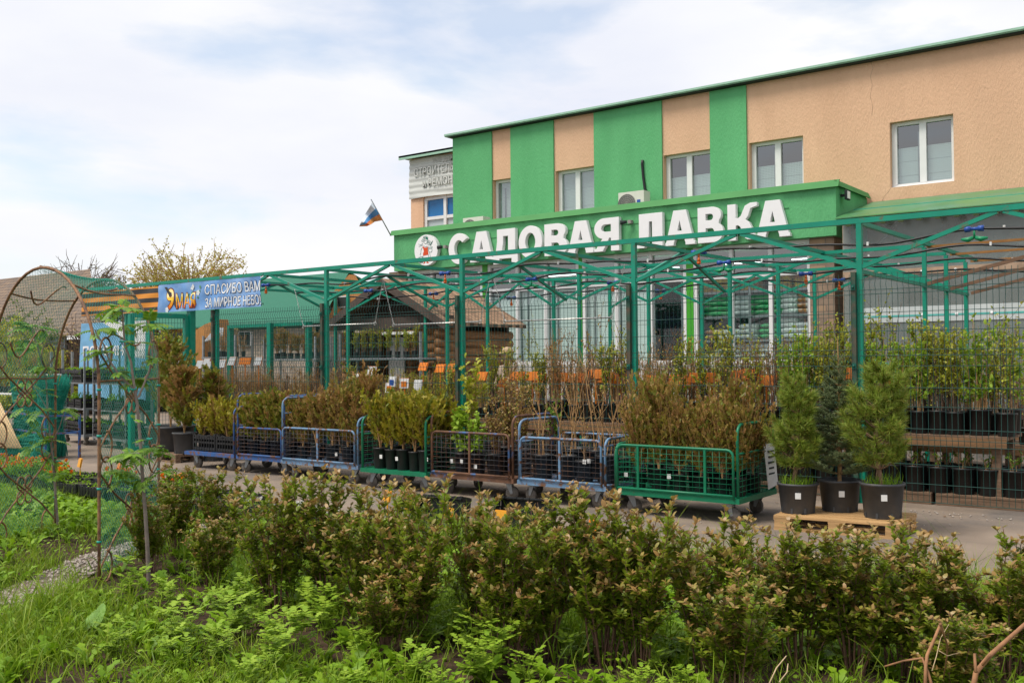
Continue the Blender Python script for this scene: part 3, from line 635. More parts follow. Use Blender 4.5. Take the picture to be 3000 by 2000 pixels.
# flag
a, q = at(1145, 690, YF-.1), at(1087, 584, YF-.9)
t = thing('flag', 'white blue and orange flag on a thin pole at the canopy corner', 'flag', a)
b = MB(); b.cyl(a, q, .016, .014, 8); b.build('pole', galv, t)
cf = lambda x, y, yy_: at(1040+x/12.06, 570+y/12.06, yy_)
top = [(600,290),(540,400),(430,580),(340,720),(250,930),(190,1020)]; bot = [(985,905),(870,930),(700,960),(560,1060),(420,1120),(150,1130)]
mid = lambda a_, b_, v: (a_[0]+(b_[0]-a_[0])*v, a_[1]+(b_[1]-a_[1])*v)
def ff(u, v):
    i = min(4, int(u*5)); k = u*5-i; A = mid(top[i], top[i+1], k); B = mid(bot[i], bot[i+1], k); x, y = mid(A, B, v); return cf(x, y, YF-.5-.15*math.sin(u*9+v*2)-.3*(1-v)*(1-u))
b = MB()
for mi_, (v0, v1) in enumerate(((0, .33), (.33, .66), (.66, 1))):
    b.mi = mi_; b.grid(lambda u, v: ff(u, v0+(v1-v0)*v), 20, 5)
b.build('cloth', [mat('flag_white', (.62,.68,.75), .7, .05), mat('flag_blue', (.06,.22,.45), .7, .15, 3), mat('flag_orange', (.62,.28,.08), .7, .25, 3, col2=(.6,.10,.01), s2=3)], t)
# polycarbonate lean-to on the right
lt = thing('polycarbonate_shed', 'grey translucent lean to with a green roof against the peach wall', 'shed', (-3, 20.5, .25))
la, lb = at(2446, 642, 20.0), at(3000, 596.5, 20.0); ua, ub = at(2543, 596, YW-.05), at(3000, 565.6, YW-.05)
lb = la+(lb-la)*1.9; ub = ua+(ub-ua)*2.1; lb.z = la.z-.02; ub.z = ua.z
lb.x = ub.x = 1.6; ua.x = la.x+.02
roofm = mat('green_roof_sheet', (.07,.22,.075), .4, .12, 1.5, col2=(.09,.24,.16), s2=1.2, t2=.55, soft=.15)
b = MB(); b.slab([la, lb, ub, ua], (0, 0, .02)); rfo = b.build('roof', roofm, lt)
b = MB(); b.bar(la+(ua-la)*.48+Vector((0, 0, .025)), lb+(ub-lb)*.48+Vector((0, 0, .025)), .02, .012); b.build('cable', tealp, rfo)
YL = 20.32; zl = la.z-.10; x0, x1 = la.x+.05, 1.6; zr = EYE+1.2*SF
b = MB(); b.quad((x0, YL, .25), (x1, YL, .25), (x1, YL, zr-.06), (x0, YL, zr-.06)); b.build('lower_sheet', poly, lt)
b = MB(); b.quad((x0, YL, zr+.06), (x1, YL, zr+.06), (x1, YL, zl), (x0, YL, zl)); b.build('upper_sheet', poly, lt)
fw_ = mat('pale_timber', (.36,.25,.17), .8, .2, 6)
b = MB(); b.box(((x0+x1)/2, YL+.02, zr), (x1-x0, .09, .12)); b.build('rail', fw_, lt)
for x in (x0+.05, -4.27, -1.6):
    b = MB(); b.box((x, YL+.08, (zl+.25)/2), (.13, .12, zl-.25)); b.build('post', fw_, lt)
b = MB()
for xa, xb, za, zb_ in ((x0+.1, x0+1.1, zr, zl), (-5.9, -4.9, zl, zr), (-3.9, -2.7, zr, zl), (-2.6, -1.7, zl, zr)): b.bar((xa, YL+.10, za), (xb, YL+.10, zb_), .10, .05)
b.build('brace', fw_, lt)
b = MB(); b.box(((x0+x1)/2+.1, YL-.012, EYE+.60*SF), (x1-x0-.3, .012, .30)); bd = b.build('white_band', mat('white_film', (.50,.54,.53), .5, .1, 2), lt)
b = MB(); b.box(((x0+x1)/2+.1, YL-.021, EYE+.58*SF), (x1-x0-.3, .006, .035)); b.build('teal_line', mat('teal_line', (.08,.38,.34), .5), bd)
b = MB()
for i in range(14): b.cyl((x0+.3+i*.62, YL-.03, EYE+.585*SF), (x0+.3+i*.62, YL, EYE+.585*SF), .03, None, 8); b.cyl((x0+.3+i*.62, YL-.06, zr-.02), (x0+.3+i*.62, YL-.02, zr-.02), .035, None, 8)
b.build('fixing_washer', letterw, lt)
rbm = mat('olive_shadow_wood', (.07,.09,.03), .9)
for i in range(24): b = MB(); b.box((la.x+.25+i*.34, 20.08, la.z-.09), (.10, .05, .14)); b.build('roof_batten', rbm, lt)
b = MB(); b.box((-4.2, 21.6, .9), (2.6, .6, 1.3)); b.box((-1.2, 21.7, 1.0), (1.6, .7, 1.5)); b.build('stored_goods', mat('dim_goods', (.10,.10,.11), .8, .4, 3), lt)
# ------------------------------------------------------------------ houses and cabin behind
def plank(name, col, step, axis=0, dark_=.5):
    m = mat(name, col, .8, .25, 8, stretch=(1,1,1) if axis == 2 else (6,6,.6)); nt = m.node_tree; b = nt.nodes['Principled BSDF']
    tc = N('ShaderNodeTexCoord', nt); s = N('ShaderNodeSeparateXYZ', nt); L(nt, tc.outputs['Object'], s.inputs[0])
    mm = N('ShaderNodeMath', nt, operation='MULTIPLY'); mm.inputs[1].default_value = 1/step; L(nt, s.outputs[axis], mm.inputs[0])
    fr = N('ShaderNodeMath', nt, operation='FRACT'); L(nt, mm.outputs[0], fr.inputs[0])
    u = N('ShaderNodeBump', nt); u.inputs['Strength'].default_value = .8; u.inputs['Distance'].default_value = .03; L(nt, fr.outputs[0], u.inputs['Height']); L(nt, u.outputs[0], b.inputs['Normal'])
    return m
roofg = plank('green_metal_roof', (.008,.13,.075), .18); roofg.node_tree.nodes['Principled BSDF'].inputs['Roughness'].default_value = .7
shing = brickmat('tan_shingles', (.42,.27,.17), (.24,.15,.10), (.10,.07,.05), .32, .14, bump=.5, mort=.008, axes='xy')
logm = mat('log_wood', (.26,.125,.045), .65, .35, 5, .3, 50, stretch=(.6,.6,4))
darkw = plank('dark_stained_boards', (.055,.035,.025), .15, 2)
orw = plank('orange_boards', (.36,.17,.05), .14)
ybrick = brickmat('cream_brick', (.50,.42,.33), (.42,.35,.28), (.30,.27,.24), .30, .11)
# log cabin, gable towards the street
kb = thing('log_cabin', 'brown round log cabin with a shingle roof and a dark open porch', 'cabin', (-15.6, 17.5, 0))
cxl, cxr, cy0, cy1, cz = -17.15, -14.0, 16.45, 18.6, 2.62
apx = (cxl+cxr)/2+.0; zap = 3.48
b = MB()
for y in [cy0+.10]: b.add([(cxl+.2, y, cz), (cxr-.2, y, cz), (apx, y, zap-.1)], [(0,1,2)])
b.build('gable', darkw, kb)
b = MB()
for sx, xe in ((-1, cxl-.32), (1, cxr+.32)):
    ze = cz-.32*(zap-cz)/(apx-cxl)
    b.slab([(xe, cy0-.45, ze), (apx, cy0-.45, zap), (apx, cy1+.3, zap), (xe, cy1+.3, ze)] if sx < 0 else [(apx, cy0-.45, zap), (xe, cy0-.45, ze), (xe, cy1+.3, ze), (apx, cy1+.3, zap)], (0, 0, .07))
rfc = b.build('roof', shing, kb)
b = MB()
for xe in (cxl-.34, cxr+.34): b.bar((xe, cy0-.47, ze-.02), (apx, cy0-.47, zap-.02), .03, .16)
b.box(((cxl+cxr)/2, cy0-.1, cz-.06), (cxr-cxl+.3, .24, .24)); b.build('bargeboard', mat('grey_brown_board', (.085,.062,.05), .8, .2), rfc)
def logs(name, p, q, z0, z1, d=.19):
    b = MB(); n_ = int((z1-z0)/d)
    for i in range(n_):
        z = z0+d*(i+.5); b.cyl((p[0], p[1], z), (q[0], q[1], z), d*.54, None, 10)
    return b.build(name, logm, kb)
logs('log_wall', (cxr-1.0, cy0, 0), (cxr+.12, cy0, 0), 0, cz-.15); logs('log_wall', (cxr-.08, cy0-.28, 0), (cxr-.08, cy1+.2, 0), .09, cz-.1); logs('log_wall', (cxl+.1, cy0-.2, 0), (cxl+.1, cy1+.2, 0), .09, cz-.1)
logs('log_wall', (cxr-.92, cy0-.26, 0), (cxr-.92, cy0+.5, 0), .09, cz-.2)
b = MB(); b.box(((cxl+cxr)/2, cy1, cz/2), (cxr-cxl, .1, cz)); b.build('rear_wall', darkw, kb)
for x in (cxl+.15, cxr-1.08): b = MB(); b.box((x, cy0-.02, cz/2), (.15, .15, cz)); b.build('porch_post', darkw, kb)
b = MB(); b.box((-15.95, cy0+.45, 1.75), (.50, .04, 1.0)); tag(b.build('notice_board', whitec), 'white notice board standing in the dark cabin porch', 'notice board')
b = MB(); b.box((-15.2, cy0-.28, 2.32), (1.0, .06, .06)); tag(b.build('tube_lamp', letterw), 'white tube lamp fixed under the cabin porch beam', 'lamp')
# brick house with green roof
gh = thing('green_roofed_house', 'cream brick house with a green metal roof and an orange boarded gable', 'house', (-27, 24, 0))
c1_ = lambda a, b_: (640+a/3.92, 720+b_/3.92)
Yr, Ye = 25.5, 22.3
rr, el, er_ = at(*c1_(1500, 310), Yr), at(*c1_(-60, 927), Ye), at(*c1_(1165, 893), Ye)
zR = rr.z; zE = (el.z+er_.z)/2; xr = rr.x; xl = at(*c1_(380, 395), Yr).x-4.5
xer = er_.x
b = MB(); b.slab([(xl, Ye, zE), (xer, Ye, zE), (xr, Yr, zR), (xl, Yr, zR)], (0, .02, .05)); b.slab([(xl, Yr, zR), (xr, Yr, zR), (xer-.2, Yr+3.2, zE), (xl, Yr+3.2, zE)], (0, .02, .05)); hr = b.build('roof', roofg, gh)
xw = xer-.35
b = MB(); b.box(((xl+xw)/2, Ye+.55, zE/2-.1), (xw-xl, .3, zE-.05)); b.box((xw-.15, Yr, zE/2-.1), (.3, 5.6, zE-.05)); b.build('wall', ybrick, gh)
b = MB(); b.add([(xw+.05, Ye+.4, zE-.2), (xw+.05, Yr+2.8, zE-.2), (xr-.1, Yr, zR-.08)], [(0,1,2)]); b.build('gable', orw, gh)
# annex gable with the small window (right of the roof)
ga = at(*c1_(1320, 560), 24.2); gb = at(*c1_(1655, 620), 24.2)
b = MB(); b.slab([at(*c1_(1290, 800), 24.2), at(*c1_(1560, 790), 24.2), at(*c1_(1660, 625), 24.2), at(*c1_(1500, 330), 24.2), at(*c1_(1290, 560), 24.2)], (0, .3, 0)); b.build('attic_wall', orw, gh)
b = MB(); p0, p1 = at(*c1_(1365, 580), 24.1), at(*c1_(1485, 705), 24.1)
b.box(((p0.x+p1.x)/2, 24.12, (p0.z+p1.z)/2), (p1.x-p0.x, .08, p0.z-p1.z)); wf = b.build('window', white_pvc, gh)
b = MB(); b.box(((p0.x+p1.x)/2, 24.07, (p0.z+p1.z)/2), ((p1.x-p0.x)*.8, .02, (p0.z-p1.z)*.8)); b.build('pane', dark, wf)
b = MB(); p0, p1 = at(*c1_(1300, 800), 23.6), at(*c1_(1560, 1160), 23.6); b.box(((p0.x+p1.x)/2, 23.7, p0.z/2), (p1.x-p0.x+.6, .3, p0.z)); b.build('side_wall', ybrick, gh)
for a_, e_, y_ in (((240, 985), (385, 1150), Ye+.36), ((1515, 955), (1550, 1130), 23.52)):
    p0, p1 = at(*c1_(*a_), y_), at(*c1_(*e_), y_); b = MB(); b.box(((p0.x+p1.x)/2, y_, (p0.z+p1.z)/2), (p1.x-p0.x, .08, p0.z-p1.z)); wf = b.build('window', white_pvc, gh)
    b = MB()
    for s_ in (.27, .73): b.box((p0.x+(p1.x-p0.x)*s_, y_-.05, (p0.z+p1.z)/2), ((p1.x-p0.x)*.36, .02, (p0.z-p1.z)*.88))
    b.build('pane', dark, wf)
# shed roofs left of it
sh = thing('timber_outhouse', 'orange timber outhouse with a grey sheet lean to beside the green roofed house', 'outhouse', (-27, 20.5, 0))
b = MB(); b.slab([at(600, 950, 21), at(640, 935, 21), at(648, 985, 21), at(600, 990, 21)], (0, .4, 0)); b.slab([at(560, 975, 21.2), at(600, 950, 21.2), at(600, 1060, 21.2), at(560, 1060, 21.2)], (0, .4, 0)); b.build('wall', orw, sh)
b = MB(); b.slab([at(598, 1002, 19.6), at(652, 985, 19.6), at(655, 962, 20.8), at(630, 962, 20.8)], (0, 0, .03)); b.build('roof', galv, sh)
# old timber house, far left
oh = thing('old_timber_house', 'old dark timber house with a mossy grey brown roof behind the garden arch', 'house', (-30, 20, 0))
Yo = 19.5; e0, e1 = at(-250, 965, Yo), at(300, 945, Yo); g0, g1 = at(-250, 765, Yo+4), at(262, 806, Yo+4)
e0.z = e1.z = 2.72; g0.z = g1.z = at(150, 806, Yo+4).z
oroof = brickmat('old_roof_tiles', (.20,.155,.125), (.27,.19,.13), (.10,.08,.07), .28, .20, axes='xy', bump=.6, mort=.02)
b = MB(); b.slab([e0, e1, g1, g0], (0, .02, .08)); b.build('roof', oroof, oh)
b = MB(); b.box(((e0.x+e1.x)/2, Yo+.55, 1.3), (e1.x-e0.x-.6, .3, 2.6)); b.build('wall', darkw, oh)
p0, p1 = at(143, 985, Yo+.36), at(193, 1075, Yo+.36)
b = MB(); b.box(((p0.x+p1.x)/2, Yo+.36, (p0.z+p1.z)/2), (p1.x-p0.x, .08, p0.z-p1.z)); wf = b.build('window', mat('blue_grey_frame', (.33,.40,.42), .7, .1), oh)
for s_, a_, e_ in ((.5, .08, .30), (.27, .38, .95), (.73, .38, .95)):
    b = MB(); h_ = p0.z-p1.z; b.box((p0.x+(p1.x-p0.x)*s_, Yo+.31, p0.z-h_*(a_+e_)/2), ((p1.x-p0.x)*(.8 if s_ == .5 else .34), .02, h_*(e_-a_))); b.build('pane', mat('dull_pane', (.12,.13,.13), .2), wf)
# ------------------------------------------------------------------ background trees
LF = dict(
 olive=leafmat('leaf_olive', [(.14,.16,.025),(.22,.23,.04),(.27,.23,.05)]), lime=leafmat('leaf_lime', [(.27,.33,.02),(.40,.43,.03),(.48,.42,.06)]),
 willow=leafmat('leaf_willow', [(.34,.31,.05),(.48,.43,.10),(.52,.46,.13)], .6, .4), fresh=leafmat('leaf_fresh', [(.10,.21,.015),(.16,.29,.02),(.22,.36,.03)]),
 shrub=leafmat('leaf_shrub', [(.13,.20,.012),(.20,.29,.016),(.27,.34,.025),(.30,.28,.04)], .42, .42, .4), tip=leafmat('leaf_tip', [(.30,.17,.05),(.38,.22,.075),(.29,.27,.045),(.40,.25,.10)], .4, .3, .5),
 thuja=leafmat('leaf_thuja', [(.10,.15,.012),(.18,.21,.02),(.26,.25,.025),(.24,.18,.03)]), thujab=leafmat('leaf_thuja_brown', [(.26,.14,.045),(.37,.20,.07),(.31,.21,.045),(.22,.16,.03)]),
 juniper=leafmat('leaf_juniper', [(.13,.16,.02),(.22,.21,.025),(.28,.21,.035),(.30,.18,.05)]),
 gold=leafmat('leaf_gold', [(.24,.25,.014),(.36,.32,.02),(.30,.22,.025)]),
 pine=leafmat('needle_pine', [(.11,.18,.018),(.20,.29,.03),(.28,.37,.05),(.30,.22,.045)], .5, .15), spruce=leafmat('needle_spruce', [(.10,.15,.065),(.17,.22,.09),(.24,.28,.13)], .5, .12),
 rowan=leafmat('leaf_rowan', [(.10,.22,.02),(.16,.30,.025),(.22,.38,.03)]), grass=leafmat('leaf_grass', [(.10,.18,.008),(.18,.30,.012),(.25,.38,.016),(.30,.36,.04)], .5, .35),
 weed=leafmat('leaf_weed', [(.12,.24,.008),(.20,.36,.012),(.28,.45,.018)], .5, .35), herb=leafmat('leaf_celandine', [(.22,.38,.025),(.31,.46,.035),(.36,.50,.05)], .55, .35),
 ttwig=leafmat('bud_brown', [(.30,.15,.05),(.42,.24,.085),(.36,.30,.05)]), dry=leafmat('leaf_dry', [(.25,.15,.07),(.36,.24,.12),(.18,.10,.05)]))
def tree(name, label, cat, pos, h, wd, leaf, seed, nb=60, lsize=.12, dens=26, bare=.25, bark=None, group=None, bush=False, flat=1.0):
    rs = np.random.RandomState(seed); t = thing(name, label, cat, pos, group); local(t)
    tk = TB(); lf = TB(); th = h*bare; ends = []
    if not bush:
        top = np.array([rs.uniform(-.05,.05)*h, rs.uniform(-.05,.05)*h, h*.9]); zz = np.linspace(0, 1, 7)
        pts = np.stack([top[0]*zz+rs.normal(0,.01,7)*h, top[1]*zz+rs.normal(0,.01,7)*h, top[2]*zz], 1); pts[0] = 0
        tk.tube(pts, np.linspace(h*.020, h*.003, 7), 7)
    for i in range(nb):
        z0 = rs.uniform(th, h*.75) if not bush else rs.uniform(0, h*.2); a = rs.uniform(0, 6.28)
        b0 = np.array([0, 0, z0]) if not bush else np.array([rs.normal()*wd*.12, rs.normal()*wd*.12, z0*.3])
        reach = wd*.5*rs.uniform(.45, 1.0)*math.sqrt(max(.12, 1-((z0-th)/(h-th))**1.5)) if not bush else wd*.5*rs.uniform(.1, 1)
        rise = (h-z0)*rs.uniform(.25, .9)*(1-.35*reach/(wd*.5))
        k = 6; s_ = np.linspace(0, 1, k)[:, None]
        pts = b0+np.concatenate([np.cos(a)*reach*s_**.85, np.sin(a)*reach*s_**.85, rise*s_**1.25*flat], 1)+rs.normal(0, .02, (k, 3))*h*.35*s_
        tk.tube(pts, np.linspace(h*.0055, h*.0011, k), 4)
        for j in range(3):
            m_ = rs.randint(2, k); d_ = unit(np.array([np.cos(a), np.sin(a), .8])+rs.normal(0, .7, 3)); l_ = h*rs.uniform(.05, .15)
            q = np.stack([pts[m_]+d_*l_*x for x in (0, .5, 1)])+rs.normal(0, .01, (3, 3))*h*.3; tk.tube(q, [h*.003, h*.002, h*.001], 3); ends.append(q)
        ends.append(pts[2:])
    P = []
    for q in ends:
        n = rs.poisson(dens/4); i = rs.randint(0, len(q)-1, n); u = rs.rand(n, 1); P.append(q[i]*(1-u)+q[i+1]*u)
    P = np.concatenate(P)+rs.normal(0, lsize*.5, (sum(map(len, P)), 3)); n = len(P)
    D = unit(rs.normal(0, 1, (n, 3))+np.array([0, 0, .3])); lf.leaves(P, D, unit(rs.normal(0, 1, (n, 3))), lsize*rs.uniform(.6, 1.3, n), lsize*.6, 'diamond')
    part('trunk', tk.mesh('trunk', bark or barkm), t); part('crown', lf.mesh('crown', leaf), t); return t
p = gr(548, 1060, 0); 
def tp(px, Y, z=0): v = at(px, 1000, Y); return (v.x, v.y, z)
def hh(px, py, Y): return at(px, py, Y).z
tree('willow', 'yellow green willow just coming into leaf behind the banner', 'tree', tp(548, 30), hh(548, 702, 30), 7.4, LF['willow'], 1, 230, .13, 46, .12, bark=twigm)
tree('bare_tree', 'almost bare thin branched tree above the old roof', 'tree', tp(255, 31), hh(255, 735, 31)+.1, 5.6, LF['olive'], 2, 120, .10, 3, .25)
tree('young_tree', 'sparse young tree with dark buds between the bare tree and the willow', 'tree', tp(345, 27), hh(345, 762, 27), 2.6, LF['olive'], 3, 40, .12, 12, .3)
tree('yellow_bush', 'pale yellow leafing bush at the foot of the willow', 'bush', tp(435, 28), hh(435, 790, 28), 3.4, LF['willow'], 4, 90, .14, 34, .2, bush=True)
for i, (px, Y, top, wd, lf_, lab) in enumerate([(25, 17.5, 812, 3.8, 'olive', 'olive green bush in front of the old roof at the frame edge'), (85, 16.5, 930, 2.6, 'lime', 'lime green bush below the old roof eave'), (480, 21, 915, 3.2, 'lime', 'loose green bush seen through the gate'), (600, 23, 895, 3.0, 'fresh', 'green bush between the gate post and the outhouse'), (330, 19.2, 960, 2.0, 'olive', 'brown twiggy bush against the old timber wall'), (270, 18.6, 830, 3.4, 'ttwig', 'tangled bare brown shrub climbing the old roof'), (335, 19.5, 835, 3.2, 'ttwig', 'brown twiggy thicket behind the striped end of the banner'), (-30, 16, 835, 3.6, 'lime', 'yellow green bush at the far left frame edge'), (395, 22, 850, 3.0, 'willow', 'pale yellow bush between the thicket and the willow')]):
    tree('background_bush', lab, 'bush', tp(px, Y), hh(px, top, Y), wd, LF[lf_], 20+i, 170, .11, 75 if lf_ != 'ttwig' else 3, .1, bush=True)
for i, px in enumerate((-60, 60, 150, 420, 505, 640, 700)):
    tree('distant_tree', 'distant tree of the hazy row behind the houses', 'tree', tp(px, 60), hh(px, 850-15*(i % 3), 60), 9, LF['olive' if i % 2 else 'willow'], 40+i, 40, .5, 12, .2, group='distant trees on the skyline')
# ------------------------------------------------------------------ trellis frame
YT = 11.78; HB = 3.27; BAY = 3.028; XP = [-3.683-BAY*k for k in range(-1, 6)]
tr = thing('pergola_frame', 'green painted square tube pergola frame standing over the plant tables', 'pergola', (-10, 14, 0))
def bb(name, p, q, w=.05, h=None, m=tg): b = MB(); b.bar(p, q, w, h); return b.build(name, m, tr)
for x in XP: bb('post', (x, YT, 0), (x, YT, HB), .062)
bb('front_beam', (-20.6, YT, HB+.033), (1.5, YT, HB+.033), .062)
ZB = 2.76
for k, x in enumerate(XP):
    for s_ in (-1, 1):
        bb('brace', (x+s_*.03, YT, ZB), (x+s_*BAY*.49, YT, HB+.0), .045, .045)
rowsX = {14.72: [-3.70,-6.65,-9.50,-12.55,-15.3], 16.05: [-3.72,-6.38,-8.85,-10.95,-12.6,-14.3,-17.1], 17.42: [-3.74,-6.25,-8.45,-10.5]}
for Y, X in rowsX.items():
    for x in X: bb('rear_post', (x, Y, 0), (x, Y, HB-.03), .055)
    x1_ = X[-1]-1.2
    bb('rear_beam', (x1_, Y, HB), (1.2 if Y < 0 else X[0], Y, HB), .05)
    for xa, xb in zip(X, X[1:]):
        xm = (xa+xb)/2; bb('brace', (xa-.03, Y, ZB), (xm, Y, HB-.03), .04); bb('brace', (xb+.03, Y, ZB), (xm, Y, HB-.03), .04)
for k in range(1, 6):
    for dx in (0, BAY/2): bb('cross_beam', (XP[k]+dx if dx == 0 else XP[k]-BAY/2, YT+.03, HB+.012), (XP[k]+.1 if dx == 0 else XP[k]-BAY/2+.1, 17.42 if k < 4 else 16.05, HB+.004), .05)
bb('cross_rail', (XP[1], YT+.03, ZB-.05), (XP[1]-.03, 17.42, ZB-.05), .045)
for x in XP[2:6]:
    bb('brace', (x, YT+.03, ZB), (x, YT+1.45, HB), .04); bb('brace', (x-.02, 14.7, ZB), (x-.02, 13.3, HB), .04)
brw = mat('brown_timber_rail', (.15,.085,.05), .75, .3, 6, stretch=(.5,4,4))
orr = mat('rusty_flat_bar', (.26,.12,.03), .7, .2, 6)
for Y in (14.72, 16.05, 17.42):
    bb('timber_brace', (-3.66, Y, ZB-.03), (-1.4, Y, HB+.0), .035, .05, brw); bb('end_beam', (-3.66, Y, HB-.02), (1.2, Y, HB+.02), .035, .035, orr)
# welded wire fence
fpost = [x-.10 for x in XP[:6]]
fence = None
def mesh_panel(w, h):
    b = TB(); step = .062; r_ = .0032
    folds = [h-.10, h*.62, h*.30]
    def yo(z):
        for f in folds:
            if abs(z-f) < .06: return -.03*(1-abs(z-f)/.06)
        return 0
    zs = sorted([.02, h+.03]+[f+d_ for f in folds for d_ in (-.06, 0, .06)])
    for i in range(int(w/step)+1):
        x = i*step; b.tube([(x, yo(z), z) for z in zs], r_, 4)
    hz = [.02]+[f+d_ for f in folds for d_ in (-.06, .06)]
    z = .22
    while z < h-.2:
        if all(abs(z-f) > .10 for f in folds): hz.append(z)
        z += .215
    for z in hz: b.tube([(0, yo(z)-.005, z), (w, yo(z)-.005, z)], r_*1.15, 4)
    return b
fence = thing('wire_mesh_fence', 'green welded wire fence with folded panels between green posts', 'fence', (-10, 11.66, 0)); 
pmesh = mesh_panel(BAY-.10, 2.58).mesh('mesh_panel', wiremat)
for k in range(0, 5):
    o = bpy.data.objects.new('mesh_panel', pmesh); COL.objects.link(o); o.parent = fence; o.location = Vector((XP[k+1]+.02, 11.68, .06))-fence.location
fpm = mat('fence_post_green_rust', (.02,.075,.05), .55, .2, 8, col2=(.10,.07,.045), s2=7, t2=.5, soft=.1)
for x in XP[:6]:
    b = MB(); b.box((x-.058, 11.725, 1.35), (.055, .055, 2.70)); fp = b.build('fence_post', fpm, fence)
    b = MB()
    for z in (2.52, 1.6, .75): b.box((x-.055, 11.69, z), (.05, .014, .07)); b.cyl((x-.055, 11.687, z), (x-.055, 11.665, z), .014, None, 8)
    b.build('clamp', tgd, fp)
# compound fence further back on the left, with the gate leaf
b = MB()
for p in (440, 543, 560): x = at(p, 1000, YT).x; b.box((x, YT, 1.35), (.10 if p != 440 else .12, .1, 2.7))
gp = thing('gate_post_pair', 'thick green gate posts beside the open gate under the banner', 'gate posts', (-17, YT, 0))
for p, w_ in ((440, .12), (560, .12)):
    b = MB(); x = at(p, 1000, YT).x; b.box((x, YT, 1.36), (w_, .12, 2.72)); b.build('post', tg, gp)
ga_ = thing('gate_leaf', 'green framed mesh gate leaf standing open towards the road', 'gate', (-16.85, 10.63, 0))
A, B_ = Vector((-16.83, 10.63, 0)), Vector((at(545, 1000, YT-.1).x, YT-.1, 0))
b = MB(); dv = (B_-A).normalized()
b.bar(A+Vector((0,0,.05)), A+Vector((0,0,2.62)), .09); b.bar(B_+Vector((0,0,.05)), B_+Vector((0,0,2.62)), .09); b.bar(A+Vector((0,0,2.60)), B_+Vector((0,0,2.60)), .09); b.bar(A+Vector((0,0,.1)), B_+Vector((0,0,.1)), .07); b.build('frame', tg, ga_)
tb = TB(); n_ = int((B_-A).length/.06)
for i in range(1, n_): p = A+dv*i*.06; tb.tube([(p.x, p.y, .1), (p.x, p.y, 2.58)], .003, 4)
for i in range(1, 12): z = .1+i*.215; tb.tube([(A.x, A.y, z), (B_.x, B_.y, z)], .003, 4)
o = part('mesh_infill', tb.mesh('mesh_infill', wiremat), ga_); o.location = -ga_.location
f2 = thing('rear_mesh_fence', 'second green mesh fence crossing the yard behind the gate', 'fence', (-16, 15, 0))
o = part('mesh_panel', pmesh, f2); o.location = Vector((-20.6, 15.0, .05))-f2.location
o = part('mesh_panel', pmesh, f2); o.location = Vector((-17.6, 15.0, .05))-f2.location
for px, Y in ((675, 15.2), (791, 15.0), (905, 15.2)): x = at(px, 1000, Y).x; b = MB(); b.box((x, Y, 1.3), (.13, .10, 2.6)); b.build('post', tg, f2)
xa, xb = at(675, 1000, 15.2).x, at(905, 1000, 15.2).x; b = MB(); b.box(((xa+xb)/2, 15.15, 2.56), (xb-xa, .08, .08)); b.build('top_rail', tg, f2)
# ------------------------------------------------------------------ banner
YB = 11.66; bx0, bxm, bx1 = -20.34, -17.52, -14.36; bz0, bz1 = 2.70, 3.235
bn = thing('holiday_banner', 'long striped and blue banner reading 9 МАЯ СПАСИБО ВАМ ЗА МИРНОЕ НЕБО!', 'banner', (bx0, YB, bz0))
wav = lambda x, z: YB-.012*math.sin(x*3.1+z*2)-.008*math.sin(x*7-z*9)
H2 = bz1-bz0
blk, org = (.035,.034,.032), (.66,.25,.03)
ribm = rampz('ribbon_stripes', [(0, blk), (.03, org), (.05, blk), (.12, org), (.215, blk), (.305, org), (.40, blk), (.50, org), (.53, org)], .5)
b = MB(); b.grid(lambda u, v: (bx0+(bxm-bx0)*u, wav(bx0+(bxm-bx0)*u, v), bz0+.02+(H2-.03)*v), 40, 8); b.build('striped_ribbon', ribm, bn)
skym = mat('banner_blue', (.14,.31,.62), .4, .25, 2.2, col2=(.36,.50,.70), s2=1.6, t2=.62, soft=.2)
b = MB(); b.grid(lambda u, v: (bxm+(bx1-bxm)*u, wav(bxm+(bx1-bxm)*u, v), bz0+.005+(H2+.012)*v), 44, 8); b.build('blue_sheet', skym, bn)
outb = mat('letter_outline_blue', (.03,.08,.22), .5); fillw = mat('letter_white', (.78,.80,.80), .5)
redo = mat('letter_outline_red', (.20,.02,.004), .5); fillo = rampz('letter_flame', [(0, (.80,.17,.01)), (.12, (.90,.36,.02)), (.2, (.95,.60,.06)), (.29, (.95,.80,.35)), (.42, (.95,.80,.35))], .5)
def bl(txt, px, pz, w_, h_, mo, mi_, fo=.03, fi=.008, o_=.012):
    g_ = lambda dy: (lambda p: Vector((p.x, wav(p.x, (p.z-bz0)/H2)-dy, p.z)))
    t = MB(); put_text(t, txt, (px-o_, 0, pz-o_), w_+2*o_, h_+2*o_, fo, g_(.005)); t.build('letter_outline', mo, bn)
    t = MB(); put_text(t, txt, (px, 0, pz), w_, h_, fi, g_(.009)); t.build('lettering', mi_, bn)
xs_ = lambda px: at(px, 850, YB).x
bl('СПАСИБО ВАМ', xs_(603), bz0+.29, xs_(764)-xs_(603), .19, outb, fillw); bl('ЗА МИРНОЕ НЕБО!', xs_(603), bz0+.045, xs_(764)-xs_(603), .18, outb, fillw)
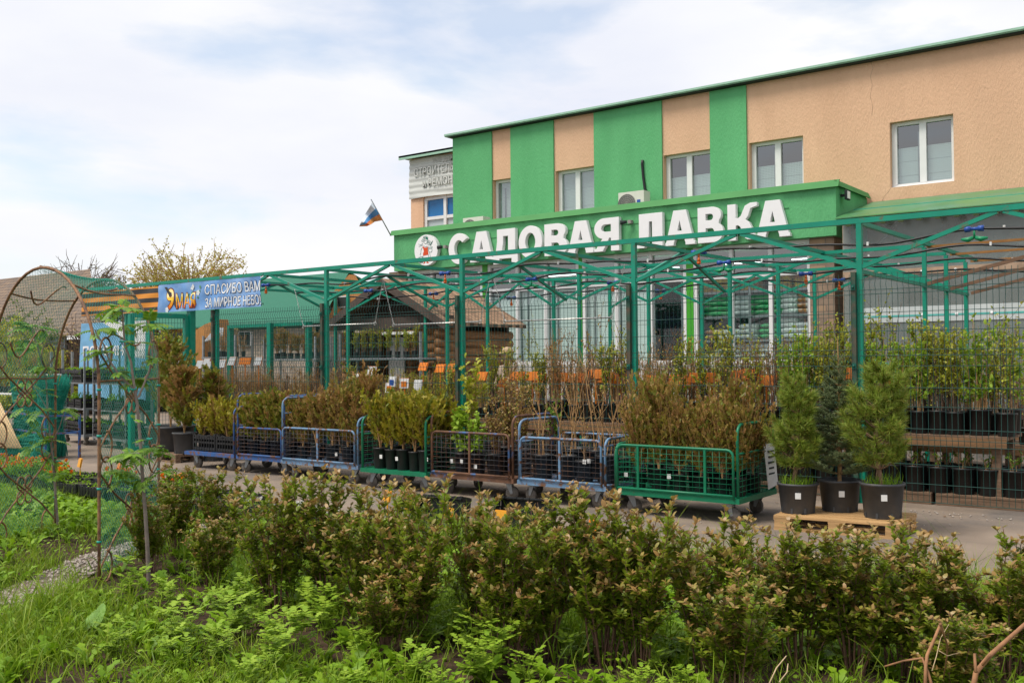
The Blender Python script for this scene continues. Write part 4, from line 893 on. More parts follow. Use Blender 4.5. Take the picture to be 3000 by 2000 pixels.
# striped corner and blossoms behind the date
b = MB()
for k, c in ((0, 0),):
    for d_ in (.02,): b.add([Vector((xs_(478)+x, wav(xs_(478)+x, .5)-.004, bz0+z)) for x, z in ((.02+d_, .5), (.10+d_, .5), (.55+d_, .04), (.42+d_, .04))], [(0,1,2,3)])
b.build('ribbon_corner', mat('ribbon_black', blk, .5), bn)
b = MB()
for x, z, r_ in ((530, .44, .07), (565, .46, .06), (583, .34, .05), (489, .05, .05)):
    for k in range(5):
        a = k*1.257; b.add([Vector((xs_(x)+r_*.6*math.cos(a)+r_*.55*math.cos(q*.785), 0, bz0+z+r_*.6*math.sin(a)+r_*.55*math.sin(q*.785))) for q in range(8)], [tuple(range(8))])
b.v = [(v[0], wav(v[0], .5)-.006, v[2]) for v in b.v]; b.build('blossom_print', mat('blossom_white', (.66,.70,.70), .5, .1), bn)
b = MB()
for i in range(10):
    x, z, a = xs_(rnd.uniform(540, 590)), rnd.uniform(.2, .5), rnd.uniform(0, 6.28); b.add([Vector((x+.05*math.cos(a+q)*w_, 0, bz0+z+.05*math.sin(a+q)*w_)) for q, w_ in ((0, 1), (1.3, .4), (3.14, .6), (4.9, .4))], [(0,1,2,3)])
b.v = [(v[0], wav(v[0], .5)-.005, v[2]) for v in b.v]; b.build('leaf_print', mat('leaf_print_green', (.08,.26,.06), .5, .2), bn)
bl('9', xs_(488), bz0+.06, xs_(508)-xs_(486), .40, redo, fillo, .045, .012, .022); bl('МАЯ', xs_(516), bz0+.07, xs_(574)-xs_(516), .28, redo, fillo, .03, .004, .018)
b = MB()
for x, z in ((bx0, bz1), (bxm, bz1), (bx1, bz1), (bx1, bz0+.02), (bxm, bz0+.02)): b.tube([(x, YB, z), (x+.02, YB+.03, z+.05), (x, YB+.06, 3.30 if z > 3 else z+.02)], .006, 5)
b.build('tie_cord', hose, bn)
# blue board behind the arch
yq = 12.6; bq = thing('garden_board', 'blue and white board lettered ПОКСИН behind the arch netting', 'board', at(205, 1190, yq))
q = [at(222, 946, yq), at(427, 936, yq), at(425, 1095, yq), at(405, 1200, yq), at(228, 1200, yq)]
b = MB(); b.slab([at(226, 1200, yq), at(425, 1195, yq), at(429, 938, yq), at(238, 948, yq)], (0, .03, 0)); b.build('panel', mat('board_blue', (.17,.40,.62), .5, .18, 2.5, stretch=(1,1,2)), bq)
b = MB(); b.add([at(300, 945, yq-.004), at(427, 939, yq-.004), at(424, 1050, yq-.004), at(395, 1046, yq-.004), at(368, 1010, yq-.004), at(335, 965, yq-.004)], [(5,4,3,2,1,0)]); b.build('white_field', letterw, bq)
b = MB(); a_ = at(243, 1043, yq-.012); put_text(b, 'ПОКСИН', a_, at(362, 1043, yq-.012).x-a_.x, at(243, 1014, yq).z-a_.z, .03); b.build('lettering', letterw, bq)
b = MB()
for k in range(3):
    for px, py in ((383, 978), (383, 1016)): b.tube([at(px+t_*.6, py-9*math.sin(t_*.12)+k*5, yq-.008) for t_ in range(0, 30, 4)], .012, 4)
b.build('wing_print', mat('print_dark_gold', (.20,.17,.02), .5), bq)
for px in (243, 410): b = MB(); b.box((at(px, 1100, yq).x, yq+.06, .9), (.06, .06, 1.8)); b.build('support_post', galv, bq)
# ------------------------------------------------------------------ irrigation hoses and hanging rods
lines = [(12.15, 3.10), (13.5, 3.06), (14.9, 3.03), (16.2, 3.0)]
spr = [[(779,831,'o'),(1304,786,'o'),(2047,722,'o'),(2855,713,'g')], [(1080,842,'b'),(1557,802,'g'),(2121,764,'g')], [(1270,843,'o'),(1795,817,'o'),(2361,781,'o')], [(1498,852,'o'),(1935,827,'o'),(2458,796,'o')]]
for li, (Y, z) in enumerate(lines):
    t = thing('irrigation_hose', 'black irrigation hose, the %s from the front, looped under the pergola beams' % ('first','second','third','last')[li], 'hose', (-10, Y, z), None)
    f = lambda x: z+.035*math.sin(x*2.07+li*1.3)+.02*math.sin(x*4.1+li)
    x0_ = -16.6 if li == 0 else -15.5; b = MB(); b.tube([(x0_+i*.2, Y+.03*math.sin(i*.31), f(x0_+i*.2)) for i in range(int((1.2-x0_)/.2))], .016, 6); b.build('pipe', hose, t)
    for px, py, c in spr[li]:
        x = at(px, py, Y).x; zz = f(x); b = MB()
        b.lathe([(.022,-.10),(.036,-.10),(.032,-.04),(.02,-.04),(.02,.04),(.032,.04),(.036,.10),(.022,.10)], 12); b.v = [(x+v[2], Y+v[0], zz+v[1]) for v in b.v]
        s0 = b.build('coupling', bluep, t); b = MB()
        if c == 'g':
            for s_ in (-1, 1): b.tube([(x+s_*.01, Y, zz-.10), (x+s_*.07, Y, zz-.12), (x+s_*.14, Y, zz-.11)], [.02, .03, .012], 8)
            b.cyl((x, Y, zz), (x, Y, zz-.11), .012)
        else: b.cyl((x, Y, zz-.02), (x, Y, zz-.07), .012); b.cyl((x, Y, zz-.06), (x, Y, zz-.13), .008, .03, 10); b.cyl((x, Y, zz-.13), (x, Y, zz-.16), .03, .022, 10)
        b.build('nozzle', greenp if c == 'g' else orangep if c == 'o' else hose, t)
    for i in range(12):
        x = x0_+.9+i*1.5; b = MB(); b.box((x, Y, f(x)+.012), (.022, .036, .045)); b.build('clip', whitec, t)
def rod(a_, e_, tops, lab):
    Y = 13.1; p0, p1 = at(*a_, Y), at(*e_, Y); z = (p0.z+p1.z)/2; p0.z = p1.z = z
    t = thing('hanging_rod', lab, 'hanging rod', (p0+p1)/2); b = MB(); b.cyl(p0, p1, .013, None, 8); b.build('rod', chainm, t)
    for p, tp_ in zip((p0, p1), tops):
        q = at(*tp_, Y); b = MB(); d_ = q-p; n_ = int(d_.length/.036)
        for i in range(n_):
            c = p+d_*((i+.5)/n_); s_ = d_.normalized(); o_ = Vector((0, 1, 0)) if i % 2 else Vector((1, 0, .0))
            b.tube([c+s_*(.022*math.cos(k))+o_*(.009*math.sin(k)) for k in np.linspace(0, 6.28, 7)[:-1]], .0035, 4, True)
        b.tube([p+Vector((.03*math.cos(k), 0, .03*math.sin(k))) for k in np.linspace(0, 6.28, 11)[:-1]], .006, 5, True); b.build('chain', chainm, t)
    return t
c2_ = lambda a_, b_: (1200+a_/3.36, 640+b_/3.36)
rod(c1_(975, 907), c1_(1797, 910), (c1_(875, 500), c1_(1885, 400)), 'steel rod hanging on chains between the banner and the cabin porch')
rod(c1_(2012, 912), c2_(695, 1012), (c1_(1895, 400), c2_(795, 560)), 'steel rod hanging on chains in front of the log cabin')
rod(c2_(935, 1013), c2_(1990, 972), (c2_(818, 550), c2_(2118, 455)), 'steel rod hanging on chains before the white pegboard windows')
# ------------------------------------------------------------------ plants in pots
def pot_mb(r, h, rim=True, n=18, soil_=True):
    b = MB(); b.lathe([(r*.80, 0), (r*.84, h*.05), (r*.985, h*.92), (r*1.05, h*.925), (r*1.05, h), (r*.95, h), (r*.93, h*.88)], n, close=False)
    b.add([(r*.8*math.cos(2*math.pi*j/n), r*.8*math.sin(2*math.pi*j/n), 0) for j in range(n)], [tuple(reversed(range(n)))])
    b.mi = 1; b.add([(r*.93*math.cos(2*math.pi*j/n), r*.93*math.sin(2*math.pi*j/n), h*.88) for j in range(n)], [tuple(range(n))]); return b
def lean(rs, z0, h, w, k=6, bend=.12):
    a = rs.uniform(0, 6.28); s_ = np.linspace(0, 1, k)
    p = np.stack([np.cos(a)*w*s_**1.4+rs.normal(0, bend*.12, k)*s_*h, np.sin(a)*w*s_**1.4+rs.normal(0, bend*.12, k)*s_*h, z0+h*s_], 1); return p
def sapling(seed, h, ns, leaf, nleaf, lsize, spread=.16, pr=.115, ph=.27, bark=barkr, twigs=4, kind='diamond', tops=.35):
    """mesh set of a pot with thin upright stems"""
    rs = np.random.RandomState(seed); tk = TB(); lf = TB()
    for i in range(ns):
        hh_ = h*rs.uniform(.55, 1.0); p = lean(rs, ph*.85, hh_, spread*rs.uniform(.2, 1)); p[:, :2] += rs.normal(0, pr*.3, 2)
        tk.tube(p, np.linspace(.0065, .0022, 6), 4)
        segs = [p[1:]]
        for j in range(twigs):
            m_ = rs.randint(1, 5); d_ = unit(np.array([rs.normal()*.6, rs.normal()*.6, 1.0])); l_ = hh_*rs.uniform(.12, .3); q = np.stack([p[m_]+d_*l_*x for x in (0, .5, 1)])+rs.normal(0, .006, (3, 3)); q[0] = p[m_]
            tk.tube(q, [.003, .002, .0012], 3); segs.append(q)
        P = []
        for q in segs:
            n = rs.poisson(nleaf/len(segs)); ii = rs.randint(0, len(q)-1, n); u = rs.rand(n, 1); P.append(q[ii]*(1-u)+q[ii+1]*u)
        P = np.concatenate(P)
        if len(P):
            P = P[(P[:, 2] > ph+hh_*tops*rs.uniform(.4, 1, len(P)))]; D = unit(rs.normal(0, 1, (len(P), 3))+np.array([0, 0, .7])); lf.leaves(P, D, unit(rs.normal(0, .5, (len(P), 3))+np.array([0, 0, 1])), lsize*rs.uniform(.5, 1.3, len(P)), lsize*.6, kind)
    if not lf.V: lf.leaves([(0, 0, ph)], [(0, 0, 1)], [(1, 0, 0)], .01, .01)
    return pot_mb(pr, ph).mesh('pot', [plastic, compost]), tk.mesh('stems', bark), lf.mesh('leaves', leaf)
def potted(name, label, cat, ms, loc, group=None, rz=None, s=1.0, names=('pot', 'stems', 'leaves')):
    t = thing(name, label, cat, loc, group); local(t); t.rotation_euler = (0, 0, rnd.uniform(0, 6.28) if rz is None else rz); t.scale = (s, s, s)
    for n_, m_ in zip(names, ms): part(n_, m_, t)
    return t
def conifer_set(seed, h, w, leafs, pr=.11, ph=.24, n=620, brown=.3, upright=.75, stems=3, size=.075):
    """thuja or juniper: sprays on upright feathery branches"""
    rs = np.random.RandomState(seed); tk = TB(); lf = TB()
    for i in range(stems):
        p = lean(rs, ph*.85, h*rs.uniform(.7, .95), w*.25); tk.tube(p, np.linspace(.012, .003, 6), 5)
    nb = n//14
    for i in range(nb):
        z = rs.uniform(.05, .95); a = rs.uniform(0, 6.28); rr_ = w*.5*(1-z**1.8*.75)*rs.uniform(.25, 1.05); z0 = ph+h*z*.8
        d_ = np.array([np.cos(a), np.sin(a), 0]); k = 7; s_ = np.linspace(0, 1, k)[:, None]
        L_ = rr_*1.15+.02; q = np.array([0, 0, z0])+d_*L_*s_+np.array([0, 0, 1])*(s_**1.5)*L_*upright*rs.uniform(.7, 1.7)+rs.normal(0, .012, (k, 3))*s_
        tk.tube(q, np.linspace(.0045, .0012, k), 3)
        m_ = 20; ii = rs.randint(1, k-1, m_); u = rs.rand(m_, 1); P = q[ii]*(1-u)+q[ii+1]*u; T = unit(q[ii+1]-q[ii])
        D = unit(T+rs.normal(0, .45, (m_, 3))+np.array([0, 0, .35])); U = unit(rs.normal(0, 1, (m_, 3)))
        mi_ = 1 if rs.rand() < brown*(.15+1.5*z) else 0; lf.leaves(P, D, U, size*rs.uniform(.6, 1.4, m_), size*rs.uniform(.45, .8, m_), 'fan', mi_)
    return pot_mb(pr, ph).mesh('pot', [plastic, compost]), tk.mesh('stems', twigm), lf.mesh('foliage', leafs)
CN = ('pot', 'stems', 'foliage')
# ------------------------------------------------------------------ sapling tables behind the fence
kinds = [
 ('brown', sapling(1, 1.05, 20, LF['ttwig'], 34, .034, bark=twigm), 'thin bare brown saplings'), ('bare', sapling(2, 1.15, 15, LF['ttwig'], 20, .034, bark=barkr), 'bare reddish saplings'),
 ('bud', sapling(3, 1.08, 13, LF['lime'], 48, .042, bark=barkr), 'saplings with small lime buds'), ('leafy', sapling(4, 1.0, 9, LF['lime'], 80, .05, bark=barkm), 'leafy lime green bush'),
 ('tall', sapling(5, 1.45, 7, LF['lime'], 55, .045, bark=barkm, spread=.1), 'tall saplings leafing at the tips'), ('currant', sapling(6, 1.05, 9, LF['herb'], 75, .052, bark=twigm, kind='oval', tops=.1), 'broad leaved green currant bush'),
 ('gold', sapling(7, .9, 14, LF['lime'], 70, .036, bark=twigm), 'yellowish twiggy bush'), ('tan', sapling(8, .88, 22, LF['ttwig'], 26, .03, bark=twigm, spread=.2), 'dense tan twigs')]
protos = {}
def put_sap(k, loc, label, group, s=1.0):
    nm, ms, d_ = kinds[k]
    if k not in protos: protos[k] = potted('potted_sapling', label, 'potted sapling', ms, loc, group, s=s); return protos[k]
    return dup(protos[k], loc, rnd.uniform(0, 6.28), s, label, group)
tables = [(12.55, .80, 'front'), (13.75, .62, 'second'), (15.3, .62, 'third'), (16.75, .62, 'last')]
for Y, zt, nm in tables:
    for ti in range(5):
        x0, x1 = -2.2-3.05*ti-2.95, -2.2-3.05*ti
        if Y > 15 and x0 < -11.8: continue
        t = thing('plant_table', 'weathered timber plant table of the %s row, %s' % (nm, ('before the translucent shed','beside the potted conifers','middle of the fence','behind the blue carts','nearest the gate')[ti]), 'table', ((x0+x1)/2, Y, 0))
        b = MB()
        for j in range(6): b.box(((x0+x1)/2, Y-.38+j*.152, zt-.02), (x1-x0, .13, .04))
        b.build('top_boards', woodg, t)
        b = MB(); b.box(((x0+x1)/2, Y-.47, zt-.07), (x1-x0, .03, .10)); b.build('front_rail', mat('brown_board', (.22,.12,.055), .8, .3, 5, stretch=(.4,4,4)) if 'brown_board' not in MATS else MATS['brown_board'], t)
        for x in (x0+.12, (x0+x1)/2, x1-.12):
            for s_ in (-1, 1): b = MB(); b.box((x, Y+s_*.36, (zt-.04)/2), (.09, .08, zt-.04)); b.build('leg', woodg, t)
cnt = 0
lbl = lambda k, nm: '%s in a black pot on the %s plant table' % (kinds[k][2], nm)
for ri, (Y, zt, nm) in enumerate(tables):
    for rowi, dy in enumerate((-.26, .12) if ri < 2 else (-.1,)):
        x = -2.25
        while x > (-17.1 if ri < 2 else -11.0):
            w_ = rnd.random()
            if ri == 0: k = rnd.choice([3,5,3,5,3,4,5]) if x > -4.8 else rnd.choice([2,1,0,1,3,7,0]) if x > -9.5 else rnd.choice([6,3,6,2,7]) if x > -12.7 else rnd.choice([0,7,0,7,1])
            elif ri == 1: k = rnd.choice([0,1,2,4,0,1]) if x > -10 else rnd.choice([0,7,2,6,1]) if x > -13 else rnd.choice([0,7,7,6])
            else: k = rnd.choice([1,4,2,0,4])
            put_sap(k, (x+rnd.uniform(-.03, .03), Y+dy+rnd.uniform(-.03, .03), zt), lbl(k, nm), 'potted saplings on the tables behind the fence', rnd.uniform(.85, 1.12)*(.92 if ri == 1 else .8 if ri > 1 else 1)*(1.0 if x > -8.8 else .84 if x > -9.8 else .66 if ri == 0 else .76)); cnt += 1
            x -= rnd.uniform(.21, .25) if ri == 0 and x > -5.4 else rnd.uniform(.27, .31) if ri < 2 else rnd.uniform(.30, .38)
# tall plants sticking out
for px, Y, top, k in ((1745, 12.7, 845, 'rust'), (1560, 12.9, 880, 'x'), (1420, 13, 930, 'y'), (2760, 12.9, 930, 'white')):
    p = at(px, 1000, Y); ht = at(px, top, Y).z-.95
    ms = sapling({'rust': 31, 'x': 32, 'y': 33, 'white': 34}[k], ht, 3 if k != 'white' else 6, LF['ttwig'] if k == 'rust' else LF['lime'] if k != 'white' else leafmat('blossom', [(.7,.68,.62),(.75,.74,.7),(.24,.30,.03)]), 60, .045 if k == 'rust' else .035, .10, bark=barkr)
    potted('tall_sapling', {'rust': 'tall sapling with rust red dry catkins before the pegboard windows', 'x': 'tall thin bare sapling leaning before the pegboard windows', 'y': 'tall sapling with lime tips beside the log cabin', 'white': 'tall sapling with small white blossom in front of the translucent shed'}[k], 'potted sapling', ms, (p.x, Y, .7), s=1)
# dense black pots stored below the front tables
ub = pot_mb(.13, .30).mesh('pot', [plastic, compost]); us = sapling(9, .28, 5, LF['fresh'], 22, .035, pr=.13, ph=.30, bark=twigm)
up0 = None
pal = MB()
for i in range(13):
    x = -2.4-1.15*i
    t = thing('storage_pallet', 'grey timber pallet lying under the front plant table', 'pallet', (x, 12.5, 0), 'pallets under the front table'); b = MB()
    for j in range(6): b.box((x, 12.12+j*.15, .12), (1.1, .11, .022))
    b.build('deck', woodg, t)
    for yy in (12.12, 12.5, 12.87): b = MB(); b.box((x, yy, .055), (1.1, .10, .105)); b.build('runner', woodg, t)
for r_ in range(2):
    x = -2.15
    while x > -17:
        loc = (x, 12.22+.36*r_, .132)
        if up0 is None: up0 = potted('low_potted_plant', 'low plant in a black pot on a pallet under the front table', 'potted plant', us, loc, 'low pots under the front table')
        else: dup(up0, loc, rnd.uniform(0, 6))
        x -= .265
# price cards on orange stakes
def card(loc, face, stake, label, rz=0, tilt=.35, w_=.25, h_=.14, sl=.45):
    t = thing('price_card', label, 'price card', loc, 'price cards among the saplings'); local(t); t.rotation_euler = (0, 0, rz)
    b = MB(); b.box((0, 0, sl*.5), (.022, .008, sl)); part('stake', b.mesh('stake', stake), t)
    M_ = Matrix.Rotation(-tilt, 3, 'X'); b = MB(); b.box((0, -.01, sl+h_*.4), (w_, .008, h_), M=M_); part('card', b.mesh('card', face), t)
    b = MB(); b.box((0, .004, sl+h_*.4), (w_*1.06, .008, h_*1.06), M=M_); part('holder', b.mesh('holder', stake), t)
    return t
cp0 = [card((0, -50, 0), orange, orange, 'x'), card((0, -50, 0), whitec, orange, 'x', w_=.19, h_=.17)]
cbl = ['orange price card standing among the bare saplings', 'white sheeted price card on an orange stake among the bare saplings']
used = set()
def put_card(px, py, Y, k, rz=None):
    p = at(px, py, Y); z = p.z-.50; loc = (p.x, Y, z)
    o = cp0[k] if k not in used else dup(cp0[k]); used.add(k)
    o.location = loc; o.rotation_euler = (0, 0, rnd.uniform(-.3, .3) if rz is None else rz); o['label'] = cbl[k]
for px, py in ((1410,1103),(1478,1122),(1515,1103),(1560,1103),(1580,1108),(1640,1106),(1690,1108),(1745,1097),(1775,1108),(1820,1112),(1850,1113),(1905,1115),(1985,1113),(2000,1120),(2040,1108),(2085,1108),(2165,1102),(2195,1098),(2245,1116),(2325,1120),(2480,1130),(2510,1095),(2620,1125),(1240,1075),(1290,1080),(1330,1078)): put_card(px, py, 12.46, 0)
for px, py in ((605,1065),(622,1072),(650,1068),(680,1060),(718,1058),(757,1060),(585,1070),(515,1065),(540,1062),(1040,1110),(1090,1090)): put_card(px, py, 12.46, 1 if px != 718 else 0)
for px, py, c in ((1150,1120,bluep),(1185,1125,orange),(1142,1138,orange),(1225,1130,whitec)):
    p = at(px, py, 12.0); t = card((p.x, 12.0, p.z-.5), whitec, orange if c is orange else whitec, 'white picture card with %s patch behind the blue carts' % ('a blue' if c is bluep else 'a grey' if c is whitec else 'a large orange' if px > 1160 else 'a small orange'), rnd.uniform(-.3, .3), .1, .16, .16); del t['group']
    b = MB(); b.box((0, -.022, .5), (.10, .006, .09)); part('picture', b.mesh('picture', c), t)
# ------------------------------------------------------------------ roll carts
def arcpts(x, y, z, r, a0, a1, n, ax): return [(x+(r*math.cos(R(a0+(a1-a0)*i/n)) if ax == 'x' else 0), y+(r*math.cos(R(a0+(a1-a0)*i/n)) if ax == 'y' else 0), z+r*math.sin(R(a0+(a1-a0)*i/n))) for i in range(n+1)]
def castor(b, w_, x, y, rz):
    c, s_ = math.cos(rz), math.sin(rz)
    def P(u, v, z): return (x+u*c-v*s_, y+u*s_+v*c, z)
    b.box((x, y, .20), (.10, .10, .012), rz)
    for v in (-.028, .028): b.slab([P(-.04, v, .195), P(.04, v, .195), P(.055, v, .08), P(.025, v, .07)], Vector((-s_*.004, c*.004, 0)))
    w_.cyl(P(.04, -.02, .082), P(.04, .02, .082), .082, None, 18); w_.cyl(P(.04, -.026, .082), P(.04, .026, .082), .03, None, 10)
def grid_panel(b, p, q, z0, z1, nx, nz, r=.0028):
    p, q = Vector(p), Vector(q)
    for i in range(nx+1): a = p+(q-p)*i/nx; b.tube([(a.x, a.y, z0), (a.x, a.y, z1)], r, 4)
    for j in range(nz+1): z = z0+(z1-z0)*j/nz; b.tube([(p.x, p.y, z), (q.x, q.y, z)], r, 4)
def cart(label, x0, x1, yf, dep, pm, wm, left=None, right=None, front=None, back=None, bars=1, rails=False, cz=.24, platm=None):
    """left/right/front/back: heights of those sides; left/right given as (height, straight?)"""
    t = thing('roll_cart', label, 'cart', ((x0+x1)/2, yf+dep/2, 0)); yb = yf+dep
    b = MB()
    for a, q in (((x0, yf), (x1, yf)), ((x1, yf), (x1, yb)), ((x1, yb), (x0, yb)), ((x0, yb), (x0, yf))): b.bar((*a, cz), (*q, cz), .055, .06) if False else b.box(((a[0]+q[0])/2, (a[1]+q[1])/2, cz), (abs(q[0]-a[0])+.045 if a[1] == q[1] else .045, abs(q[1]-a[1])-.045 if a[0] == q[0] else .045, .055))
    b.box(((x0+x1)/2, (yf+yb)/2, cz+.012), (x1-x0-.04, dep-.04, .02)); b.build('platform', platm or pm, t)
    for x, y in ((x0+.13, yf+.10), (x1-.13, yf+.10), (x0+.13, yb-.10), (x1-.13, yb-.10)):
        b = MB(); w_ = MB(); castor(b, w_, x, y, rnd.choice([.2, -.3, 2.9, 3.4, .6])); c_ = b.build('castor', galv, t); w_.build('wheel', rubber, c_)
    def hoop(x, h, nm):
        r = .11; b = MB(); z0 = cz
        pts = [(x, yf, z0), (x, yf, h-r)]+arcpts(x, yf+r, h-r, r, 180, 90, 5, 'y')[1:]+arcpts(x, yb-r, h-r, r, 90, 0, 5, 'y')+[(x, yb, z0)]
        b.tube(pts, .0165, 8); return b.build(nm, pm, t)
    for side, x in ((left, x0), (right, x1)):
        if side:
            hoop(x, side, 'end_hoop'); g = MB(); hg = min(side-.02, .72); grid_panel(g, (x, yf+.01, 0), (x, yb-.01, 0), cz+.03, hg, 9, 8); g.build('end_mesh', wm, t)
            b = MB(); b.tube([(x, yf, hg), (x, yb, hg)], .012, 6)
            if rails: b.tube([(x, yf, (side+hg)/2), (x, yb, (side+hg)/2)], .012, 6)
            b.build('end_rail', pm, t)
    for side, y, nm in ((front, yf-.03, 'front'), (back, yb, 'back')):
        if side:
            r = .07; h = side; a, q = x0+.035, x1-.035; b = MB()
            b.tube([(a, y, cz+.02), (a, y, h-r)]+arcpts(a+r, y, h-r, r, 180, 90, 4, 'x')[1:]+arcpts(q-r, y, h-r, r, 90, 0, 4, 'x')+[(q, y, cz+.02)], .0145, 8)
            b.tube([(a, y, cz+.05), (q, y, cz+.05)], .0145, 8)
            for i in range(bars): xx = a+(q-a)*(i+1)/(bars+1) if bars != 2 else a+(q-a)*(.19 if i == 0 else .77); b.bar((xx, y, cz+.05), (xx, y, h), .026, .022)
            b.build(nm+'_frame', pm, t); g = MB(); grid_panel(g, (a, y, 0), (q, y, 0), cz+.06, h-.02, int((q-a)/.075), int((h-cz)/.065)); g.build(nm+'_mesh', wm, t)
    return t
cart('low flatbed cart with rusty blue edge carrying two black thuja crates', -13.95, -12.72, 9.80, .80, blue_rust, wire_rust, None, 1.0, None, None)
cart('tall blue hooped cart with rusty mesh full of green thujas, nearest the crates', -12.60, -11.52, 9.78, .82, blue_rust, wire_rust, 1.20, 1.19, .70, None, 0)
cart('blue and rusty cart with a high railed left hoop and junipers', -11.46, -9.90, 9.70, .82, lblue_rust, wire_rust, 1.17, .92, .74, .74, 1, True)
cart('green cart with open front showing five black pots', -9.66, -8.52, 9.55, .82, cart_g, cart_g, .96, .98, None, .74, 1)
cart('rusty brown cart with a blue hoop and a lime leaved shrub', -8.48, -7.18, 9.62, .85, rust, wire_rust, 1.03, 1.02, .80, .80, 1)
cart('rusty light blue cart full of bare twigs', -7.08, -5.88, 9.62, .85, lblue_rust, wire_rust, .98, .80, .78, .78, 1)
gc = cart('wide bright green cart full of brown junipers beside the potted conifers', -5.68, -4.24, 9.52, .95, cart_g, cart_g, .76, 1.02, .76, .74, 2)
b = MB(); b.slab([(-4.20, 10.10, .78), (-4.20, 10.38, .78), (-4.17, 10.40, .33), (-4.17, 10.14, .30)], (.006, 0, 0)); nb_ = b.build('notice_sheet', whitec, gc)
b = MB()
for j in range(5): b.box((-4.178+.0, 10.25, .70-j*.06), (.012, .16-.03*(j % 2), .018))
b.build('printed_lines', dark, nb_)
# crates on the flatbed
def crate_mesh(L_=.6, W_=.4, H_=.2, rim=True):
    b = MB(); t = .012
    b.box((0, 0, t/2), (L_-.04, W_-.04, t))
    for s_ in (-1, 1):
        for z, h in ((.03, .05), (H_*.48, .03), (H_*.72, .03)):
            b.box((0, s_*(W_/2-.012), z), (L_-.02, t, h)); b.box((s_*(L_/2-.012), 0, z), (t, W_-.05, h))
        for i in range(9): b.box((-L_/2+.03+i*(L_-.06)/8, s_*(W_/2-.010), H_*.45), (.014, t*1.4, H_*.9))
        for i in range(6): b.box((s_*(L_/2-.010), -W_/2+.03+i*(W_-.06)/5, H_*.45), (t*1.4, .014, H_*.9))
        # scalloped top rim: raised corners, dipped handles
        n = 16
        for ax in (0, 1):
            l_ = (L_ if ax == 0 else W_); pr = []
            for i in range(n+1):
                u = -l_/2+l_*i/n; e = abs(i/n-.5)*2; z = H_-.035+.035*(1 if e > .82 else 0 if e > .55 else .55 if e > .3 else .2)
                pr.append((u, z))
            for (u0, z0), (u1, z1) in zip(pr, pr[1:]):
                p = [(u0, z0-.035), (u1, z1-.035), (u1, z1), (u0, z0)]
                q = [(u, s_*(W_/2-.004), z) if ax == 0 else (s_*(L_/2-.004), u, z) for u, z in p]
                b.slab(q, (0, -s_*.016, 0) if ax == 0 else (-s_*.016, 0, 0))
        for r_ in (-1, 1): b.box((s_*(L_/2-.02), r_*(W_/2-.02), H_/2), (.03, .03, H_))
    return b.mesh('crate', plastic)
crm = crate_mesh(); crt = crate_mesh(.6, .4, .135)
def crate(loc, label, rz=0, me=None, group=None): o = bpy.data.objects.new('crate', me or crm); COL.objects.link(o); o.location = loc; o.rotation_euler = (0, 0, rz); return tag(o, label, 'crate', group)
crb = crate_mesh(.60, .5, .28)
crate((-13.64, 10.16, .275), 'black slatted crate of golden thujas, left of the pair on the flatbed cart', 0, crb); crate((-13.03, 10.16, .275), 'black slatted crate of golden thujas, right of the pair on the flatbed cart', 0, crb)
thA = [conifer_set(50+i, .62, .42, [LF['gold'], LF['thujab']], .08, .2, 560, .25, 1.3, 3, .065) for i in range(3)]
thB = [conifer_set(60+i, .78, .55, [LF['thuja'], LF['thujab']], .10, .24, 950, .22, 1.0) for i in range(3)]
juB = [conifer_set(70+i, .80, .62, [LF['juniper'], LF['thujab']], .10, .24, 1000, .5, 1.3, 4, .062) for i in range(3)]
juC = [conifer_set(80+i, .95, .60, [LF['juniper'], LF['thujab']], .10, .24, 1150, .42, 1.6, 4, .062) for i in range(2)]
prot2 = {}
def put_con(key, ms, loc, name, cat, label, group, s=1.0):
    if key not in prot2: prot2[key] = potted(name, label, cat, ms, loc, group, None, s, CN)
    else: dup(prot2[key], loc, rnd.uniform(0, 6.28), s, label, group)
for i, x in enumerate((-13.82, -13.62, -13.45, -13.2, -13.0, -12.84)):
    for j, y in enumerate((10.04, 10.28)): put_con('A%d' % ((i+j) % 3), thA[(i+j) % 3], (x, y, .30), 'small_thuja', 'thuja', 'small golden brown thuja standing in the black crates', 'thujas in the flatbed crates', rnd.uniform(.75, 1.0))
zc = .263
for i, x in enumerate((-12.42, -12.15, -11.88, -11.65)):
    for j, y in enumerate((9.95, 10.3)): put_con('B%d' % ((i+2*j) % 3), thB[(i+2*j) % 3], (x, y, zc), 'potted_thuja', 'thuja', 'green potted thuja in the tall blue hooped cart', 'thujas in the tall blue cart', rnd.uniform(.85, 1.05))
for i, x in enumerate((-11.25, -10.95, -10.62, -10.3, -10.05)):
    for j, y in enumerate((9.9, 10.25)): put_con('J%d' % ((i+j) % 3), juB[(i+j) % 3], (x, y, zc), 'potted_juniper', 'juniper', 'dark brownish juniper in the railed blue cart', 'junipers in the railed blue cart', rnd.uniform(.9, 1.25) if i in (2, 3) else rnd.uniform(.75, .95))
for i, x in enumerate((-9.45, -9.24, -9.03, -8.82, -8.64)):
    for j, y in enumerate((9.68, 10.05)): put_con('G%d' % ((i+j) % 2), [conifer_set(90+q, .66, .50, [LF['gold'], LF['thuja']], .095, .27, 760, .35, 1.2) for q in range(2)][(i+j) % 2] if 'G%d' % ((i+j) % 2) not in prot2 else None, (x, y, zc), 'golden_thuja', 'thuja', 'olive gold thuja in a black pot on the open green cart', 'thujas on the open green cart', rnd.uniform(.9, 1.05))
for i, x in enumerate((-5.5, -5.25, -5.0, -4.75, -4.5, -4.32)):
    for j, y in enumerate((9.72, 10.1)): put_con('K%d' % ((i+j) % 2), juC[(i+j) % 2], (x, y, zc), 'brown_juniper', 'juniper', 'rusty brown juniper in the wide green cart', 'junipers in the wide green cart', rnd.uniform(.74, 1.08))
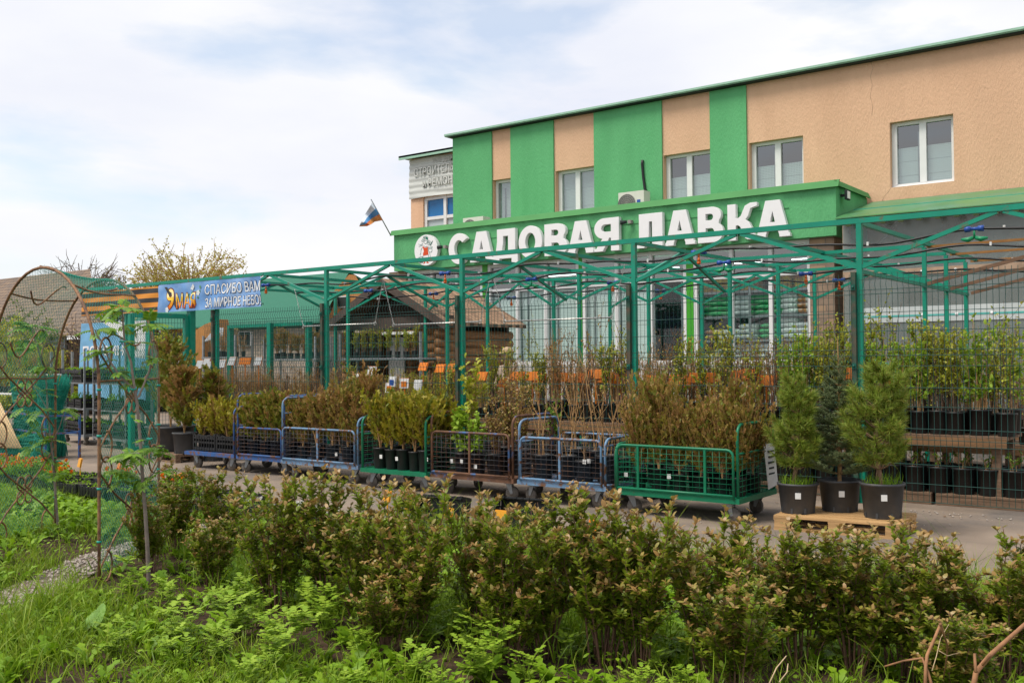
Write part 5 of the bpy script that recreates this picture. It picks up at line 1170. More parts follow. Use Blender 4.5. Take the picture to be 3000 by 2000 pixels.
put_con('K0', None, (-5.92, 10.75, 0.0), 'brown_juniper', 'juniper', 'tall green juniper standing on the ground behind the light blue cart', None, 1.22)
# rusty cart: lime shrubs and small oak
lau = sapling(41, .75, 5, LF['herb'], 90, .075, .12, .10, .26, barkm, 3, 'oval', .0); oak = sapling(42, 1.25, 3, LF['lime'], 90, .085, .10, .12, .28, barkm, 3, 'jag', .35); bar_ = sapling(43, .85, 9, LF['tip'], 110, .035, .25, .12, .28, barkr, 6, 'oval', .05); bgr = sapling(44, .9, 8, LF['fresh'], 70, .035, .25, .12, .28, barkr, 6, 'oval', .15)
SN = ('pot', 'stems', 'leaves')
potted('lime_shrub', 'lime green long leaved shrub in a black pot, left of two in the rusty cart', 'shrub', lau, (-8.12, 9.80, zc)); potted('lime_shrub', 'lime green long leaved shrub in a black pot, right of two in the rusty cart', 'shrub', sapling(47, .62, 5, LF['herb'], 90, .07, .12, .10, .26, barkm, 3, 'oval', .0), (-7.88, 9.82, zc))
potted('young_oak', 'tall young oak with yellow green lobed leaves at the back of the rusty cart', 'oak', oak, (-8.25, 10.15, zc), s=1.05)
for x, y, s_ in ((-7.62, 9.85, 1), (-7.4, 10.1, 1.15), (-7.7, 10.2, 1.2)): potted('barberry', 'bronze leaved barberry in the rusty cart, %s' % ('front' if y < 9.9 else 'back right' if x > -7.5 else 'back left'), 'shrub', bar_, (x, y, zc), s=s_)
for x, y, s_ in ((-7.2, 10.55, 1.05), (-7.95, 10.55, 1.0)): potted('green_shrub', 'small leaved green shrub behind the %s' % ('light blue cart' if x > -7.5 else 'rusty cart'), 'shrub', bgr, (x, y, zc), s=s_)
tw = [sapling(45+i, 1.15, 4, LF['ttwig'], 12, .03, .30, .13, .30, twigm, 5) for i in range(2)]
tg0 = []
for i, (x, y) in enumerate(((-6.9, 9.85), (-6.6, 9.9), (-6.3, 9.85), (-6.05, 9.95), (-6.7, 10.25), (-6.35, 10.25), (-6.05, 10.3))):
    lab = 'bare tan twigs in a black pot in the light blue cart'
    if i < 2: tg0.append(potted('bare_shrub', lab, 'bare shrub', tw[i], (x, y, zc), 'bare shrubs in the light blue cart'))
    else: dup(tg0[i % 2], (x, y, zc), rnd.uniform(0, 6), rnd.uniform(.8, 1.2))
# white plant labels on the pots
wl_ = MB()
def sticker(px, py, Y, w_=.045, h_=.05, tilt=0.0):
    p = at(px, py, Y); b = MB(); b.box(p, (w_, .004, h_), M=Matrix.Rotation(tilt, 3, 'Y')); o = b.build('plant_label', whitec); tag(o, 'small white printed plant label on a black pot in the carts', 'plant label', 'white plant labels on the pots'); return o
for px, py, Y in ((1116,1337,9.57),(1162,1343,9.57),(1250,1345,9.6),(1323,1350,9.62),(1352,1351,9.62),(1393,1366,9.60),(1252,1346,9.66),(1960,1395,9.60),(1834,1390,9.58),(1725,1350,9.7),(1712,1352,9.62),(985,1330,9.7)): sticker(px, py, Y, tilt=rnd.uniform(-.1, .1))
# ------------------------------------------------------------------ pallets and big pots
def pallet(label, c, rz, m=woodl, s=(1.2, .8)):
    t = thing('euro_pallet', label, 'pallet', c); local(t); t.rotation_euler = (0, 0, rz); L_, W_ = s
    for i, (y, w_) in enumerate(zip(np.linspace(-W_/2+.07, W_/2-.07, 5), (.145, .10, .145, .10, .145))): b = MB(); b.box((0, y, .133), (L_, w_, .022)); part('deck_board', b.mesh('deck_board', m), t)
    for x in (-L_/2+.07, 0, L_/2-.07): b = MB(); b.box((x, 0, .111), (.145, W_, .022)); part('stringer_board', b.mesh('stringer_board', m), t)
    for y in (-W_/2+.05, 0, W_/2-.05):
        b = MB(); b.box((0, y, .011), (L_, .10, .022)); part('bottom_board', b.mesh('bottom_board', m), t)
        for x in (-L_/2+.075, 0, L_/2-.075): b = MB(); b.box((x, y, .061), (.14, .098, .078)); part('block', b.mesh('block', m), t)
    return t
pallet('yellow wood pallet under the three potted conifers', (-3.28, 9.92, 0), .09); pallet('weathered wood pallet under the big thuja tub', (-15.2, 10.55, 0), -.12, woodg)
def bigpot(t, r, h):
    b = pot_mb(r, h, n=32)
    for i in range(8): a = i*.785; b.mi = 0; b.box((r*.83*math.cos(a), r*.83*math.sin(a), .03), (.02, .02, .05), a)
    return part('pot', b.mesh('pot', [potm, compost]), t)
def pot_label(p, r, z, a): b = MB(); b.box((r*math.cos(a), r*math.sin(a), z), (.004, .055, .06), a); part('label', b.mesh('label', whitec), p)
def grass_tuft(t, r, z, n, sd, h=.13):
    rs = np.random.RandomState(sd); lf = TB(); P = np.stack([rs.uniform(-r, r, n), rs.uniform(-r, r, n), np.full(n, z)], 1); D = unit(rs.normal(0, .35, (n, 3))+np.array([0, 0, 1])); lf.leaves(P, D, unit(rs.normal(0, 1, (n, 3))), h*rs.uniform(.5, 1.3, n), .006, 'blade', 0, .2); part('grass_tuft', lf.mesh('grass_tuft', LF['weed']), t)
def pine(label, loc, h, w, seed, pr, ph, taper=1.0):
    rs = np.random.RandomState(seed); t = thing('potted_pine', label, 'pine', loc); local(t); p_ = bigpot(t, pr, ph); pot_label(p_, pr*.96, ph*.62, -1.2); grass_tuft(t, pr*.7, ph*.88, 160, seed)
    tk = TB(); lf = TB(); hz = ph*.88; k = 9; s_ = np.linspace(0, 1, k); tr_ = np.stack([.035*np.sin(s_*5+seed), .03*np.cos(s_*4+seed)-.03, hz+s_*h*.96], 1); tk.tube(tr_, np.linspace(.026, .006, k), 7)
    def tuft(q, n, l_, spread):
        m_ = len(q); ii = rs.randint(0, m_-1, n); u = rs.rand(n, 1); P = q[ii]*(1-u)+q[ii+1]*u; T = unit(q[ii+1]-q[ii]); D = unit(T*.9+rs.normal(0, spread, (n, 3))); lf.leaves(P, D, unit(rs.normal(0, 1, (n, 3))), l_*rs.uniform(.7, 1.2, n), .0058, 'tri')
    levels_ = int(h/.11)
    for li in range(levels_):
        f = (li+.6)/levels_; z = hz+h*(.10+.86*f); c = np.array([np.interp(z, tr_[:, 2], tr_[:, 0]), np.interp(z, tr_[:, 2], tr_[:, 1]), z]); nb_ = 6 if f < .8 else 4
        for j in range(nb_):
            a = j*6.28/nb_+rs.uniform(-.4, .4)+li; rr_ = w*.5*(1-f*.72)**taper*rs.uniform(.55, 1.1)*(.65 if f < .15 else 1); kk = 7; s2 = np.linspace(0, 1, kk)[:, None]
            q = c+np.array([np.cos(a), np.sin(a), 0])*rr_*s2+np.array([0, 0, 1])*s2**1.7*rr_*rs.uniform(.5, 1.0)+rs.normal(0, .008, (kk, 3))*s2; tk.tube(q, np.linspace(.008, .003, kk), 4)
            tuft(q[3:], int(230*rr_/(w*.5))+80, .095, .5)
            if rr_ > .15:
                for sgn in (-1, 1):
                    d_ = unit(np.array([np.cos(a+sgn*.8), np.sin(a+sgn*.8), .8])); q2 = q[3]+d_*rr_*.45*np.linspace(0, 1, 4)[:, None]; tk.tube(q2, [.005, .004, .003, .002], 4); tuft(q2, 120, .085, .5)
    tuft(tr_[-3:], 300, .09, .5)
    part('trunk', tk.mesh('trunk', mat('pine_bark', (.20,.12,.07), .9, .35, 30) if 'pine_bark' not in MATS else MATS['pine_bark'], True), t); part('foliage', lf.mesh('foliage', LF['pine']), t); return t
pine('potted pine with upright green shoots, left of three on the pallet', (-3.71, 9.78, .144), 1.10, .72, 5, .195, .30); pine('broad potted pine with long green needles, right of three on the pallet', (-2.92, 9.93, .144), 1.14, 1.06, 9, .205, .34, .9)
def spruce(label, loc, h, w, seed, pr, ph):
    rs = np.random.RandomState(seed); t = thing('potted_spruce', label, 'spruce', loc); local(t); p_ = bigpot(t, pr, ph); pot_label(p_, pr*.96, ph*.6, -1.15)
    tk = TB(); lf = TB(); hz = ph*.88; tk.tube([(0, 0, hz), (.01, .01, hz+h*.5), (0, 0, hz+h)], [.022, .013, .005], 6)
    def bristle(q, n, l_=.022):
        ii = rs.randint(0, len(q)-1, n); u = rs.rand(n, 1); P = q[ii]*(1-u)+q[ii+1]*u; T = unit(q[ii+1]-q[ii]); D = unit(T*.55+rs.normal(0, .6, (n, 3))); lf.leaves(P, D, unit(rs.normal(0, 1, (n, 3))), l_*rs.uniform(.7, 1.2, n), .005, 'tri')
    nl = 15
    for li in range(nl):
        f = li/nl; z = hz+h*(.06+.84*f); nb_ = 8 if f < .7 else 5
        for j in range(nb_):
            a = j*6.28/nb_+li*.7+rs.uniform(-.25, .25); rr_ = w*.5*(1-f)**1.05*rs.uniform(.7, 1.08)+.05; kk = 6; s2 = np.linspace(0, 1, kk)[:, None]
            q = np.array([0, 0, z])+np.array([np.cos(a), np.sin(a), 0])*rr_*s2+np.array([0, 0, 1])*(s2**1.5*rr_*rs.uniform(.15, .55)*(1+f)); tk.tube(q, np.linspace(.006, .002, kk), 4); bristle(q[1:], int(2000*rr_)+60)
            if rr_ > .12:
                for m_ in (2, 3, 4):
                    for sgn in (-1, 1):
                        d_ = unit(np.array([np.cos(a+sgn*.75), np.sin(a+sgn*.75), .25])); q2 = q[m_]+d_*rr_*.34*np.linspace(0, 1, 4)[:, None]; tk.tube(q2, [.003, .003, .002, .002], 3); bristle(q2, int(700*rr_)+40)
    bristle(np.array([(0, 0, hz+h*.8), (0, 0, hz+h*.9), (0, 0, hz+h)]), 200)
    part('trunk', tk.mesh('trunk', twigm), t); part('foliage', lf.mesh('foliage', LF['spruce']), t)
spruce('potted blue spruce with a bare reddish leader, middle of three on the pallet', (-3.40, 10.12, .144), 1.47, .80, 3, .205, .32)
# tub thujas on the weathered pallet
def tub(label, loc, h, w, seed, pr, ph, brown, lm=None, n=1500):
    t = thing('tub_thuja', label, 'thuja', loc); local(t); bigpot(t, pr, ph); ms = conifer_set(seed, h, w, lm or [LF['thuja'], LF['thujab']], pr, ph, n, brown, .8, 2, .085); part('stems', ms[1], t); part('foliage', ms[2], t)
tub('large loose thuja in a wide grey tub on the weathered pallet', (-15.48, 10.55, .144), 1.85, 1.05, 101, .42, .44, .10)
tub('half brown thuja in a narrow grey tub beside the wide tub', (-14.78, 10.35, .144), 1.35, .75, 102, .20, .36, .75)
tub('green columnar thuja tied with a white tag behind the flatbed cart', (-14.5, 10.75, .0), 1.45, .65, 103, .20, .36, .2)
# carts stored behind the row, seen through the mesh
# ------------------------------------------------------------------ person behind the tables
pp = thing('person', 'person in a beige cap and beige jacket seen from behind among the saplings', 'person', (at(1487, 1030, 16.35).x, 16.35, 0))
zt_ = at(1487, 1016, 16.35).z; o_ = pp.location
def ell(mb, c, r, n=14, m_=10): mb.grid(lambda u, v: (c[0]+r[0]*math.cos(u*6.2832)*math.sin(v*3.1416), c[1]+r[1]*math.sin(u*6.2832)*math.sin(v*3.1416), c[2]-r[2]*math.cos(v*3.1416)), n, m_)
skin = mat('skin', (.50,.30,.22), .6, .05); jac = mat('beige_jacket', (.50,.38,.29), .8, .1, 6); capm = mat('beige_cap', (.52,.37,.22), .8, .1, 20); hairm = mat('brown_hair', (.16,.08,.04), .7, .2, 30); trou = mat('dark_trousers', (.05,.05,.06), .8)
def body():
    v = [(0,0,.95),(0,0,1.15),(0,0,1.38),(0,.0,1.47),(0,0,1.55),(.0,.01,1.66),(.19,0,1.40),(.25,.05,1.14),(.22,.20,.98),(-.19,0,1.40),(-.25,.05,1.14),(-.22,.20,.98),(.10,0,.90),(.11,0,.48),(.11,.02,.06),(.11,.14,.03),(-.10,0,.90),(-.11,0,.48),(-.11,.02,.06),(-.11,.14,.03)]
    e = [(0,1),(1,2),(2,3),(3,4),(4,5),(2,6),(6,7),(7,8),(2,9),(9,10),(10,11),(0,12),(12,13),(13,14),(14,15),(0,16),(16,17),(17,18),(18,19)]
    r = [.15,.15,.16,.08,.055,.09,.075,.05,.035,.075,.05,.035,.09,.065,.045,.04,.09,.065,.045,.04]
    me = bpy.data.meshes.new('body'); me.from_pydata(v, e, []); me.materials.append(jac); ob = bpy.data.objects.new('body', me); COL.objects.link(ob)
    mo = ob.modifiers.new('skin', 'SKIN'); mo.use_smooth_shade = True
    for i, q in enumerate(me.skin_vertices[0].data): q.radius = (r[i], r[i]*.8 if i < 3 else r[i]); q.use_root = (i == 0)
    ob.modifiers.new('sub', 'SUBSURF').render_levels = 2; return ob
bo = body(); bo.parent = pp; sc_ = (zt_)/1.80; pp.scale = (sc_,)*3; pp.rotation_euler = (0, 0, math.pi*.92)
H0 = Vector((0, .01, 1.66))
for nm, c, r_, m_ in (('hair', (0, -.012, 1.655), (.088, .098, .105), hairm), ('cap', (0, 0, 1.72), (.105, .115, .085), capm), ('face', (0, .03, 1.64), (.072, .082, .10), skin)):
    b = MB(); ell(b, c, r_); part(nm, b.mesh(nm, m_), pp)
b = MB(); b.slab([(-.08, .08, 1.70), (.08, .08, 1.70), (.06, .19, 1.68), (-.06, .19, 1.68)], (0, 0, .01)); part('cap_peak', b.mesh('cap_peak', capm), pp)
b = MB(); b.tube([(0, 0, .96), (0, 0, .80)], [.17, .18], 12)
for s_ in (-1, 1): b.tube([(s_*.10, 0, .9), (s_*.11, .01, .48), (s_*.11, .02, .08)], [.105, .085, .065], 10)
part('trousers', b.mesh('trousers', trou), pp)
# teal chair or bin behind the pines
tb_ = thing('teal_shopping_trolley', 'teal plastic shopping trolley with an orange flap among the saplings behind the spruce', 'trolley', (at(2520, 1060, 13.0).x, 13.0, 0))
x = tb_.location.x; b = MB(); b.tube([(x-.42, 13.0, 1.35), (x-.38, 13.0, 1.62), (x+.10, 13.0, 1.66), (x+.42, 13.0, 1.58), (x+.45, 13.0, 1.35)], .03, 8); b.build('handle', tealp, tb_)
b = MB(); b.slab([(x-.40, 12.98, 1.30), (x+.42, 12.98, 1.30), (x+.36, 12.98, .75), (x-.34, 12.98, .75)], (0, .5, 0)); b.build('basket', tealp, tb_); b = MB(); b.box((x, 12.94, 1.28), (.62, .03, .12)); b.build('flap', orange, tb_)
for s_ in (-1, 1):
    for yy in (13.05, 13.4): b = MB(); b.bar((x+s_*.3, yy, 0.02), (x+s_*.3, yy, .78), .03); b.build('leg', tealp, tb_)
# ------------------------------------------------------------------ garden arch
arch = thing('garden_arch', 'rusty tube garden arch with scrolls and green plastic netting over a gravel path', 'arch', (-8.4, 4.8, 0))
A_, B_, C_, D_ = Vector((-7.03, 4.17, 0)), Vector((-7.87, 5.24, 0)), Vector((-9.72, 5.29, 0)), Vector((-9.12, 4.36, 0))
ZS, ZTOP = 1.50, 2.50
def hoop_pts(p, q, n=24):
    c = (p+q)/2; w_ = (q-p)/2; return [p+Vector((0, 0, z)) for z in (0, .5, 1.0)]+[c-w_*math.cos(math.pi*i/n)+Vector((0, 0, ZS+(ZTOP-ZS)*math.sin(math.pi*i/n))) for i in range(n+1)]+[q+Vector((0, 0, z)) for z in (1.0, .5, 0)]
H1, H2_ = hoop_pts(A_, D_), hoop_pts(B_, C_)
for h_ in (H1, H2_): b = MB(); b.tube(h_, .0125, 8); b.build('hoop', archm, arch)
def side(p, q, flip):
    d_ = q-p; P = lambda u, v, o=0: p+d_*u+Vector((0, 0, v))
    b = MB(); W_ = d_.length; Q = lambda m, v: P(m/W_, v)
    def ring_(m, v, r_, a0, a1, n=16): b.tube([Q(m+r_*math.cos(R(a0+(a1-a0)*i/n)), v+r_*math.sin(R(a0+(a1-a0)*i/n))) for i in range(n+1)], .0075, 6)
    for vc in (.50, 1.42):
        for sx in (-1, 1):
            for sv in (-1, 1):
                r_ = .12; cm = (r_+.015) if sx < 0 else W_-r_-.015; cv = vc+sv*.36; a0 = 180 if sx < 0 else 0; dirn = -sx*sv*-1
                pts = [Q(W_/2, vc), Q(W_/2+(cm+sx*r_-W_/2)*.55, vc+sv*.17)]; t0 = 1 if (sx < 0) == (sv > 0) else -1
                pts += [Q(cm+r_*math.cos(R(a0-t0*k*20)), cv+r_*math.sin(R(a0-t0*k*20))) for k in range(0, 14)]
                b.tube(pts, .0085, 6); ring_(W_/2+sx*.068, vc+sv*.068, .062, 20, 350)
    sc_ = b.build('scrollwork', archm, arch)
    t = TB(); st = .045; w_ = d_.length; h_ = 1.72; z0 = .10
    for k in range(-int(h_/st), int(w_/st)+1):
        for sg in (1, -1):
            u0 = k*st; pts = []
            a_ = max(0, u0); e_ = min(w_, u0+h_)
            if e_-a_ < .02: continue
            if sg > 0: pts = [P(a_/w_, z0+a_-u0), P(e_/w_, z0+e_-u0)]
            else: pts = [P(1-a_/w_, z0+a_-u0), P(1-e_/w_, z0+e_-u0)]
            t.tube([tuple(x) for x in pts], .0013, 3)
    o = part('netting', t.mesh('netting', netm), arch); o.location = -arch.location
    b = MB()
    for v in (.35, .75, 1.15, 1.5):
        for s_ in (0, 1): b.lathe([(.018, -.008), (.018, .008)], 8, P(s_, v))
    b.build('net_tie', tealp, arch)
side(A_, B_, 0); side(D_, C_, 1)
# netting and rungs over the top
t = TB(); n1, n2 = 62, 26
def S(u, v):
    a = math.pi*u; c = A_.lerp(B_, v), D_.lerp(C_, v); m_ = (c[0]+c[1])/2; w_ = (c[1]-c[0])/2; return m_-w_*math.cos(a)*1.01+Vector((0, 0, ZS+(ZTOP-ZS)*math.sin(a)*1.012+.01*math.sin(u*14)*math.sin(v*6)-.035*math.sin(v*math.pi)*math.sin(a)))
for k in range(-n2, n1+1):
    for sg in (1, -1):
        pts = []
        for j in range(0, n2+1, 2):
            u = (k+j)/n1
            if 0 <= u <= 1: pts.append(tuple(S(u if sg > 0 else 1-u, j/n2)))
        if len(pts) > 1: t.tube(pts, .0013, 3)
o = part('netting', t.mesh('netting', netm), arch); o.location = -arch.location
for u in (.02, .30, .5, .70, .98):
    b = MB(); b.tube([S(u, v) for v in np.linspace(0, 1, 6)], .009, 6); b.build('rung', archm, arch)
for s_, (p, q) in enumerate(((A_, B_), (D_, C_))):
    b = MB()
    for u0 in (.14, .34):
        u = u0 if s_ == 0 else 1-u0; c = S(u, .5)
        b.tube([S(u+.03*math.sin(k*.55)-.0, .22+.05*k)+Vector((0, 0, -.02-.05*math.sin(k*.5))) for k in range(11)], .0085, 6)
    b.build('top_scroll', archm, arch)
# ------------------------------------------------------------------ rowan saplings
def rowan(label, base, paths, clusters, seed):
    rs = np.random.RandomState(seed); t = thing('rowan_sapling', label, 'rowan', base)
    d0 = float(np.dot(np.array(base)-C0, FW)); off = {}
    def pt(px, py, dz=0): d_ = ray(px, py); return C0+d_*(d0+dz)
    tk = TB(); lf = TB()
    for (pts, r0, r1, dz) in paths:
        k = len(pts); tk.tube([pt(x, y, dz*i/(k-1)) for i, (x, y) in enumerate(pts)], np.linspace(r0, r1, k), 7)
    for px, py, n, sz in clusters:
        c = pt(px, py, rs.uniform(-.12, .12))
        for j in range(n):
            d_ = unit(np.array([rs.normal(), rs.normal(), rs.uniform(-.25, .9)])); ln = sz*.78*rs.uniform(.7, 1.25); bend = np.array([0, 0, -1])*.35
            q = np.stack([c+d_*ln*s_+bend*ln*s_*s_ for s_ in np.linspace(0, 1, 8)]); tk.tube(q, np.linspace(.0022, .001, 8), 3, 1)
            T = unit(np.gradient(q, axis=0)); sd = unit(np.cross(T, np.array([0, 0, 1])+rs.normal(0, .2, 3))); up_ = np.cross(sd, T)
            P = []; D = []; U = []
            for i in range(2, 8):
                for sg in (-1, 1): P.append(q[i]); D.append(T[i]*.55+sg*sd[i]-np.array([0, 0, .25])); U.append(up_[i])
            P.append(q[-1]); D.append(T[-1]); U.append(up_[-1]); lf.leaves(P, D, U, ln*.40, ln*.14, 'oval')
    o = part('trunk', tk.mesh('trunk', [greyb, LF['rowan']], True), t); o.location = -t.location; o = part('leaves', lf.mesh('leaves', LF['rowan']), t); o.location = -t.location
    b = MB()
    for px, py in ((390, 1140), (437, 1285), (360, 1000)) if px_ok(base) else ((170, 1350),):
        p = Vector(pt(px, py)); b.tube([p+Vector((.022*math.cos(a), .022*math.sin(a), .004*math.sin(3*a))) for a in np.linspace(0, 6.28, 10)], .006, 5); b.bar(p, p+Vector((-.05, 0, -.04)), .008, .003)
    b.build('green_tie', tealp, t)
px_ok = lambda base: base[0] > -8
rowan('slender grey barked rowan sapling tied beside the right side of the arch', tuple(gr(437, 1712)), [([(437,1716),(432,1600),(426,1500),(418,1400),(412,1300),(402,1180),(393,1130),(384,1060),(366,1010),(360,940),(357,900)], .017, .006, 0), ([(405,1165),(420,1130),(438,1085),(447,1040),(442,985),(436,955)], .009, .004, .1), ([(393,1140),(350,1100),(318,1050),(305,1010),(286,985),(278,965)], .008, .004, -.1), ([(414,1420),(450,1385),(470,1350),(478,1330)], .006, .003, -.1), ([(410,1390),(395,1360),(385,1340)], .006, .003, .1), ([(360,1010),(350,985)], .004, .003, .05)],
  [(357,905,9,.17),(360,955,6,.13),(283,968,7,.17),(306,1030,6,.15),(438,952,9,.18),(446,1050,5,.14),(405,1005,4,.13),(400,1110,7,.15),(350,1090,5,.13),(325,1060,3,.13),(385,1335,12,.20),(365,1385,6,.17),(405,1410,8,.17),(476,1332,7,.15),(470,1385,6,.15),(455,1310,4,.14),(392,1230,2,.10),(425,1290,2,.11),(360,1410,4,.14),(435,1440,4,.12)], 5)
rowan('leafy rowan sapling standing inside the left side of the arch', tuple(gr(172, 1562)), [([(172,1566),(165,1480),(158,1380),(150,1300),(140,1200),(136,1120),(120,1050),(105,1000),(95,965)], .014, .005, 0), ([(140,1200),(110,1150),(85,1110)], .006, .003, .1), ([(150,1300),(175,1250),(190,1200)], .005, .003, 0)],
  [(95,960,9,.22),(80,1000,6,.18),(112,1010,6,.2),(60,1020,4,.16),(125,1075,6,.18),(75,1120,6,.18),(110,1150,6,.18),(70,1195,5,.16),(125,1200,7,.18),(105,1260,7,.18),(150,1290,6,.17),(95,1310,6,.16),(140,1340,6,.16),(165,1390,6,.16),(120,1400,4,.15),(185,1200,4,.15),(150,1450,5,.16)], 6)
# ------------------------------------------------------------------ seedling crates along the verge
SM = mat('potting_soil', (.04,.028,.02), .95, .4, 40)
def seed_plants(seed, kind):
    rs = np.random.RandomState(seed); lf = TB(); fl = TB(); st = TB(); n = {'marigold': 26, 'sprout': 22, 'bushy': 26, 'white': 22}[kind]
    for i in range(n):
        x, y = rs.uniform(-.26, .26), rs.uniform(-.17, .17); h_ = {'marigold': .15, 'sprout': .06, 'bushy': .19, 'white': .07}[kind]*rs.uniform(.7, 1.2)
        st.tube([(x, y, .08), (x+rs.normal()*.01, y+rs.normal()*.01, .08+h_)], .003, 3); m_ = {'marigold': 26, 'sprout': 5, 'bushy': 30, 'white': 6}[kind]
        P = np.stack([x+rs.normal(0, .03, m_), y+rs.normal(0, .03, m_), .08+h_*rs.uniform(.15, 1, m_)], 1); D = unit(rs.normal(0, 1, (m_, 3))+np.array([0, 0, .5])); lf.leaves(P, D, unit(rs.normal(0, .5, (m_, 3))+np.array([0, 0, 1])), (.05 if kind in ('marigold', 'bushy') else .03)*rs.uniform(.6, 1.3, m_), .02, 'oval')
        if kind in ('marigold', 'white') and rs.rand() < (.75 if kind == 'marigold' else .6):
            c = np.array([x, y, .09+h_]); m_ = 26; D = unit(rs.normal(0, 1, (m_, 3))+np.array([0, 0, .6])); fl.leaves(np.repeat(c[None], m_, 0), D, unit(rs.normal(0, 1, (m_, 3))), .030, .018, 'diamond')
    if not fl.V: fl.leaves([(0, 0, .05)], [(0, 0, 1)], [(1, 0, 0)], .005, .005)
    s_ = MB(); s_.box((0, 0, .075), (.55, .35, .03)); return [('soil', s_.mesh('soil', SM)), ('foliage', lf.mesh('foliage', LF['weed'])), ('flowers', fl.mesh('flowers', flw[kind]))]
flw = {'marigold': leafmat('marigold_orange', [(.75,.16,.005),(.85,.25,.01),(.70,.10,.003)], .6, .2), 'white': leafmat('petal_white', [(.75,.73,.70),(.8,.78,.75)], .6, .2)}; flw['sprout'] = flw['bushy'] = flw['marigold']
SPm = {(k, i): seed_plants(200+i, k) for k in ('marigold', 'sprout', 'bushy', 'white') for i in range(2)}
def seed_crate(loc, kind, label, rz=0, i=0, group=None, me=None):
    o = crate(loc, label, rz, me or crt, group)
    for n_, m_ in SPm[(kind, i % 2)]: part(n_, m_, o)
    return o
kl = {'marigold': 'black seedling crate of orange marigolds', 'sprout': 'black scalloped seedling crate with low green sprouts', 'white': 'black seedling crate with small white flowers', 'bushy': 'black crate of bushy green seedlings'}
seq1 = ['marigold','marigold','marigold','sprout','marigold','sprout','sprout','sprout','sprout','sprout']
for i in range(10):
    for r_ in range(2):
        x = -15.3+i*.64+r_*.2; k = seq1[i] if r_ == 0 or i < 4 else ('marigold' if i in (5, 7) else 'sprout')
        seed_crate((x, 7.02+r_*.45-.02*i+rnd.uniform(-.03, .03), .06), k, kl[k]+(' in the front row along the verge' if r_ == 0 else ' in the back row along the verge'), rnd.uniform(-.08, .08), i+r_, 'seedling crates along the verge')
for i, x in enumerate((-9.0, -8.35, -7.7)): seed_crate((x, 7.0+rnd.uniform(-.05, .05), .03), 'white', kl['white']+' half hidden behind the hedge', rnd.uniform(-.1, .1), i, 'white flower crates behind the hedge')
for i, (px, py) in enumerate(((1275, 1560), (1360, 1570), (1420, 1585), (1500, 1590), (1650, 1600))):
    p = gr(px, py); seed_crate((p.x, p.y-.1, .03), 'sprout', kl['sprout']+' glimpsed between the hedge shrubs', rnd.uniform(-.15, .15), i, 'crates between the hedge shrubs')
for i, (px, py) in enumerate(((1278, 1535), (1528, 1545))): p = gr(px, py+30); o = crate((p.x, p.y+.12, .16), 'empty black crate standing on edge beside the seedling crates, %s' % ('behind the middle shrubs' if i == 0 else 'nearer the light blue cart'), .1); o.rotation_euler = (R(78), 0, .15)
for px, py, c, w_ in ((55,1345,yellowc,.11),(235,1365,yellowc,.13),(350,1375,orange,.10),(530,1405,orange,.10),(1135,1465,yellowc,.12),(1205,1490,yellowc,.14),(1315,1522,yellowc,.14),(1468,1528,yellowc,.13),(1740,1550,orange,.10)):
    p = at(px, py, 7.35); t = card((p.x, 7.35, p.z-.16), c, c, '%s card on a short stake above the seedling crates' % ('yellow price' if c is yellowc else 'orange price'), rnd.uniform(-.5, .2), .2, w_, w_*.9, .16); t['group'] = 'price cards over the seedling crates %s' % ('yellow' if c is yellowc else 'orange')
# ------------------------------------------------------------------ plant trolleys and nursery benches
def trolley(label, p, q, hts, dep=.56, H_=2.0):
    p, q = Vector(p), Vector(q); d_ = q-p; L_ = d_.length; a = math.atan2(d_.y, d_.x); t = thing('plant_trolley', label, 'plant trolley', p); local(t); t.rotation_euler = (0, 0, a)
    b = MB(); b.box((L_/2, dep/2, .20), (L_, dep, .05)); part('base', b.mesh('base', galv), t)
    for x in (0, L_):
        for y in (0, dep):
            b = MB(); b.box((x, y, .15+(H_-.15)/2), (.045, .006, H_-.15)); b.box((x+(.02 if x == 0 else -.02), y+(.02 if y == 0 else -.02), .15+(H_-.15)/2), (.006, .04, H_-.15))
            for k in range(18): b.box((x, y-.004, .4+k*.085), (.014, .004, .04))
            part('upright', b.mesh('upright', galv), t)
    for z in hts: b = MB(); b.box((L_/2, dep/2, z), (L_-.03, dep-.02, .035)); part('shelf', b.mesh('shelf', galv), t)
    for x in (.12, L_-.12):
        for y in (.08, dep-.08): b = MB(); b.cyl((x-.015, y, .055), (x+.02, y, .055), .055, None, 12); b.box((x, y, .13), (.05, .06, .09)); part('castor', b.mesh('castor', rubber), t)
    return t
R1 = ((-20.95, 11.55, 0), (-19.42, 11.18, 0)); R2 = ((-19.0, 11.14, 0), (-17.55, 10.95, 0))
trolley('galvanised plant trolley with open shelves of seedling crates behind the arch', *R1, (.75, 1.29)); trolley('galvanised plant trolley beside the gate leaf, half hidden by the netting', *R2, (.75, 1.29))
for ri, (p, q) in enumerate((R1, R2)):
    p, q = Vector(p), Vector(q); d_ = (q-p).normalized(); n_ = Vector((-d_.y, d_.x, 0)); a = math.atan2(d_.y, d_.x)
    for zi, z in enumerate((.225, .77, 1.31)):
        for j in range(3):
            c = p+d_*(.27+j*.47)+n_*.28; k = ('bushy' if zi == 2 else 'sprout' if (j+zi) % 2 else 'bushy')
            seed_crate((c.x, c.y, z), k, kl[k]+' on the %s shelf of the %s trolley' % (('bottom','middle','top')[zi], 'left' if ri == 0 else 'right'), a+math.pi/2, j, 'crates on the plant trolleys', crb if zi != 1 else crm)
p = Vector(R1[0])+Vector((.25, .0, .77)); b = MB(); b.lathe([(.09, 0), (.12, .15), (.13, .15), (.13, .165)], 4, (p.x, p.y+.1, p.z)); tag(b.build('white_box', whitec), 'white tapered planter on the middle trolley shelf', 'planter')
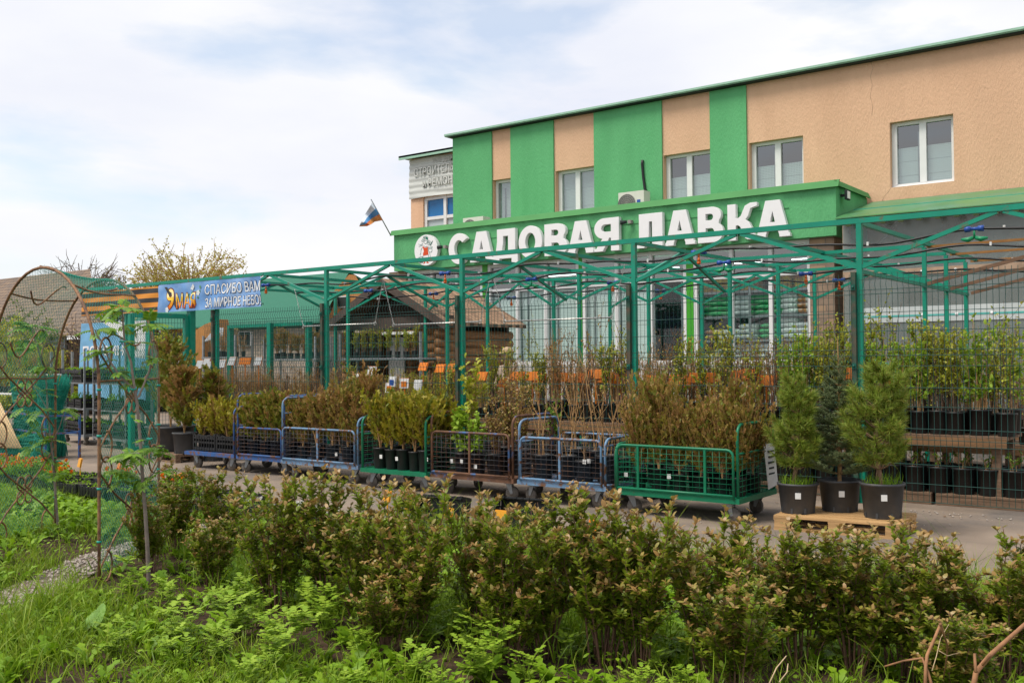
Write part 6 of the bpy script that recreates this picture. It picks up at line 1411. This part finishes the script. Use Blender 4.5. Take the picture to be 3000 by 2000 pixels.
def bench(label, pxs, pyt, Y, n, kind, hh=.95, wt=False):
    a, q = at(pxs[0], pyt, Y), at(pxs[1], pyt, Y); z = (a.z+q.z)/2; t = thing('nursery_bench', label, 'bench', ((a.x+q.x)/2, Y, 0)); b = MB(); b.box(((a.x+q.x)/2, Y+.3, z-.02), (q.x-a.x, .6, .04)); b.build('bench_top', whitec if wt else galv, t)
    for x in (a.x+.05, q.x-.05):
        for y in (Y+.03, Y+.57): b = MB(); b.box((x, y, (z+.55)/2), (.05, .05, z+.55)); b.build('post', galv, t)
    x = a.x+.15; i = 0
    while x < q.x-.1:
        for dy in (.15, .42):
            k_ = kind[i % len(kind)]; i += 1; lab = '%s on the %s' % (kinds[k_][2] if isinstance(k_, int) else 'low conifer in a black pot', label.split(' bench')[0]+' bench')
            if isinstance(k_, int):
                if ('b', k_) not in protos: protos[('b', k_)] = potted('small_potted_plant', lab, 'potted plant', kinds[k_][1], (x, Y+dy, z), 'small pots on the rear benches', s=.52)
                else: dup(protos[('b', k_)], (x, Y+dy, z), rnd.uniform(0, 6.28), rnd.uniform(.45, .6), lab, 'small pots on the rear benches')
            else: put_con(k_, None, (x, Y+dy, z), '', '', lab, 'low conifers on the rear benches', rnd.uniform(.55, .75))
        x += n
bench('grey bench of brown heathers before the brick house', (768, 925), 1050, 17.0, .26, ['J0', 'J1', 0, 7]); bench('grey bench of low plants beside the gate', (590, 690), 1045, 16.0, .26, [7, 0, 0]); bench('grey bench of green plants before the cabin porch', (990, 1235), 1048, 15.7, .26, [3, 5, 3, 6])
bench('white topped bench of seedlings behind the arch', (-120, 150), 1095, 12.8, .26, [5, 7, 6], wt=True); bench('lower white topped bench at the frame edge', (-140, 120), 1150, 12.0, .26, [6, 3], wt=True)
# low white planter bags, seen as pale patches on the ground inside the yard
# ------------------------------------------------------------------ blue rack with netting rolls and a reed mat
br = thing('blue_rack', 'blue steel rack holding rolls of green netting and a reed mat', 'rack', (-18.3, 9.5, 0)); P1, P2 = Vector((-17.02, 9.08, 0)), Vector((-19.4, 9.55, 0)); dp = Vector((.15, .55, 0))
for p in (P1, P2, P1+dp, P2+dp): b = MB(); b.bar(p, p+Vector((0, 0, .80)), .035); b.build('upright', blue_rust, br)
for z in (.47, .78):
    for o_ in (Vector(), dp): b = MB(); b.bar(P1+o_+Vector((0, 0, z)), P2+o_+Vector((0, 0, z)), .03); b.build('rail', blue_rust, br)
    for p in (P1, P2): b = MB(); b.bar(p+Vector((0, 0, z)), p+dp+Vector((0, 0, z)), .03); b.build('end_rail', blue_rust, br)
def netroll(label, c, r_, h_, ln, seed):
    rs = np.random.RandomState(seed); t = TB()
    for i in range(420):
        a = rs.uniform(0, 6.28); q = r_*math.sqrt(rs.uniform(.3, 1)); x, y = q*math.cos(a), q*math.sin(a); k = 7; z = np.linspace(.02, h_*rs.uniform(.85, 1.05), k)
        t.tube(np.stack([c[0]+x*(1+.25*np.sin(z*5+a))+ln*z+rs.normal(0, .006, k), c[1]+y*(1+.25*np.cos(z*4))+rs.normal(0, .006, k), z], 1), .005, 3)
    for i in range(60):
        z = rs.uniform(.05, h_*.95); an = np.linspace(0, 6.28, 12); t.tube(np.stack([c[0]+r_*np.cos(an)+ln*z, c[1]+r_*np.sin(an), z+.05*np.sin(an*2+i)], 1), .003, 3)
    o = part('roll', t.mesh('netting_roll', netm), None); o.name = 'netting_roll'; return tag(o, label, 'netting roll')
netroll('tall upright roll of green plastic netting at the right end of the blue rack', (-17.55, 9.42, 0), .26, 1.45, .12, 1); netroll('upright roll of green plastic netting behind the reed mat', (-18.75, 9.75, 0), .34, 1.35, -.05, 2)
t = TB(); rs = np.random.RandomState(4)
for i in range(300):
    y0 = rs.uniform(-2.0, -.0); z = .05+rs.uniform(0, .5); t.tube([(-19.2+u*2.1, 9.22+.05*math.sin(u*3+i)+rs.normal()*.02, z*(.4+.6*(1-math.sin(u*3.14)*.5))) for u in np.linspace(0, 1, 6)], .004, 3)
o = part('netting_roll', t.mesh('netting_roll', netm), None); tag(o, 'loose swag of green netting heaped low across the front of the blue rack', 'netting')
b = MB(); mA, mB_ = at(-60, 1175, 9.0), at(62, 1305, 9.0)
for i in range(26):
    u = i/25; top = at(-70+70*u, 1130+50*u, 9.3); bot = at(-20+82*u, 1310+2*u, 9.05); b.cyl(top, bot, .013, None, 6)
tag(b.build('reed_mat', mat('reed', (.55,.38,.20), .8, .3, 30)), 'pale reed mat leaning on the blue rack at the frame edge', 'reed mat')
# ------------------------------------------------------------------ hedge shrubs
def shrub_meshes(seed, h, w, ns=20):
    rs = np.random.RandomState(seed); tk = TB(); lf = TB()
    def leafrun(q, n, tipf, l_):
        k = len(q); s_ = np.sort(rs.uniform(.0, 1, n))*(k-1.001); ii = s_.astype(int); u = (s_-ii)[:, None]; P = q[ii]*(1-u)+q[ii+1]*u; T = unit(q[ii+1]-q[ii])
        a = np.arange(n)*2.4+rs.uniform(0, 6); side_ = np.stack([np.cos(a), np.sin(a), np.zeros(n)], 1); D = unit(T*.75+side_*.85+rs.normal(0, .18, (n, 3))); U = unit(np.cross(np.cross(D, np.array([0, 0, 1.0])), D)+rs.normal(0, .25, (n, 3)))
        f = s_/(k-1); ln = l_*rs.uniform(.7, 1.2, n)*np.where(f > .85, .85, 1); tip = (f > 1-tipf) & (P[:, 2] > h*.45)
        for mi_, m_ in ((0, ~tip), (1, tip)):
            if m_.any(): lf.leaves(P[m_], D[m_], U[m_], ln[m_], ln[m_]*rs.uniform(.42, .56, m_.sum()), 'oval', mi_, .14)
    for i in range(ns):
        a = rs.uniform(0, 6.28); hh_ = h*(rs.uniform(.75, 1.03) if i % 4 else rs.uniform(.4, .75)); r0 = w*.12*rs.rand(); r1 = w*.5*rs.uniform(.15, 1); k = 8; s_ = np.linspace(0, 1, k)
        q = np.stack([np.cos(a)*(r0+(r1-r0)*s_**1.3), np.sin(a)*(r0+(r1-r0)*s_**1.3), hh_*s_], 1)+rs.normal(0, .010, (k, 3))*s_[:, None]; tk.tube(q, np.linspace(.0065, .0018, k), 5)
        leafrun(q[2:], int(68*hh_), .05+.05*rs.rand(), .050)
        for j in range(rs.randint(6, 10)):
            m_ = rs.randint(2, k-1); d_ = unit(np.array([rs.normal()*.7, rs.normal()*.7, 1.1])); l_ = rs.uniform(.10, .26)*(1.2-.5*m_/k); q2 = q[m_]+d_*l_*np.linspace(0, 1, 4)[:, None]+rs.normal(0, .006, (4, 3)); q2[0] = q[m_]; tk.tube(q2, [.003, .0025, .002, .0012], 3); leafrun(q2, int(13+54*l_), .32, .046)
    return tk.mesh('stems', barkr), lf.mesh('leaves', [LF['shrub'], LF['tip']])
SHM = [shrub_meshes(300+i,   .98, .74, 18) for i in range(6)]
def sgr(px, py): p = gr(px, py); return p
hedge = [(440,1690,.70,.7,'low straggly bronze tipped hedge shrub nearest the rowan sapling'), (520,1640,.82,.9,'bronze tipped hedge shrub behind the straggly one by the arch'), (620,1735,.62,.75,'low spreading hedge shrub in front of the second cart'), (660,1660,.88,.9,'hedge shrub below the blue hooped cart'),
 (820,1800,.99,1.05,'full leafy hedge shrub below the railed blue cart'), (955,1800,1.0,1.05,'full leafy hedge shrub below the black pots of the green cart'), (1085,1860,.96,1.0,'hedge shrub left of the gap with the yellow cards'), (1225,1905,.99,.95,'slim hedge shrub standing left of the edge standing crate'), (1130,1930,.58,.8,'low forward hedge shrub with bronze shoots'),
 (1400,1900,1.0,.8,'hedge shrub standing alone below the rusty cart castor'), (1480,1960,.92,.9,'hedge shrub in front of the yellow cards'), (1600,1945,.97,.95,'hedge shrub below the light blue cart'), (1770,1960,1.04,1.12,'dense broad hedge shrub below the wide green cart'), (1880,1975,.98,.9,'hedge shrub right of the broad dense one'),
 (2080,1985,.98,1.0,'hedge shrub with tall bronze shoots left of the castor gap'), (2215,1930,.72,.55,'thin hedge shrub left of the pallet'), (2345,1975,.84,1.0,'rounded hedge shrub below the left half of the pallet'), (2500,1990,.84,.95,'hedge shrub below the middle of the pallet'), (2640,2000,.84,1.0,'hedge shrub below the right end of the pallet'), (2735,1960,.80,.7,'hedge shrub with a tall right shoot before the open asphalt'), (2960,2000,.86,1.0,'dark hedge shrub at the right edge of the picture'), (2150,2060,.7,.9,'low hedge shrub nearest the camera'), (2800,2110,.55,.8,'low hedge shrub beside the dry brown stalks')]
for i, (px, py, h_, w_, lab) in enumerate(hedge):
    p = gr(px, py); t = thing('hedge_shrub', lab, 'shrub', (p.x, p.y, gz(p.x, p.y)-.01), 'hedge of bronze tipped shrubs'); local(t); t.rotation_euler = (0, 0, rnd.uniform(0, 6.28)); t.scale = (w_*.98, w_*.98, h_*(.95 if px < 1300 else .91)/.98)
    for n_, m_ in zip(('stems', 'leaves'), SHM[i % 6]): part(n_, m_, t)
# ------------------------------------------------------------------ grass and weeds
rs = np.random.RandomState(11)
HL = np.array([(-9, 5.2), (-6.9, 4.65), (-5.0, 4.22), (-3.4, 4.35), (-2.2, 4.9), (-1.0, 5.72), (.6, 6.9)])
PA = np.array(PATH)
def dseg(P, L_):
    best = np.full(len(P), 1e9); sgn = np.zeros(len(P))
    for a, c in zip(L_, L_[1:]):
        d_ = c-a; t_ = np.clip(((P-a)@d_)/(d_@d_), 0, 1); q = a+t_[:, None]*d_; ds = np.linalg.norm(P-q, axis=1); s_ = np.sign(d_[0]*(P-a)[:, 1]-d_[1]*(P-a)[:, 0]); m_ = ds < best; best[m_] = ds[m_]; sgn[m_] = s_[m_]
    return best, sgn
GZ = np.vectorize(gz); VE = np.vectorize(vedge)
def noise2(P, s_, ph): return (np.sin(P[:, 0]*s_+ph)+np.sin(P[:, 1]*s_*1.17+ph*2)+np.sin((P[:, 0]+P[:, 1])*s_*.71+ph*3))/3
def scatter(n, dens):
    P = np.stack([rs.uniform(-17, .8, n), rs.uniform(1.2, 8.2, n)], 1); P = P[P[:, 1] < VE(P[:, 0])-.03]
    D = np.maximum(1.5, P@np.array([FW[0], FW[1]])); lateral = P@np.array([RT[0], RT[1]]); P = P[(np.abs(lateral) < D*.62+.5)]; D = np.maximum(1.5, P@np.array([FW[0], FW[1]]))
    hd, hs = dseg(P, HL); pd, _ = dseg(P, PA); return P[rs.rand(len(P)) < dens(P, D, hd, hs, pd)]
def gdens(P, D, hd, hs, pd):
    w_ = np.clip((3.6/D)**1.3, 0, 1); w_ *= np.where(pd < .13, .10, np.where(pd < .26, .5, 1)); w_ *= np.where((hd < .55) & (hs < 0), .14, np.where(hd < .3, .25, 1)); w_ *= np.where((hs < 0) & (P[:, 0] > -4.6), .8, 1); return w_*np.clip(.72+noise2(P, 3.1, 1)*.9, .06, 1)
P = scatter(600000, gdens); n = len(P); z = GZ(P[:, 0], P[:, 1]); hd, hs = dseg(P, HL)
hgt = np.where((hs > 0) & (P[:, 0] > -6.5), .15, .12)*rs.gamma(4, .25, n)*np.clip(1+noise2(P, 2.3, 4)*.5, .4, 1.6)
hgt = np.where((P[:, 1] > VE(P[:, 0])-.6) & (P[:, 0] < -8.5), hgt*.45, hgt); lf = TB(); D = unit(np.concatenate([rs.normal(0, .42, (n, 2)), np.ones((n, 1))], 1)); lf.leaves(np.column_stack([P, z]), D, unit(rs.normal(0, 1, (n, 3))*np.array([1, 1, .1])), hgt, .0055+.004*rs.rand(n), 'blade', 0, .35)
o = bpy.data.objects.new('grass', lf.mesh('grass', LF['grass'])); COL.objects.link(o); tag(o, kind='stuff'); print('grass', n)
# dandelion like rosettes
def wdens(P, D, hd, hs, pd):
    w_ = np.where(hs > 0, np.where(P[:, 0] > -6.6, 1.0, .9), .35); w_ *= np.where(pd < .16, .08, np.where(pd < .3, .5, 1)); w_ *= np.where(hd < .25, .25, 1); return w_*np.clip(.7+noise2(P, 1.9, 7)*.7, .1, 1)
P = scatter(13000, wdens); lf = TB()
pp_ = []; dd = []; uu = []; ll = []
for x, y in P:
    k = rs.randint(7, 13); a = rs.uniform(0, 6.28, k); el = rs.uniform(.35, 1.5, k); z = gz(x, y)
    dd.append(np.stack([np.cos(a), np.sin(a), el], 1)); pp_.append(np.column_stack([x+rs.normal(0, .012, k), y+rs.normal(0, .012, k), np.full(k, z)])); uu.append(np.stack([-np.cos(a)*el, -np.sin(a)*el, np.ones(k)], 1)); ll.append(rs.uniform(.06, .17, k)*(.6 if y > vedge(x)-.7 and x < -8 else 1))
pp_ = np.concatenate(pp_); ll = np.concatenate(ll); lf.leaves(pp_, unit(np.concatenate(dd)), unit(np.concatenate(uu)), ll, ll*.40, 'jag', 0, .22)
# low leafy cover
P = scatter(60000, lambda P, D, hd, hs, pd: np.where(pd < .24, .05, np.where(pd < .5, .7, .5))*np.clip((4/D), 0, 1)*np.clip(.5+noise2(P, 4.3, 2)*.9, 0, 1)); k = len(P); z = GZ(P[:, 0], P[:, 1]); a = rs.uniform(0, 6.28, k)
lf.leaves(np.column_stack([P, z+rs.uniform(.01, .10, k)]), unit(np.stack([np.cos(a), np.sin(a), rs.uniform(-.2, .7, k)], 1)), unit(rs.normal(0, .3, (k, 3))+np.array([0, 0, 1])), rs.uniform(.02, .05, k), rs.uniform(.015, .03, k), 'oval', 0, .15)
o = bpy.data.objects.new('weeds', lf.mesh('weeds', LF['weed'])); COL.objects.link(o); tag(o, kind='stuff')
# pale celandine stems in the foreground: each plant a thing
def herb(seed):
    rs = np.random.RandomState(seed); tk = TB(); lf = TB(); 
    for i in range(rs.randint(4, 7)):
        h_ = rs.uniform(.16, .36); q = lean(rs, 0, h_, .10); tk.tube(q, np.linspace(.0045, .002, 6), 5)
        for j in range(5):
            m_ = rs.randint(1, 6); a = rs.uniform(0, 6.28); d_ = unit(np.array([np.cos(a), np.sin(a), .55])); l_ = rs.uniform(.06, .11); c = q[m_]; tk.tube([c, c+d_*l_*.5, c+d_*l_], .0018, 3)
            for s_ in (.45, .72, 1.0):
                for sg in (-1, 1) if s_ < 1 else (0,):
                    sd = np.array([-np.sin(a), np.cos(a), 0])*sg; lf.leaves([c+d_*l_*s_], [d_*(1 if sg == 0 else .5)+sd], [(0, 0, 1)], .058 if sg else .075, .05 if sg else .07, 'jag', 0, .15); lf.leaves([c+d_*l_*s_], [d_*(1 if sg == 0 else .5)+sd], [(0, 0, 1)], .048, .040, 'oval', 0, .12)
    return tk.mesh('stems', LF['herb']), lf.mesh('leaves', LF['herb'])
HM = [herb(400+i) for i in range(4)]
for i in range(46):
    px, py = (rnd.uniform(640, 1500), rnd.uniform(1800, 2080)) if i < 30 else (rnd.uniform(330, 900), rnd.uniform(1720, 1980)) if i < 40 else (rnd.uniform(1500, 2100), rnd.uniform(1960, 2090)); p = gr(px, py)
    t = thing('celandine', 'pale lime green celandine with lobed leaves in the foreground weeds', 'weed', (p.x, p.y, gz(p.x, p.y)), 'celandine plants in the foreground'); local(t); t.rotation_euler = (0, 0, rnd.uniform(0, 6)); s_ = rnd.uniform(.42, .8); t.scale = (s_, s_, s_)
    for n_, m_ in zip(('stems', 'leaves'), HM[i % 4]): part(n_, m_, t)
# burdock leaves, dry stalks
t = thing('burdock', 'burdock with two broad pale green leaves in the foreground grass', 'weed', tuple(gr(270, 1880))); dB = float(np.dot(np.array(t.location)-C0, FW))
for k, (c, w_) in enumerate((((275, 1812), 44), ((290, 1872), 46), ((240, 1885), 40))):
    b = MB(); cc = Vector(C0+ray(*c)*dB); r_ = w_/F_PX*dB
    def bf(u, v, cc=cc, r_=r_, k=k):
        a = (u-.5)*6.0; heart = (1-.45*abs(a)/3.0)*(1.15 if abs(a) < .4 else 1)*(1+.05*math.sin(u*43)); q = r_*v*heart; tl = (.95, .5, .7)[k]
        return cc+Vector((q*math.sin(a)+q*.1, q*math.cos(a)*math.cos(tl)-.05*r_*v*v*math.cos(a*3), q*math.cos(a)*math.sin(tl)+.10*r_*math.sin(a*2.5)*v))
    b.grid(bf, 30, 6); b.build('leaf', mat('burdock_green', (.13,.25,.035), .55, .25, 14, .5, 40) if 'burdock_green' not in MATS else MATS['burdock_green'], t)
    b = MB(); b.tube([cc, (cc+t.location)/2+Vector((0, 0, .02)), t.location], .006, 6); b.build('stalk', LF['weed'], t)
def stalks(label, D_, paths, m_):
    t = thing('dry_stalk', label, 'dry plant', tuple(Vector(C0+ray(*paths[0][0][0])*D_))); b = MB()
    for pts, r0, r1 in paths: b.tube([Vector(C0+ray(x, y)*(D_+.04*i)) for i, (x, y) in enumerate(pts)], list(np.linspace(r0, r1, len(pts))), 7)
    o = b.build('stem', m_, t)
dry = mat('dry_stem', (.27,.13,.06), .8, .4, 18, stretch=(1,1,.4)); straw = mat('straw', (.55,.40,.24), .8, .2, 20)
s4 = lambda a, b_: (2200+a/2.4125, 1350+b_/2.4125)
stalks('broken reddish brown dry stalks bent over in the right foreground', 4.2, [([s4(1230,1660),s4(1235,1450),s4(1245,1370),s4(1290,1270),s4(1340,1150)], .008, .006), ([s4(1340,1150),s4(1365,1230),s4(1390,1300),s4(1385,1380),s4(1360,1540)], .005, .003), ([s4(1300,1660),s4(1250,1490),s4(1210,1390),s4(1080,1410),s4(945,1450)], .007, .004), ([s4(1340,1150),s4(1350,1190),s4(1335,1230)], .007, .004)], dry)
stalks('thick rough brown dead stem slanting at the right edge of the foreground', 3.9, [([s4(1560,1660),s4(1590,1490),s4(1690,1370),s4(1780,1290),s4(1870,1210),s4(1960,1130)], .011, .008), ([s4(1590,1490),s4(1580,1360)], .007, .005), ([s4(1690,1370),s4(1650,1420),s4(1600,1480)], .007, .006)], dry)
stalks('pale dry straw with seed pods rising before the pallet', 5.4, [([s4(850,760),s4(810,660),s4(775,570),s4(765,480)], .004, .002), ([s4(775,560),s4(720,530),s4(675,500)], .003, .002), ([s4(780,545),s4(825,515)], .003, .002), ([s4(840,560),s4(895,605)], .004, .002), ([s4(820,570),s4(812,610)], .005, .002), ([s4(910,590),s4(985,570)], .003, .002)], straw)
stalks('thin pale straws in the grass at the right foreground', 4.2, [([s4(1280,1480),s4(1310,1380),s4(1340,1250),s4(1400,1150)], .002, .001), ([s4(1330,1340),s4(1390,1375),s4(1480,1350)], .002, .001), ([s4(130,1570),s4(180,1460),s4(250,1375)], .003, .002), ([s4(200,1560),s4(255,1490),s4(262,1430)], .0025, .002)], straw)

# fallen leaves and litter on the asphalt
t = TB(); k = 420; X = rs.uniform(-16, 0, k); Y = np.where(rs.rand(k) < .6, VE(X)+np.abs(rs.normal(0, .25, k)), rs.uniform(8, 11.6, k)); a = rs.uniform(0, 6.28, k)
t.leaves(np.column_stack([X, Y, np.full(k, .008)]), np.stack([np.cos(a), np.sin(a), rs.uniform(0, .3, k)], 1), unit(rs.normal(0, .2, (k, 3))+np.array([0, 0, 1])), rs.uniform(.02, .05, k), rs.uniform(.012, .03, k), 'oval', 0, .3)
o = bpy.data.objects.new('fallen_leaves', t.mesh('fallen_leaves', LF['dry'])); COL.objects.link(o); tag(o, kind='stuff')
